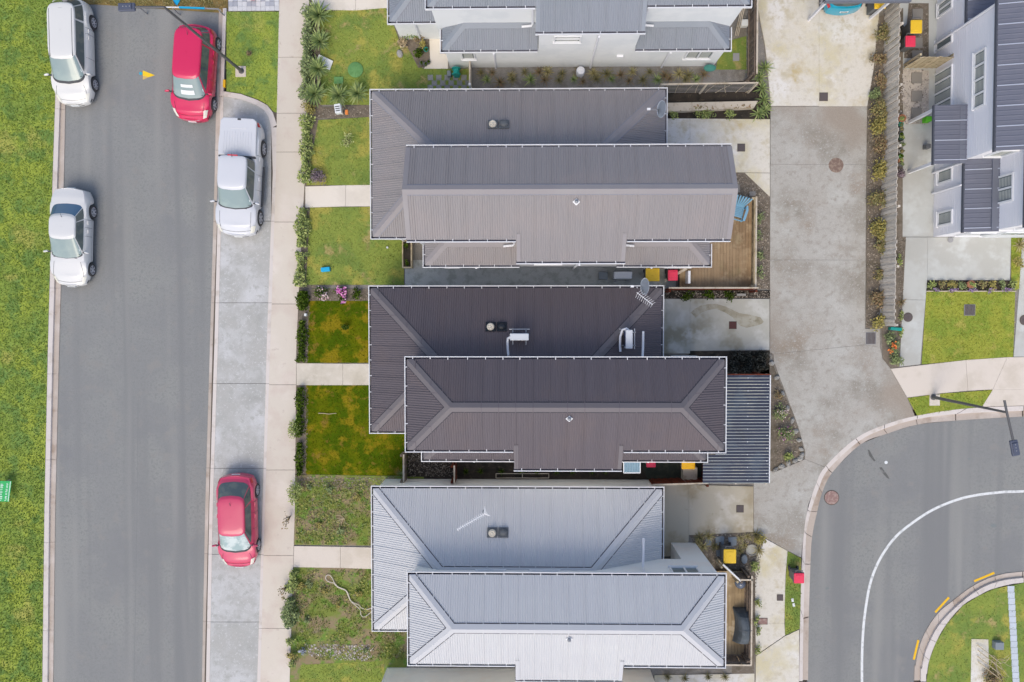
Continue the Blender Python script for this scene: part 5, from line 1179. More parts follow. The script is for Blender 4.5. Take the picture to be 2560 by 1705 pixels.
dk1, (dx0, dx1, dy0, dy1) = deck('brown timber deck with a blue chair beside the gabled house', [(1700, 497), (1878, 497), (1878, 719), (1700, 719)], .34, deck_wood)
fence('deck_fence', 'low board fence along the driveway side of the brown deck', (dx1 + .05, dy0), (dx1 + .05, dy1), .85, fence_tan, .14, .004, side=1, cap=rail_wood)
fence('deck_fence', 'thin topped board fence at the foot of the brown deck', (dx0 - .6, dy0 - .04), (dx1 + .1, dy0 - .04), 1.05, red_wood, .14, .004, side=-1, cap=rail_wood)
t = thing('gate_post', 'white painted post with a timber brace beside the red bin', 'post', U(1712, 705, 0)); MB().box(-.05, .05, -.1, .45, 0, 1.0).build('panel', white_trim, t); MB().beam((-.95, .05, .3), (-.12, .55, 1.0), .11, .05).build('brace', rail_wood, t)
# pergola roof of the charcoal house
zp = 2.3; q0 = U(1800, 938, zp); q1 = U(1924, 1209, zp); qm = U(1757, 1209, zp); t = thing('pergola', 'pergola with a dark ribbed polycarbonate roof beside the charcoal house', 'pergola', ((q0.x + q1.x) / 2, (q0.y + q1.y) / 2, 0)); tx, ty = t.location.x, t.location.y
n = round((q0.y - q1.y) / .135); p = (q0.y - q1.y) / n
for i in range(n):
    ya_ = q1.y + i * p - ty; xl = (qm.x if ya_ + ty < U(0, 1136, zp).y else U(1790, 1000, zp).x) - tx; xr = q1.x - tx; dz = .0
    sh = MB().add([(xl, ya_ + .04, zp), (xl, ya_ + p, zp), (xr, ya_ + p, zp - .08), (xr, ya_ + .04, zp - .08), (xl, ya_ + .04, zp - .004), (xl, ya_ + p, zp - .004), (xr, ya_ + p, zp - .084), (xr, ya_ + .04, zp - .084)], [(0, 3, 2, 1), (4, 5, 6, 7), (0, 1, 5, 4), (2, 3, 7, 6)]).build('roof_sheet', poly_dark, t)
    MB().add([(xl, ya_, zp), (xl, ya_ + .012, zp + .035), (xl, ya_ + .03, zp + .035), (xl, ya_ + .042, zp), (xr, ya_, zp - .08), (xr, ya_ + .012, zp - .045), (xr, ya_ + .03, zp - .045), (xr, ya_ + .042, zp - .08)], [(0, 1, 5, 4), (1, 2, 6, 5), (2, 3, 7, 6), (0, 3, 2, 1), (4, 5, 6, 7)]).build('rib', poly_light, t)
for x in (qm.x - tx + .2, q1.x - tx - .12, (qm.x + q1.x) / 2 - tx):
    MB().box(x - .04, x + .04, q1.y - ty - .05, q0.y - ty + .05, zp - .25, zp - .09).build('rafter', rail_wood, t)
for y in (q1.y - ty + .05, q0.y - ty - .05): MB().box(q1.x - tx - .17, q1.x - tx - .07, y - .05, y + .05, 0, zp - .1).build('post', red_wood, t)
MB().box(q1.x - tx - .01, q1.x - tx + .035, q1.y - ty, q0.y - ty, zp - .16, zp - .07).build('gutter', white_trim, t)
MB().box(U(1790, 0, zp).x - tx, q1.x - tx, q0.y - ty + .01, q0.y - ty + .05, zp - .12, zp - .0).build('barge_board', red_wood, t)
for k in range(22): MB().lathe([(.025, 0), (.02, .02), (.003, .024)], (q1.x - tx - (.12 if k % 2 else .95), q1.y - ty + p * (2 * k + 1) + .02, zp - .035 + (.0 if k % 2 else .035)), 8).build('roof_screw', white_trim, t) if q1.y + p * (2 * k + 1) < q0.y else None
# south yard of the charcoal house
tag(MB().sheet(P([(1600, 1155), (1760, 1155), (1757, 1196), (1620, 1200)], 0), .002).build('yard_paving', M('dark_artificial_turf', lin(52,58,50), [(lin(66,68,58), 4, .45, .6)], (.3, 50), .95)), kind='structure')
grass_rear = None
t = thing('awning', 'small pale blue ribbed awning beside the charcoal roof bump', 'awning', U(1581, 1168, 2.3)); a = [rel(0, 0, 0)]; o_ = t.location
aw = [rel(1559, 1155, 2.3), rel(1600.5, 1155, 2.3), rel(1600.5, 1182, 2.2), rel(1559, 1182, 2.2)]
for i in range(10):
    f0, f1 = i / 10 + .004, (i + 1) / 10 - .004; l = lambda u, v, dz: (aw[0].lerp(aw[1], u)).lerp(aw[3].lerp(aw[2], u), v) + Vector((0, 0, dz))
    MB().add([l(f0, 0, 0), l(f1, 0, 0), l(f1, 1, 0), l(f0, 1, 0), l((f0+f1)/2, 0, .02), l((f0+f1)/2, 1, .02)], [(0, 4, 5, 3), (4, 1, 2, 5)]).build('awning_slat', poly_blue, t)
MB().beam(aw[3], aw[2], .04).build('front_rail', white_trim, t); MB().beam(aw[1], aw[2], .03).build('side_rail', white_trim, t); MB().beam(aw[0], aw[3], .03).build('side_rail', white_trim, t)
fence('timber_fence', 'red stained board fence in the yard corner beside the pergola', U(1620, 1197, 0), U(1757, 1193, 0), 1.3, red_wood, .14, .004, side=-1, cap=rail_wood)
fence('timber_fence', 'red stained fence below the pergola edge', U(1754, 1193, 0), U(1754, 1140, 0), 1.5, red_wood, .14, .004, side=-1)
fence('timber_fence', 'thin pale edged fence closing the front lawn of the charcoal house', U(1017, 1198, 0), U(1017, 1128, 0), .9, fence_brown, .14, .004, side=1, cap=rail_wood)
fence('timber_fence', 'narrow gate panel with red and white edges in the side yard', U(1142, 1196, 0), U(1142, 1152, 0), 1.2, red_wood, .14, .004, side=1, cap=rail_wood)
bx = MB(); bx.box(-.32, .32, -.3, .3, 0, .5); o = bx.build('timber_step', rail_wood, None, loc=U(1720, 1180, 0), bevel=.01); tag(o, 'tan timber box step below the yellow bin by the pergola', 'step')
t = thing('trellis_frame', 'yellow edged garden frame lying in the dark side yard', 'garden frame', U(1306, 1190, 0)); o_ = t.location
for a, b in (((1240, 1184), (1372, 1184)), ((1240, 1195), (1372, 1195)), ((1240, 1184), (1240, 1195)), ((1306, 1184), (1306, 1195)), ((1372, 1184), (1372, 1195))): MB().beam(rel(*a, .08), rel(*b, .08), .03).build('frame_bar', rail_wood, t)
# bins
wheelie_bin(1623, 689, 'yellow lidded bin on the strip behind the gabled house', bin_yellow, bin_body, .62, .6, 1.0)
wheelie_bin(1673, 690, 'red lidded bin beside the white post behind the gabled house', bin_red, bin_green, .44, .5, .92)
wheelie_bin(2264, 86, 'yellow lidded bin beside the paling fence on the right', bin_yellow, bin_body, .5, .6, 1.0)
wheelie_bin(2252, 120, 'red lidded bin below the yellow one at the paling fence', bin_red, bin_body, .44, .5, .92)
wheelie_bin(1710, 1146, 'gold lidded bin half under the charcoal skirt roof', bin_yellow_s, bin_body, .6, .62, 1.0)
wheelie_bin(1620, 1148, 'red lidded bin half under the charcoal skirt roof', bin_red, bin_green, .42, .42, .9)
wheelie_bin(1811, 1374, 'yellow lidded bin among the stepping stones by the gate', bin_yellow, bin_body, .56, .66, 1.0)
wheelie_bin(1981, 1429, 'red lidded bin alone on the grass strip by the curved kerb', bin_red, bin_body, .46, .48, .92)
wheelie_bin(2176, 26, 'yellow lidded bin beside the carport post', bin_yellow, bin_body, .5, .6, 1.0)
# heat pumps, antennas and dishes standing on the roofs
def heat_pump(h, dx, dy, label, rz=0.0, pipe=((-.36, -.02, .5), (-.46, -.06, .5), (-.48, -.2, .42), (-.47, -.5, .35), (-.44, -.8, .4))):
    z = on_roof(h, dx, dy) if dx < 8 else ZL + (10.52 - dx) * TAN + .0
    t = thing('heat_pump', label, 'heat pump', Vector((h.location.x + dx, h.location.y + dy, z)), rz, 'heat pumps on the charcoal roof')
    MB().box(-.38, .38, -.14, .14, .2, .76).build('casing', ac_white, t, bevel=.03)
    g = MB().box(-.3, .3, .142, .16, .26, .7).build('grille', ac_navy, t); MB().lathe([(.2, 0), (.2, .012), (.03, .014)], (-.06, .16, .47), 20, m=Matrix.Rotation(R(-90), 3, 'X')).build('fan', vent_black, g)
    for s in (-.27, .27): MB().box(s - .025, s + .025, -.34, .34, .15, .198).build('bracket', steel, t); MB().box(s - .02, s + .02, -.3, -.26, -.2, .15).build('leg', steel, t); MB().box(s - .02, s + .02, .26, .30, -.35, .15).build('leg', steel, t)
    for y in (-.30, .30): MB().tube([(-.42, y, .12), (.42, y, .12)], .016, 6).build('mounting_rail', white_trim, t)
    MB().tube(pipe, .05, 8).build('pipe_duct', pvc, t, smooth=True)
    return t
heat_pump(hC, 4.52, 4.55, 'white heat pump lying across the slope of the charcoal roof')
hp2 = heat_pump(hC, 8.95, 4.45, 'white heat pump standing lengthwise near the hip of the charcoal roof', R(90), ((.36, 0, .5), (.43, .08, .5), (.38, .24, .46), (.1, .32, .4), (-.3, .32, .3), (-.52, .3, .3)))
def dish(h, dx, dy, zz, label, az):
    t = thing('satellite_dish', label, 'satellite dish', Vector((h.location.x + dx, h.location.y + dy, zz)), az, 'satellite dishes on the roofs')
    MB().tube([(0, 0, 0), (0, 0, .5), (.06, 0, .62)], .025, 8).build('mast', steel, t)
    m = Matrix.Rotation(R(-58), 3, 'Y'); MB().lathe([(.001, 0), (.12, .01), (.24, .035), (.34, .075), (.345, .08)], (.06, 0, .62), 26, .8, 1.0, m=m).build('reflector', dish_grey, t, smooth=True)
    MB().lathe([(.345, .08), (.34, .088), (.24, .048), (.12, .022), (.001, .012)], (.06, 0, .62), 26, .8, 1.0, m=m).build('reflector_face', dish_grey, t, smooth=True)
    MB().tube([(.02, 0, .46), (-.5, 0, .62)], .016, 6).build('feed_arm', steel, t); MB().obox((-.52, 0, .66), .14, .09, .09).build('feed_horn', white_trim, t, bevel=.01)
    return t
o = U(1652, 276, 3.4); dish(hB, o.x - hB.location.x, o.y - hB.location.y, 2.95, 'satellite dish at the corner of the taupe roof', 0)
o = U(1611, 716, 3.4); dish(hC, o.x - hC.location.x, o.y - hC.location.y, 2.9, 'satellite dish at the edge of the charcoal roof', 0)
def yagi(a_px, b_px, z, base_z, label, mast_at=.5, double=False, el=.16):
    a, b = U(*a_px, z), U(*b_px, z); c = a.lerp(b, mast_at); t = thing('tv_antenna', label, 'antenna', (c.x, c.y, base_z)); h_ = z - base_z; a = a - c; b = b - c
    d = (b - a).normalized(); s = Vector((-d.y, d.x, 0)); up = Vector((0, 0, h_))
    MB().tube([(0, 0, 0), up], .022, 7).build('mast', steel, t); MB().tube([a + up, b + up], .014, 6).build('boom', white_trim, t)
    m = MB(); k = max(6, int((b - a).length / .085))
    for i in range(k):
        q = a.lerp(b, (i + .5) / k) + up; l = el * (1.15 - .4 * i / k)
        if double:
            for sg in (-1, 1): m.tube([q, q + s * l * sg + d * .05 + Vector((0, 0, .06 * sg))], .0065, 4)
        else: m.tube([q - s * l * .6, q + s * l * .6], .013, 4)
    if not double:
        for sg in (-1, 1):
            for k in range(5): q = a + up; m.tube([q, q + (-d * .16 + s * sg * (.03 + .05 * k)) + Vector((0, 0, .16 - .07 * k))], .012, 4)
    o = m.build('element', white_trim, t); o['kind'] = 'stuff'; return t
yagi((1592, 731), (1632, 762), 4.1, 3.1, 'wide toothed television antenna next to the dish on the charcoal roof', .35, True, .17)
yagi((1210, 1285), (1142, 1325), 4.4, 3.6, 'thin stick television antenna on the pale grey roof', .06, False, .14)
# carport at the top edge
t = thing('carport', 'carport roof with two slim posts at the top right edge', 'carport', U(2090, 20, 0)); o_ = t.location
q0, q1 = U(2062, 4, 2.6), U(2276, 4, 2.6)
MB().box(q0.x - o_.x, q1.x - o_.x, q0.y - o_.y, q0.y - o_.y + 5, 2.6, 2.68).build('roof', cap_blue, t); MB().box(q0.x - o_.x, q1.x - o_.x, q0.y - o_.y - .05, q0.y - o_.y - .003, 2.5, 2.7).build('fascia', cap_navy, t)
for px, py in ((2021, 51), (2174, 47)): q = rel(px, py, 0); MB().box(q.x - .05, q.x + .05, q.y - .05, q.y + .05, 0, 2.6).build('post', pvc, t)
# blue deck chair
t = thing('adirondack_chair', 'pale blue slatted garden chair on the brown deck', 'chair', U(1841, 531, .34), R(-16)); t.scale = (.9,) * 3
for i in range(7): MB().obox((0, -.24 + i * .085, .36 - .02 * i + .02), .5, .07, .02).build('seat_slat', blue_plastic, t)
for i in range(6):
    f = (i - 2.5) / 2.5; MB().beam((f * .19, .30, .26), (f * .36, .66, .92 - .05 * f * f), .085 - .01 * abs(f), .02, up=(0, -1, .4)).build('back_slat', blue_plastic, t)
for s in (-1, 1):
    MB().prism([(s*.28, -.42), (s*.40, -.40), (s*.42, .15), (s*.34, .36), (s*.28, .34), (s*.30, .1)], .54, .57).build('armrest', blue_plastic, t)
    MB().box(min(s*.3, s*.36), max(s*.3, s*.36), -.40, -.32, 0, .54).build('leg', blue_plastic, t); MB().box(min(s*.27, s*.31), max(s*.27, s*.31), .2, .3, 0, .54).build('leg', blue_plastic, t); MB().beam((s*.26, -.42, .33), (s*.26, .45, .06), .04, .1).build('side_rail', blue_plastic, t)
MB().box(-.3, .3, -.43, -.39, .26, .37).build('front_apron', blue_plastic, t)
# bench like heat pump and crate in the strip behind the gabled house
t = thing('heat_pump', 'grey heat pump standing on the ground in the strip beside the yellow bin', 'heat pump', U(1553, 690, 0)); MB().box(-.4, .4, -.16, .16, .1, .75).build('casing', ac_white, t, bevel=.03)
for s in (-.28, .28): MB().box(s - .04, s + .04, -.26, .26, 0, .1).build('foot', steel, t)
o = MB().box(-.2, .2, -.16, .16, 0, .35).build('storage_crate', paver_slate, None, loc=U(1507, 690, 0), bevel=.02); tag(o, 'dull blue crate in the dark strip beside the grey heat pump', 'crate')

# ================================================================ GARDENS: PLANTS AND SMALL THINGS
for i, (x, y, s, lab) in enumerate(((801, 44, 1.12, 'topmost spiky yucca in the column beside the footpath hedge'), (804, 110, 1.0, 'second spiky yucca down the footpath hedge, above the white board'), (800, 178, 1.05, 'spiky yucca just below the white board'), (791, 240, 1.15, 'lowest spiky yucca of the column at the hedge corner'),
        (851, 243, .95, 'spiky yucca standing between two others in the lower row'), (898, 238, .92, 'spiky yucca nearest the taupe roof corner'), (1028, 84, .9, 'spiky yucca in the bed beside the white house porch'))):
    yucca(x, y, lab, s, rng.random() * 6)
hedge((777, 26), (770, 250), .72, .75, leaf_hedge, 'tall grey green hedge along the footpath beside the yuccas', n=1500, leaf=.13)
shrub(775, 274, .36, .5, leaf_gold, 'golden shrub at the corner of the footpath hedge', n=300)
hedge((770, 292), (768, 460), .7, .6, leaf_lime, 'lime green hedge along the footpath above the pale garden path', n=1100, leaf=.13)
shrub(797, 443, .42, .55, leaf_purple, 'purple grey shrub beside the pale garden path', n=420)
hedge((761, 522), (757, 618), .75, .6, leaf_lime, 'lime green hedge segment just below the pale garden path', n=800, leaf=.13)
hedge((757, 630), (752, 716), .6, .55, leaf_lime, 'lime green hedge segment beside the blue tub', n=600, leaf=.12)
hedge((762, 728), (758, 775), .55, .6, leaf_dark, 'dark leafy hedge at the upper corner of the deep green lawn', n=620, leaf=.11)
hedge((759, 800), (755, 905), .5, .5, leaf_dark, 'patchy dark hedge above the garden path of the charcoal house', n=700, leaf=.11)
hedge((755, 968), (750, 1090), .5, .5, leaf_dark, 'dark leafy hedge below the garden path of the charcoal house', n=800, leaf=.11)
hedge((752, 1105), (752, 1185), .45, .5, leaf_dark, 'dark leafy hedge at the bottom corner of the deep green lawn', n=460, leaf=.11)
shrub(739, 1075, .28, .5, leaf_lime, 'feathery green bush leaning over the footpath', n=260, ry=2.6)
shrub(743, 1230, .38, .7, leaf_lime, 'rounded green bush at the footpath beside the weedy yard', n=480, ry=1.5)
hedge((737, 1425), (733, 1475), .6, .6, leaf_lime, 'green hedge clump below the cream path', n=460, leaf=.12)
hedge((729, 1490), (730, 1560), .85, .7, leaf_hedge, 'wide green hedge clump overhanging the footpath', n=760, leaf=.13)
shrub(729, 1598, .28, .5, leaf_lime, 'small lime bush beside the gravelly soil', n=240)
shrub(732, 1634, .22, .4, leaf_gold, 'small golden bush above another at the footpath edge', n=170); shrub(734, 1656, .2, .4, leaf_lime, 'small lime bush below the golden one at the footpath edge', n=170)
for x, y, lab in ((727, 1290, 'dry brown flower stalks over the footpath above the cream path'), (716, 1466, 'dry brown flower stalks over the footpath below the cream path')):
    shrub(x, y, .22, .9, leaf_rust, lab, 'dry_stalks', 'dry plant', 46, .09, ry=2.2)
shrub(872, 356, .38, .6, blade_mat('pale_green_leaves', [lin(150,160,96), lin(178,186,124), lin(196,200,150)]), 'thin pale shrub on the lawn in front of the taupe house', n=150, leaf=.08)
shrub(866, 818, .22, .45, leaf_dark, 'small dark bush in the middle of the deep green lawn', n=240, leaf=.07)
shrub(808, 735, .42, .4, leaf_dark, 'white and pink flowering bush in the bed above the deep lawn', n=240, flowers=(petal_pale, 150, .06))
shrub(855, 730, .32, .45, leaf_dark, 'bright pink flowering bush beside the white flowers', n=200, flowers=(petal_pink, 190, .07))
shrub(863, 750, .2, .35, leaf_dark, 'small pink flower clump at the lawn edge', n=110, flowers=(petal_pink, 120, .06))
shrub(893, 735, .3, .35, leaf_dark, 'low dark green plant beside the pink flowers', n=200)
for x, y, r in ((1795, 205, .1), ): pass
tag(MB().box(-.34, .34, -.22, .22, 0, .03).build('white_board', paper, None, loc=U(811, 156, 0.1), rz=R(-24)), 'white board lying tilted in the hedge beside the yuccas', 'board')
bpy.data.objects['white_board'].rotation_euler = (R(12), R(8), R(-24))
t = thing('tank_lid', 'round green plastic lid in the front lawn', 'lid', U(889, 175, 0)); MB().lathe([(.345, .0), (.345, .05), (.32, .065), (.05, .075), (.01, .076)], n=40).build('cover', greenlid, t, smooth=True)
for k in range(8): MB().obox((.2 * math.cos(k * .785), .2 * math.sin(k * .785), .073), .2, .02, .012, rz=k * .785).build('rib', greenlid, t)
t = thing('valve_lid', 'small square green plastic lid beside the round one', 'lid', U(847, 201, 0)); MB().box(-.21, .21, -.155, .155, 0, .05).build('cover', greenlid, t, bevel=.015); MB().box(-.06, .06, -.02, .02, .051, .062).build('handle', greenlid, t)
t = thing('letterbox', 'white letterbox with dark slots on the lawn boundary', 'letterbox', U(857, 285, 0), R(8)); MB().box(-.14, .14, -.2, .2, .7, 1.0).build('box', paper, t, bevel=.02)
for k in range(3): MB().box(-.1, .1, -.12 + k * .09, -.08 + k * .09, 1.001, 1.008).build('slot', blackplastic, t)
MB().box(-.04, .04, -.04, .04, 0, .7).build('post', rail_wood, t); o = MB().box(-.06, .06, -.09, .09, .02, .16).build('flower_pot', petal_orange, None, loc=U(868, 282, .5)); tag(o, 'small orange object beside the white letterbox', 'pot')
tag(MB().lathe([(.17, 0), (.19, .05), (.15, .12), (.06, .15), (.01, .152)], (0, 0, 0), 12, .75, 1.0).build('pale_stone', stone, None, smooth=True, loc=U(1000, 135, 0), rz=.3), 'pale flat stone on the lawn below the porch bed', 'stone')
# bed and pots by the white house
tag(MB().sheet(P([(1000, 66), (1072, 66), (1072, 165), (1046, 170), (1020, 120)]), .004).build('planting_bed', mulch), kind='structure')
shrub(1050, 100, .3, .5, leaf_rust, 'rusty leaved plant in the porch bed', n=220); shrub(1060, 118, .22, .4, leaf_gold, 'golden leaved plant in the porch bed', n=160); shrub(1050, 140, .3, .35, leaf_dark, 'dark low plant at the end of the porch bed', n=200)
def pot(x, y, r, lab, mat=bin_body, leaf=leaf_dark, group='flower pots by the porch'):
    t = thing('plant_pot', lab, 'plant pot', U(x, y, 0), 0, group); MB().lathe([(r * .75, 0), (r, r * 1.5), (r * 1.08, r * 1.5), (r * 1.08, r * 1.7), (r * .9, r * 1.7), (r * .88, r * 1.5), (.01, r * 1.45)], n=16).build('pot', mat, t)
    link('foliage', mesh_np('foliage', leaf_quads(crown_pts(60, r * 1.0, r * 1.0, r * 1.6, r * 1.3, 4), r * .6), 4, leaf), t); return t
pot(1054, 160, .09, 'dark plant pot at the left end of the porch pots'); pot(1064, 163, .09, 'dark plant pot in the middle of the porch pots'); pot(1072, 158, .09, 'dark plant pot nearest the porch path')
pot(1066, 126, .1, 'turquoise plant pot in the porch bed', teal); pot(1060, 122, .07, 'orange plant pot beside the turquoise one', terracotta)
pathway('garden_path', [[(1072, 62), (1120, 62), (1120, 172), (1060, 172), (1075, 150)]])
shrub(1010, 108, .3, .6, twig_leaves := blade_mat('bare_twigs', [lin(196,180,150), lin(160,140,108)]), 'bare twiggy shrub under the porch roof corner', n=140, leaf=.12)
MB().tube([U(993, 68, .02), U(1003, 90, .06), U(1010, 118, .03)], .05, 6).build('fallen_branch', M('weathered_branch', lin(206,200,190)), None)
tag(bpy.data.objects['fallen_branch'], 'pale weathered branch beside the porch bed', 'branch')
t = thing('hose_reel', 'turquoise garden hose reel at the white house wall', 'hose reel', U(1141, 180, .35))
for s in (-1, 1): MB().lathe([(.2, -.02), (.2, .02)], (0, s * .13, .1), 20, m=Matrix.Rotation(R(90), 3, 'X')).build('flange', teal, t)
MB().lathe([(.13, -.12), (.13, .12)], (0, 0, .1), 16, m=Matrix.Rotation(R(90), 3, 'X')).build('drum', teal, t); MB().tube([(-.14, 0, .25), (-.1, 0, .42), (.1, 0, .42), (.14, 0, .25)], .025, 6).build('handle', teal, t); MB().box(-.12, .12, -.16, .16, -.33, -.1).build('foot', teal, t)
cp_ = thing('stepping_grid', None, None); tag(cp_, kind='structure'); me = MB().box(-.12, .12, -.12, .12, -.05, .012).mesh('paver', paver_grey)
for j, y in enumerate((194, 208, 219)):
    for i in range(5): link('paver', me, cp_, U(1076 + i * 21 + (10 if j == 1 else 0), y, 0), rng.uniform(-.05, .05))
t = thing('side_gate', 'slim white trellis gate at the white house side', 'gate', U(1178, 197, 0))
MB().box(-.03, .03, -.5, .55, 0, 1.0).build('panel', rail_wood, t); MB().box(-.045, .045, .55, .64, 0, 1.1).build('post', white_trim, t); MB().box(-.045, .045, -.6, -.5, 0, 1.1).build('post', white_trim, t)
o = MB().box(-.09, .09, -.13, .13, 0, .3).build('water_can', paver_slate, None, loc=U(1124, 188, 0), bevel=.03); tag(o, 'small blue can standing on the grass beside the hose reel', 'can')
t = thing('water_butt_cap', 'white round rainwater drum at the foot of a downpipe', 'drum', U(1450, 184, 0)); MB().lathe([(.19, 0), (.2, .4), (.17, .5), (.06, .54), (.01, .55)], n=20).build('drum', pvc, t, smooth=True); MB().obox((0, .0, .555), .16, .05, .03).build('tap', white_trim, t)
t = thing('hose_bowl', 'dark green hose bowl on the white house wall', 'hose bowl', U(1773, 172, .45)); MB().lathe([(.05, 0), (.24, .05), (.27, .14), (.2, .2), (.05, .22)], n=20, sy=.6).build('bowl', M('bottle_green', lin(70,134,122)), t, smooth=True); MB().box(-.06, .06, .12, .2, -.4, .05).build('bracket', steel, t)
kinds = (leaf_tuft, leaf_straw, leaf_rust, leaf_yucca)
tufts = [(1290 + rng.uniform(-8, 8) + i * 17.5 - 90, 186 + (i % 2) * 16 + rng.uniform(-5, 5)) for i in range(33)]
for i, (x, y) in enumerate(tufts):
    k = (i * 7 + i // 3) % 4; nm = ('olive', 'straw coloured', 'rusty', 'bright green')[k]
    tuft(x, min(y, 212), kinds[k], nm + ' tussock planted in the narrow bed below the white house', rng.uniform(.7, 1.1), 'tussock plants in the bed below the white house', 'tussock', 'tussock')
tag(MB().box(-.14, .14, -.17, .17, 0, .03).build('paving_stone', paver_grey, None, loc=U(1840, 143, 0)), 'grey paving stone in the grass at the side of the white house', 'paving stone')
grass(P([(1800, 108), (1866, 90), (1866, 174), (1790, 174)]), .002, grass_yard, bl_yard, 'side_lawn', 260)
tag(MB().box(-.16, .16, -.14, .14, 0, .3).build('storage_box', paper, None, loc=U(1858, 62, 0), bevel=.02), 'pale box standing behind the side fence of the white house', 'box')
t = thing('garden_stakes', 'bundle of tan stakes leaning on the white house corner', 'stakes', U(1838, 66, 0)); [MB().beam((i * .07, -.4, 0), (i * .07 - .03, .4, 1.1), .03).build('stake', rail_wood, t) for i in range(3)]
for i, (x, y) in enumerate(((1880, 175), (1892, 195), (1898, 222), (1902, 250), (1904, 275), (1890, 285), (1905, 170))):
    tuft(x + 6, y, leaf_yucca, 'arching green flax growing between the wire fence and the driveway', 1.25, 'flax plants beside the stained driveway')
for i, (x, y) in enumerate(((1680, 288), (1752, 286), (1768, 290), (1820, 288))): shrub(x, y, .3, .35, leaf_lime, 'low leafy plant at the foot of the low retaining wall', n=130, rx=1.3, group='low plants at the foot of the retaining wall')
# planter box in the gap, tub, and the rest of the middle gardens
t = thing('planter_box', 'long timber planter box with dark soil beside the gabled house', 'planter box', U(1021, 637, 0)); x0, y0 = -.21, -.62
for a in ((-.22, -.17, -.62, .62), (.17, .22, -.62, .62), (-.169, .169, -.62, -.57), (-.169, .169, .57, .62)): MB().box(a[0], a[1], a[2], a[3], 0, .45).build('side_board', fence_tan, t)
MB().box(-.165, .165, -.565, .565, .0, .36).build('soil', soil, t)
for y in (.38, -.36): link('foliage', mesh_np('foliage', leaf_quads(crown_pts(60, .13, .16, .2, .36, 4), .08), 4, leaf_dark), t, (0, y, 0))
o = MB().box(-.2, .2, -.1, .1, 0, .22).build('blue_tub', cyan, None, loc=U(816, 674, 0), bevel=.02, rz=.1); tag(o, 'bright blue tub on the lawn edge below the hedge', 'tub')
o = MB().lathe([(.04, 0), (.055, .06), (.04, .13), (.005, .15)], n=10).build('garden_ball', paper, None, smooth=True, loc=U(969, 619, 0)); tag(o, 'small white bottle on the lawn beside the gabled house corner', 'bottle')
m = MB().tube([U(796, 1033, .03), U(810, 1033.5, .04), U(822, 1035, .04), U(841, 1033, .03)], .02, 6, .012); o = m.build('fallen_stick', twig, None); tag(o, 'pale stick lying on the deep green lawn', 'stick')
o = MB().box(-.05, .05, -.06, .06, 0, .2).build('white_meter', paper, None, loc=U(766, 787, 0)); tag(o, 'small white box in the hedge of the deep green lawn', 'box')
m = MB(); k = U(1005, 1183, .05)
for i in range(14): a = i * .45; m.tube([k, k + Vector((.16 * math.cos(a), .1 * math.sin(a), .05)), k + Vector((.3 * math.cos(a), .2 * math.sin(a), -.02))], .01, 4, .004)
o = m.build('spiky_weed', leaf_hedge, None); tag(o, 'spiky grey weed at the bottom edge of the deep green lawn', 'weed')
# weedy yards: hose, twigs, weeds, pebbles
hs = [(835, 1456), (826, 1454), (818, 1450), (815, 1444), (817, 1438), (822, 1436), (828, 1439), (833, 1447), (838, 1457), (847, 1466), (862, 1472), (870, 1480), (876, 1497), (884, 1505), (898, 1511), (904, 1518), (916, 1522), (930, 1519), (950, 1516)]
o = MB().tube([q + Vector((0, 0, .07)) for q in P(smooth(hs, 3))], .019, 6).build('garden_hose', rope, None, smooth=True); tag(o, 'white hose with a loop snaking across the weedy yard to the roof edge', 'hose')
hs = [(835, 1456), (844, 1466), (855, 1471), (866, 1476), (873, 1492), (880, 1504), (893, 1515), (902, 1524), (903, 1535), (911, 1541), (922, 1534), (936, 1522)]
o = MB().tube([q + Vector((0, 0, .07)) for q in P(smooth(hs, 3))], .018, 6).build('garden_hose', rope, None, smooth=True); tag(o, 'second strand of white hose ending in a hook near the roof edge', 'hose')
m = MB()
for i in range(7): a = rng.uniform(2.2, 5.2); c = U(861, 1296, .02); m.tube([c, c + Vector((.2 * math.cos(a), .2 * math.sin(a), .08)), c + Vector((.42 * math.cos(a + .3), .36 * math.sin(a + .3), .04))], .014, 5, .006)
o = m.build('dead_branch', twig, None); tag(o, 'bleached dead branch on the weeds above the cream path', 'branch')
for poly, d_, cut, seed in (([(744, 1200), (925, 1205), (925, 1362), (740, 1360)], 90, .36, 3), ([(742, 1424), (930, 1424), (1010, 1580), (1010, 1650), (736, 1650)], 70, .36, 5)):
    pts = scatter_pts(P(poly), d_); pts = clumpy(pts, 46, cut, seed); n_ = len(pts); pos = np.concatenate([pts, .02 + .09 * NR.rand(n_, 1)], 1)
    o = link('weeds', mesh_np('weeds', leaf_quads(pos, .095, 1.0, .6), 4, bl_weed)); tag(o, 'low broad leaved weeds growing in the bare yard', 'weeds', kind='stuff')
    o = link('weed_blades', mesh_np('weed_blades', tri_blades(clumpy(scatter_pts(P(poly), 260), 60, .4, seed + 1), 0, .08, .04), 3, bl_yard)); tag(o, 'straggly grass growing in the bare yard', 'grass', kind='stuff')
for i in range(12):
    x, y = rng.choice([(rng.uniform(755, 915), rng.uniform(1215, 1355)), (rng.uniform(755, 920), rng.uniform(1435, 1640))])
    shrub(x, y, rng.uniform(.12, .24), .2, rng.choice([leaf_lime, leaf_gold, leaf_hedge]), 'leafy weed clump growing in the weedy front yard', 'weed_clump', 'weed', 80, .1, group='weed clumps in the weedy yard')
chips_on(P([(760, 1610), (940, 1612), (925, 1650), (880, 1652), (760, 1636)]), 0, 260, .055, pebbles, 'pebbles', 'pale pebbles scattered in the weedy yard')
chips_on(P([(740, 1190), (1050, 1195), (1050, 1230), (740, 1215)]), 0, 120, .09, chips)
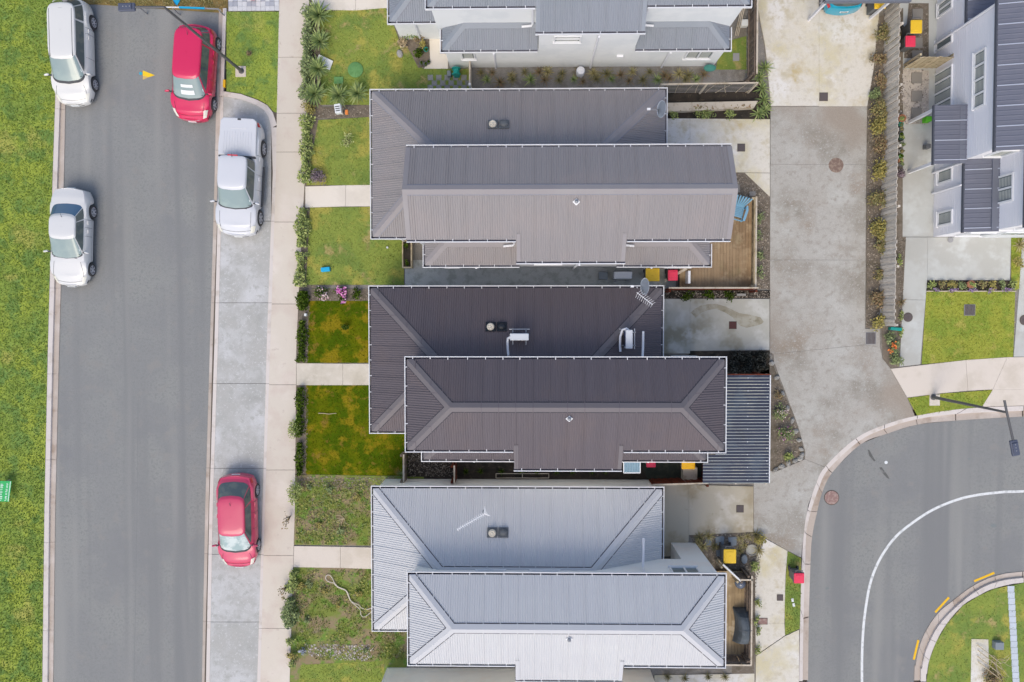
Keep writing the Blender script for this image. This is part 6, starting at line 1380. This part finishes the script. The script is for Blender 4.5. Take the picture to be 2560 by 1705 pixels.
shrub(760, 1625, .2, .3, blade_mat('blue_grey_leaves', [lin(150,156,170), lin(176,182,194)]), 'blue grey spiky plant beside the pebbles', 'plant', 'plant', 60, .1)
chips_on(P([(772, 726), (925, 726), (925, 752), (776, 752)]), 0, 120, .08, chips); chips_on(P([(768, 760), (776, 760), (772, 904), (762, 904)]), 0, 150, .07, chips); chips_on(P([(764, 968), (772, 968), (766, 1185), (756, 1185)]), 0, 150, .07, chips)
chips_on(P([(1020, 1130), (1140, 1150), (1140, 1190), (1020, 1192)]), 0, 130, .08, chips); chips_on(P([(780, 270), (925, 270), (925, 294), (770, 294)]), 0, 130, .08, chips)
for i in range(9): tuft(1160 + i * 45 + rng.uniform(-10, 10), 1178, leaf_dark, 'small dark plant in the shaded side yard of the charcoal house', .6, 'small plants in the shaded side yard', 'ground_fern', 'fern')
# bed by the deck, planting strip on the dark pad, black hedge
chips_on(P([(1826, 434), (1862, 436), (1920, 490), (1924, 720), (1888, 720), (1888, 494), (1826, 494)]), 0, 200, .085, chips)
for i, (x, y) in enumerate(((1893, 545), (1892, 590), (1894, 640), (1893, 680))): shrub(x, y, .26, .4, leaf_hedge, 'low green plant in the bark bed along the deck fence', n=110, ry=1.4, group='low plants along the deck fence')
o = MB().box(-.19, .19, -.19, .19, 0, .03).build('paving_stone', paver_dark, None, loc=U(1839, 471, 0)); tag(o, 'square grey paving stone beside the top corner of the deck', 'paving stone')
o = MB().box(-.14, .14, -.1, .1, 0, .03).build('paving_stone', paver_dark, None, loc=U(1881, 484, 0), rz=.1); tag(o, 'small paving stone at the outer corner of the deck', 'paving stone')
for x in (1715, 1770, 1822): shrub(x, 738, .3, .35, leaf_dark, 'dark low plant in the strip above the damp pad', n=170, rx=1.2, group='dark plants above the damp pad')
o = MB().box(-.2, .2, -.05, .05, 0, .12).build('pale_block', stone, None, loc=U(1852, 737, 0)); tag(o, 'pale concrete block in the strip above the damp pad', 'block')
chips_on(P([(1660, 727), (1925, 727), (1925, 745), (1660, 745)]), 0, 160, .08, chips)
for k, (x, y) in enumerate(((1840, 893), (1868, 895), (1896, 892), (1838, 916), (1868, 918), (1900, 915))): shrub(x, y, .34, .55, leaf_black, 'black leaved bush planted above the pergola', n=420, leaf=.1, group='black leaved bushes above the pergola')
# rock bed beside the drive
chips_on(P([(1936, 920), (1990, 1066), (2007, 1130), (1940, 1170)]), 0, 120, .08, chips)
edge = smooth([(1935, 908), (1955, 965), (1975, 1020), (1991, 1066), (2003, 1100), (2010, 1132), (2006, 1146), (1985, 1154), (1960, 1166), (1938, 1177)], 3)
for i, q in enumerate(P(edge)):
    if i % 2 == 0:
        m = MB(); m.lathe([(.1, 0), (.13, .05), (.09, .11), (.03, .13)], n=7, sx=1.0 + .3 * rng.random(), sy=.7 + .3 * rng.random()); m.v = [(x * rng.uniform(.75, 1.2), y * rng.uniform(.75, 1.2), z * rng.uniform(.8, 1.15)) for x, y, z in m.v]
        o = m.build('edging_stone', stone, None, loc=q + Vector((-.12, 0, 0)), rz=rng.random() * 3); tag(o, 'rough grey stone edging the flower bed beside the driveway', 'stone', 'stones edging the bed beside the driveway')
shrub(1950, 1030, .42, .5, leaf_hedge, 'upper pink flecked bush in the stone edged bed', n=300, flowers=(petal_pale, 50, .05)); shrub(1957, 1085, .45, .55, leaf_hedge, 'larger flowering bush in the middle of the stone edged bed', n=340, flowers=(petal_pink, 30, .05))
shrub(1964, 1138, .26, .4, leaf_lime, 'round bright green bush at the foot of the stone edged bed', n=200); shrub(1944, 985, .25, .3, leaf_rust, 'thin brown bush at the top of the stone edged bed', n=90)
# shrubs in front of the paling fence
row = [(2212, 92, .5, leaf_olive, 'olive shrub nearest the carport in the row before the paling fence'), (2192, 150, .35, leaf_rust, 'brown straggly shrub below the topmost olive one'), (2200, 205, .36, leaf_rust, 'rusty shrub leaning on the fence beside the stained slab'), (2186, 240, .3, leaf_hedge, 'grey green shrub at the foot of the stained slab'), (2196, 278, .45, leaf_olive, 'olive shrub where the grey driveway begins'), (2190, 325, .46, leaf_gold, 'golden shrub below the olive one at the driveway top'),
       (2200, 370, .46, leaf_rust, 'rusty orange shrub right of the manhole cover'), (2194, 425, .48, leaf_gold, 'golden shrub below the manhole cover level'), (2190, 497, .44, leaf_olive, 'olive shrub with rusty tips in mid row'), (2194, 566, .55, leaf_gold, 'largest golden shrub of the fence row'), (2200, 622, .4, leaf_olive, 'olive shrub with rusty top below the largest golden one'), (2204, 690, .34, leaf_olive, 'small olive shrub by itself near the fence cap'), (2192, 748, .48, leaf_rust, 'wide rusty shrub near the lower end of the fence'), (2196, 800, .44, leaf_gold, 'golden shrub at the lower end of the fence')]
for x, y, r, m_, lab in row: shrub(x, y, r * 1.15, r * 1.3, m_, lab, n=int(560 * (r / .45) ** 2), leaf=.1, group='shrubs along the paling fence')
chips_on(P([(2196, 46), (2170, 266), (2166, 818), (2198, 818), (2200, 50)]), 0, 110, .09, chips)
# right-hand yard
pv = thing('stepping_pavers', None, None); tag(pv, kind='structure'); me = MB().box(-.23, .23, -.23, .23, -.05, .02).mesh('paver', paver_dark)
for x, y in ((2293, 36), (2293, 66), (2292, 108), (2292, 140), (2291, 195), (2291, 241), (2290, 284)): link('paver', me, pv, U(x, y, 0) + Vector((0, 0, .03)), rng.uniform(-.02, .02))
chips_on(P([(2256, 172), (2322, 176), (2322, 310), (2247, 310)]), 0, 160, .06, pebbles, 'shell_chips', 'pale shell chips spread around the stepping pavers'); chips_on(P([(2276, 10), (2320, 10), (2320, 142), (2262, 142)]), 0, 110, .07, chips)
cols = [(2249, 299, .16, terracotta, 'planted pot at the head of the pot row along the fence'), (2249, 312, .1, teal, 'small pot second from the head of the pot row'), (2249, 325, .11, bin_body, 'pot third from the head of the pot row'), (2249, 337, .1, bin_body, 'pot fourth from the head of the pot row'), (2249, 346, .12, bin_green, 'dark leafy pot in the middle of the pot row'), (2249, 363, .13, stone, 'lime leafy pot below the middle of the pot row'), (2249, 380, .11, stone, 'pale pot with yellow leaves in the pot row'), (2249, 392, .1, greenlid, 'grey green pot in the pot row'), (2248, 403, .11, terracotta, 'empty looking pot near the foot of the pot row'), (2249, 412, .11, bin_body, 'pot just above the purple plant')]
for i, (x, y, r, m_, lab) in enumerate(cols): pot(x, y, r, lab, m_, (leaf_lime, leaf_hedge, leaf_olive, leaf_dark)[i % 4], 'row of pots behind the paling fence')
shrub(2248, 437, .26, .35, leaf_purple, 'purple grey plant at the foot of the pot row', n=220)
o = MB().box(-.13, .13, -.11, .11, 0, .4).build('green_bucket', M('lime_bucket', lin(104,200,50)), None, loc=U(2312, 302, 0), bevel=.03); tag(o, 'lime green bucket beside the porch roof', 'bucket')
o = MB().box(-.11, .11, -.1, .1, 0, .35).build('grey_box', bin_body, None, loc=U(2312, 369, 0), bevel=.03); tag(o, 'dark grey box against the wall under the porch roof', 'box')
chips_on(P([(2245, 594), (2263, 594), (2252, 848), (2244, 848)]), 0, 180, .07, chips); 
for x, y in ((2247, 650), (2248, 790), (2249, 830)): shrub(x, y, .15, .25, leaf_lime, 'small green plant in the narrow bed behind the fence', n=70, ry=1.8, group='small plants in the narrow bed')
tuft(2252, 755, leaf_rust, 'bronze spiky plant in the narrow bed behind the fence', .8)
o = MB().lathe([(.11, 0), (.12, .06), (.03, .07)], n=16).build('meter_cap', paver_grey, None, loc=U(2375, 600, .01)); tag(o, 'small round cap on the pad at the house wall', 'cap')
for i in range(9): 
    x = 2325 + i * 25; m_ = (leaf_lime, leaf_olive, leaf_gold, leaf_hedge)[i % 4]
    if x not in (2425,): shrub(x, 712, .24, .3, m_, ('lime', 'olive', 'golden', 'grey green')[i % 4] + ' plant in the narrow flower bed above the right lawn', n=110, group='plants in the flower bed above the right lawn')
pot(2420, 711, .16, 'terracotta ring pot in the flower bed above the right lawn', terracotta, leaf_lime)
for x in (2335, 2375, 2425, 2470, 2515): shrub(x, 725, .16, .2, leaf_hedge, 'low violet flowers edging the right lawn', 'flowers', 'flowers', 40, .07, rx=1.8, flowers=(petal_violet, 60, .05), group='violet flowers edging the right lawn')
o = MB().beam(U(2316, 728, .04), U(2540, 728, .04), .04).build('edging_board', rail_wood, None); tag(o, 'thin pale board between the flower bed and the right lawn', 'edging board')
tuft(2547, 612, leaf_straw, 'red and straw coloured spiky plant near the right edge', 1.2); shrub(2540, 660, .3, .4, leaf_gold, 'golden bush at the right edge beside the path', n=180)
# flowers at the end of the paling fence
o = MB().box(-.25, .25, -.07, .07, 0, .28).build('green_trough', teal, None, loc=U(2234, 822, 0), bevel=.02, rz=-.1); tag(o, 'teal planter trough at the end of the paling fence', 'trough')
tag(MB().sheet(P([(2204, 824), (2252, 820), (2249, 918), (2227, 922), (2207, 897)]), .004).build('flower_bed', mulch), kind='structure')
shrub(2220, 842, .3, .4, leaf_hedge, 'spiky grey plant at the top of the orange flower bed', n=200); shrub(2228, 868, .36, .45, leaf_hedge, 'orange flowering bush at the end of the driveway bed', n=260, flowers=(petal_orange, 60, .08)); shrub(2238, 898, .36, .5, leaf_hedge, 'grey green bush at the footpath corner', n=300)
# pavers on the corner lawn, concrete pad and dead bush
pv = thing('stepping_pavers', None, None); tag(pv, kind='structure'); me = MB().box(-.15, .15, -.135, .135, -.05, .03).mesh('paver', paver_blue)
for i in range(17):
    y = 1472 + i * 15.4; link('paver', me, pv, U(2526.5 + (y - 1472) * .055, y, 0), rng.uniform(-.02, .02))
o = MB().prism([q - U(2449, 1660, 0) for q in P([(2428, 1597), (2470, 1598), (2472, 1730), (2426, 1730)])], -.05, .03).build('concrete_pad', slab_stain, None, loc=U(2449, 1660, 0)); tag(o, 'pale concrete pad on the corner lawn beside dead branches', 'concrete pad')
o = MB().box(-.19, .19, -.17, .17, 0, .3).build('grey_utility_box', paver_slate, None, loc=U(2490, 1609, 0), bevel=.02); tag(o, 'square grey utility box on the corner lawn', 'utility box')
t = thing('dead_bush', 'bleached dead branches lying over the pale pad', 'dead bush', U(2492, 1650, 0))
m = MB()
for i in range(16):
    a = rng.uniform(0, 6.3); l = rng.uniform(.3, .75); c = Vector((rng.uniform(-.2, .2), rng.uniform(-.2, .2), .05)); m.tube([c, c + Vector((l * .5 * math.cos(a), l * .5 * math.sin(a), .25)), c + Vector((l * math.cos(a + .2), l * math.sin(a + .2), .35))], .014, 5, .006)
for k in range(4): a = U(2443 + (k % 2) * 2, 1612 + k * 14, .1) - t.location; m.tube([a, a + Vector((.5, -.4, .3)), a + Vector((.95, -.75, .25))], .022, 6, .012)
m.build('branch', twig, t)
shrub(2478, 1688, .55, .5, leaf_rust, 'rusty brown bush beside the pad on the corner lawn', n=420); shrub(2466, 1700, .3, .4, leaf_gold, 'golden bush at the bottom edge beside the pad', n=160)
for (x, y) in ((1981, 1500), (1984, 1512)): o = MB().box(-.05, .05, -.08, .08, .01, .03).build('litter_paper', paper, None, loc=U(x, y, 0), rz=rng.random()); tag(o, 'scrap of white paper lying on the grass strip', 'paper scrap', 'paper scraps on the grass strip')
o = MB().lathe([(.06, 0), (.08, .01), (.01, .014)], n=7).build('litter_paper', paper, None, loc=U(2215, 1156, ZR + .004)); tag(o, 'scrap of white paper lying on the curved road', 'paper scrap')
# cream house: deck, fence, gate, barbecue, bed
dk2, (ex0, ex1, ey0, ey1) = deck('narrow worn timber deck beside the pale silver roof', [(1790, 1428), (1868, 1428), (1868, 1660), (1790, 1660)], .3, deck_wood2)
zf = .0; q = U(1880, 1440, 1.25); q2 = U(1882, 1660, 1.25)
fence('deck_fence', 'grey board fence along the outer side of the worn deck', (q.x, q2.y), (q.x, q.y), 1.25, fence_brown, .13, .004, side=1, cap=rail_wood, rails=3)
fence('deck_fence', 'short board fence at the head of the worn deck', U(1833, 1427, 0), U(1862, 1427, 0), 1.25, fence_brown, .13, .004, side=-1, cap=rail_wood)
fence('deck_fence', 'board fence closing the foot of the worn deck', (U(1640, 1668, 1.25).x, q2.y - .05), (q.x, q2.y - .05), 1.25, fence_brown, .13, .004, side=1, cap=rail_wood)
g0, g1 = U(1792, 1392, 0), U(1835, 1432, 0)
fence('garden_gate', 'slanting timber gate standing open beside the yellow bin', g0, g1, 1.15, fence_tan, .12, .004, side=-1, cap=white_trim, posts=9)
t = thing('barbecue', 'barbecue under a slate grey cover on the worn deck', 'barbecue', U(1851, 1560, .3))
m = MB(); rows = []
for i, (f, z, w_) in enumerate(((0, .02, .34), (.04, .5, .33), (.1, .82, .3), (.3, 1.0, .25), (.5, 1.08, .22), (.7, 1.0, .25), (.9, .82, .3), (.96, .5, .33), (1, .02, .34))):
    y = -.78 + f * 1.56; rows.append([(-w_ * 1.1, y, .02), (-w_ * 1.05, y + .0, z * .6), (-w_ * .8, y, z * .93), (0, y, z + .02), (w_ * .8, y, z * .93), (w_ * 1.05, y, z * .6), (w_ * 1.1, y, .02)])
m.grid(rows); m.build('cover', cover_black, t, smooth=True, sub=1); MB().tube([(-.3, .1, .95), (0, .06, 1.1), (.3, .1, .95)], .012, 6).build('cover_seam', vent_grey, t)
t = thing('kettle_grill', 'small round kettle grill at the head of the worn deck', 'grill', U(1842, 1447, .3)); MB().lathe([(.05, .35), (.2, .45), (.25, .6), (.24, .66), (.15, .78), (.03, .83)], n=20).build('bowl', M('grill_enamel', lin(96,104,120), rough=.2, coat=.5), t, smooth=True)
for i in range(3): MB().tube([(.12 * math.cos(i * 2.1), .12 * math.sin(i * 2.1), .45), (.22 * math.cos(i * 2.1), .22 * math.sin(i * 2.1), 0)], .015, 6).build('leg', steel, t)
pot(1858, 1455, .1, 'leafy pot beside the kettle grill', terracotta, leaf_lime)
sp_ = ((1771, 1353, .3, .42), (1799, 1351, .42, .4), (1831, 1353, .4, .42), (1798, 1382, .3, .3))
for (x, y, w_, d_), lab in zip(sp_, ('left slate stone', 'middle slate stone', 'right slate stone', 'half hidden slate stone')):
    o = MB().prism([(-w_/2 + .04, -d_/2), (w_/2 - .03, -d_/2 + .02), (w_/2, d_/2 - .05), (w_/2 - .06, d_/2), (-w_/2, d_/2 - .03)], 0, .04).build('stepping_stone', paver_slate, None, loc=U(x, y, 0)); tag(o, lab + ' in the bark bed around the yellow bin', 'stepping stone', 'slate stepping stones')
o = MB().lathe([(.16, 0), (.19, .12), (.17, .22), (.06, .26), (.01, .26)], n=9, sx=.8, sy=1.2).build('grey_boulder', paver_slate, None, smooth=True, loc=U(1858, 1395, 0)); tag(o, 'dark grey boulder right of the yellow bin', 'boulder')
t = thing('wire_basket', 'round wire frame lying among the straw plants', 'wire frame', U(1878, 1374, 0)); MB().tube([(.25 * math.cos(i * .35), .25 * math.sin(i * .35), .08) for i in range(19)], .02, 6).build('hoop', stone, t); MB().lathe([(.22, .02), (.22, .04)], n=18).build('base', slab_grey, t)
for i, (x, y) in enumerate(((1748, 1342), (1756, 1365), (1770, 1340), (1785, 1365), (1850, 1345), (1868, 1340), (1890, 1335), (1898, 1350), (1860, 1362), (1848, 1375), (1895, 1375), (1745, 1355))):
    tuft(x, y, leaf_straw if i % 3 else leaf_tuft, 'straw coloured tussock in the bark bed around the yellow bin', rng.uniform(.7, 1.1), 'straw tussocks in the bark bed', 'tussock', 'tussock')
shrub(1895, 1345, .3, .4, leaf_gold, 'golden shrub at the driveway corner of the bark bed', n=200); shrub(1884, 1410, .3, .4, leaf_lime, 'green shrub beside the deck fence head', n=200)
chips_on(P([(1726, 1340), (1884, 1332), (1908, 1346), (1886, 1500), (1884, 1440), (1780, 1425)]), 0, 130, .09, chips)
for i, (x, y) in enumerate(((1892, 1502), (1890, 1545), (1893, 1575), (1892, 1620))): shrub(x, y, .18, .3, leaf_lime, 'low green plant at the outside of the deck fence', n=70, ry=1.6, group='low plants outside the deck fence')
tag(MB().sheet(P([(1636, 1688), (1886, 1684), (1886, 1900), (1636, 1900)]), .004).build('lower_pad', slab_stain), kind='structure')
for i, (x, y) in enumerate(((1668, 1690), (1712, 1694), (1770, 1690), (1812, 1690))): tuft(x, y, leaf_tuft, 'small green plant growing through the lower pad', .7, 'small plants on the lower pad', 'sedge', 'sedge')
o = MB().tube([U(935, 1575, .0)], .02) if False else None

# labels of look-alikes, by where each one stands among its like
ORD = 'first second third fourth fifth sixth seventh eighth ninth tenth eleventh twelfth thirteenth fourteenth fifteenth sixteenth'.split()
def relabel(group, word, fmt, key):
    l = sorted([o for o in bpy.data.objects if o.get('group') == group and o.parent is None and word in o['label']], key=key)
    for i, o in enumerate(l): o['label'] = fmt % (ORD[i] if i < 16 else 'last')
px_ = lambda o: o.matrix_basis.translation.x; py_ = lambda o: -o.matrix_basis.translation.y
g_ = 'tussock plants in the bed below the white house'
for w_ in ('olive', 'straw coloured', 'rusty', 'bright green'): relabel(g_, w_, '%s ' + w_ + ' tussock from the left in the bed below the white house', px_)
relabel('stones edging the bed beside the driveway', 'stone', '%s rough grey stone from the top edging the bed beside the driveway', py_)
relabel('straw tussocks in the bark bed', 'tussock', '%s straw tussock from the left in the bark bed around the yellow bin', px_)
relabel('weed clumps in the weedy yard', 'weed', '%s leafy weed clump from the top in the weedy front yard', py_)
relabel('black leaved bushes above the pergola', 'bush', '%s black leaved bush from the left above the pergola', px_)
relabel('flax plants beside the stained driveway', 'flax', '%s arching green flax from the top beside the stained driveway', py_)
relabel('low plants at the foot of the retaining wall', 'plant', '%s low leafy plant from the left below the low retaining wall', px_)
relabel('low plants along the deck fence', 'plant', '%s low green plant from the top in the bark bed along the deck fence', py_)
relabel('low plants outside the deck fence', 'plant', '%s low green plant from the top outside the worn deck fence', py_)
relabel('small plants in the shaded side yard', 'plant', '%s small dark plant from the left in the shaded side yard', px_)
relabel('violet flowers edging the right lawn', 'flowers', '%s clump of violet flowers from the left edging the right lawn', px_)
relabel('small plants on the lower pad', 'plant', '%s small green plant from the left on the lower pad', px_)
relabel('small plants in the narrow bed', 'plant', '%s small green plant from the top in the narrow bed behind the fence', py_)
for w_ in ('lime', 'olive', 'golden', 'grey green'): relabel('plants in the flower bed above the right lawn', w_, '%s ' + w_ + ' plant from the left in the flower bed above the right lawn', px_)
relabel('paper scraps on the grass strip', 'scrap', '%s white paper scrap from the top on the grass strip', py_)
for i, o in enumerate(sorted([o for o in bpy.data.objects if o.get('label') == 'dark low plant in the strip above the damp pad'], key=px_)): o['label'] = ('left', 'middle', 'right')[i] + ' dark low plant in the strip above the damp pad'
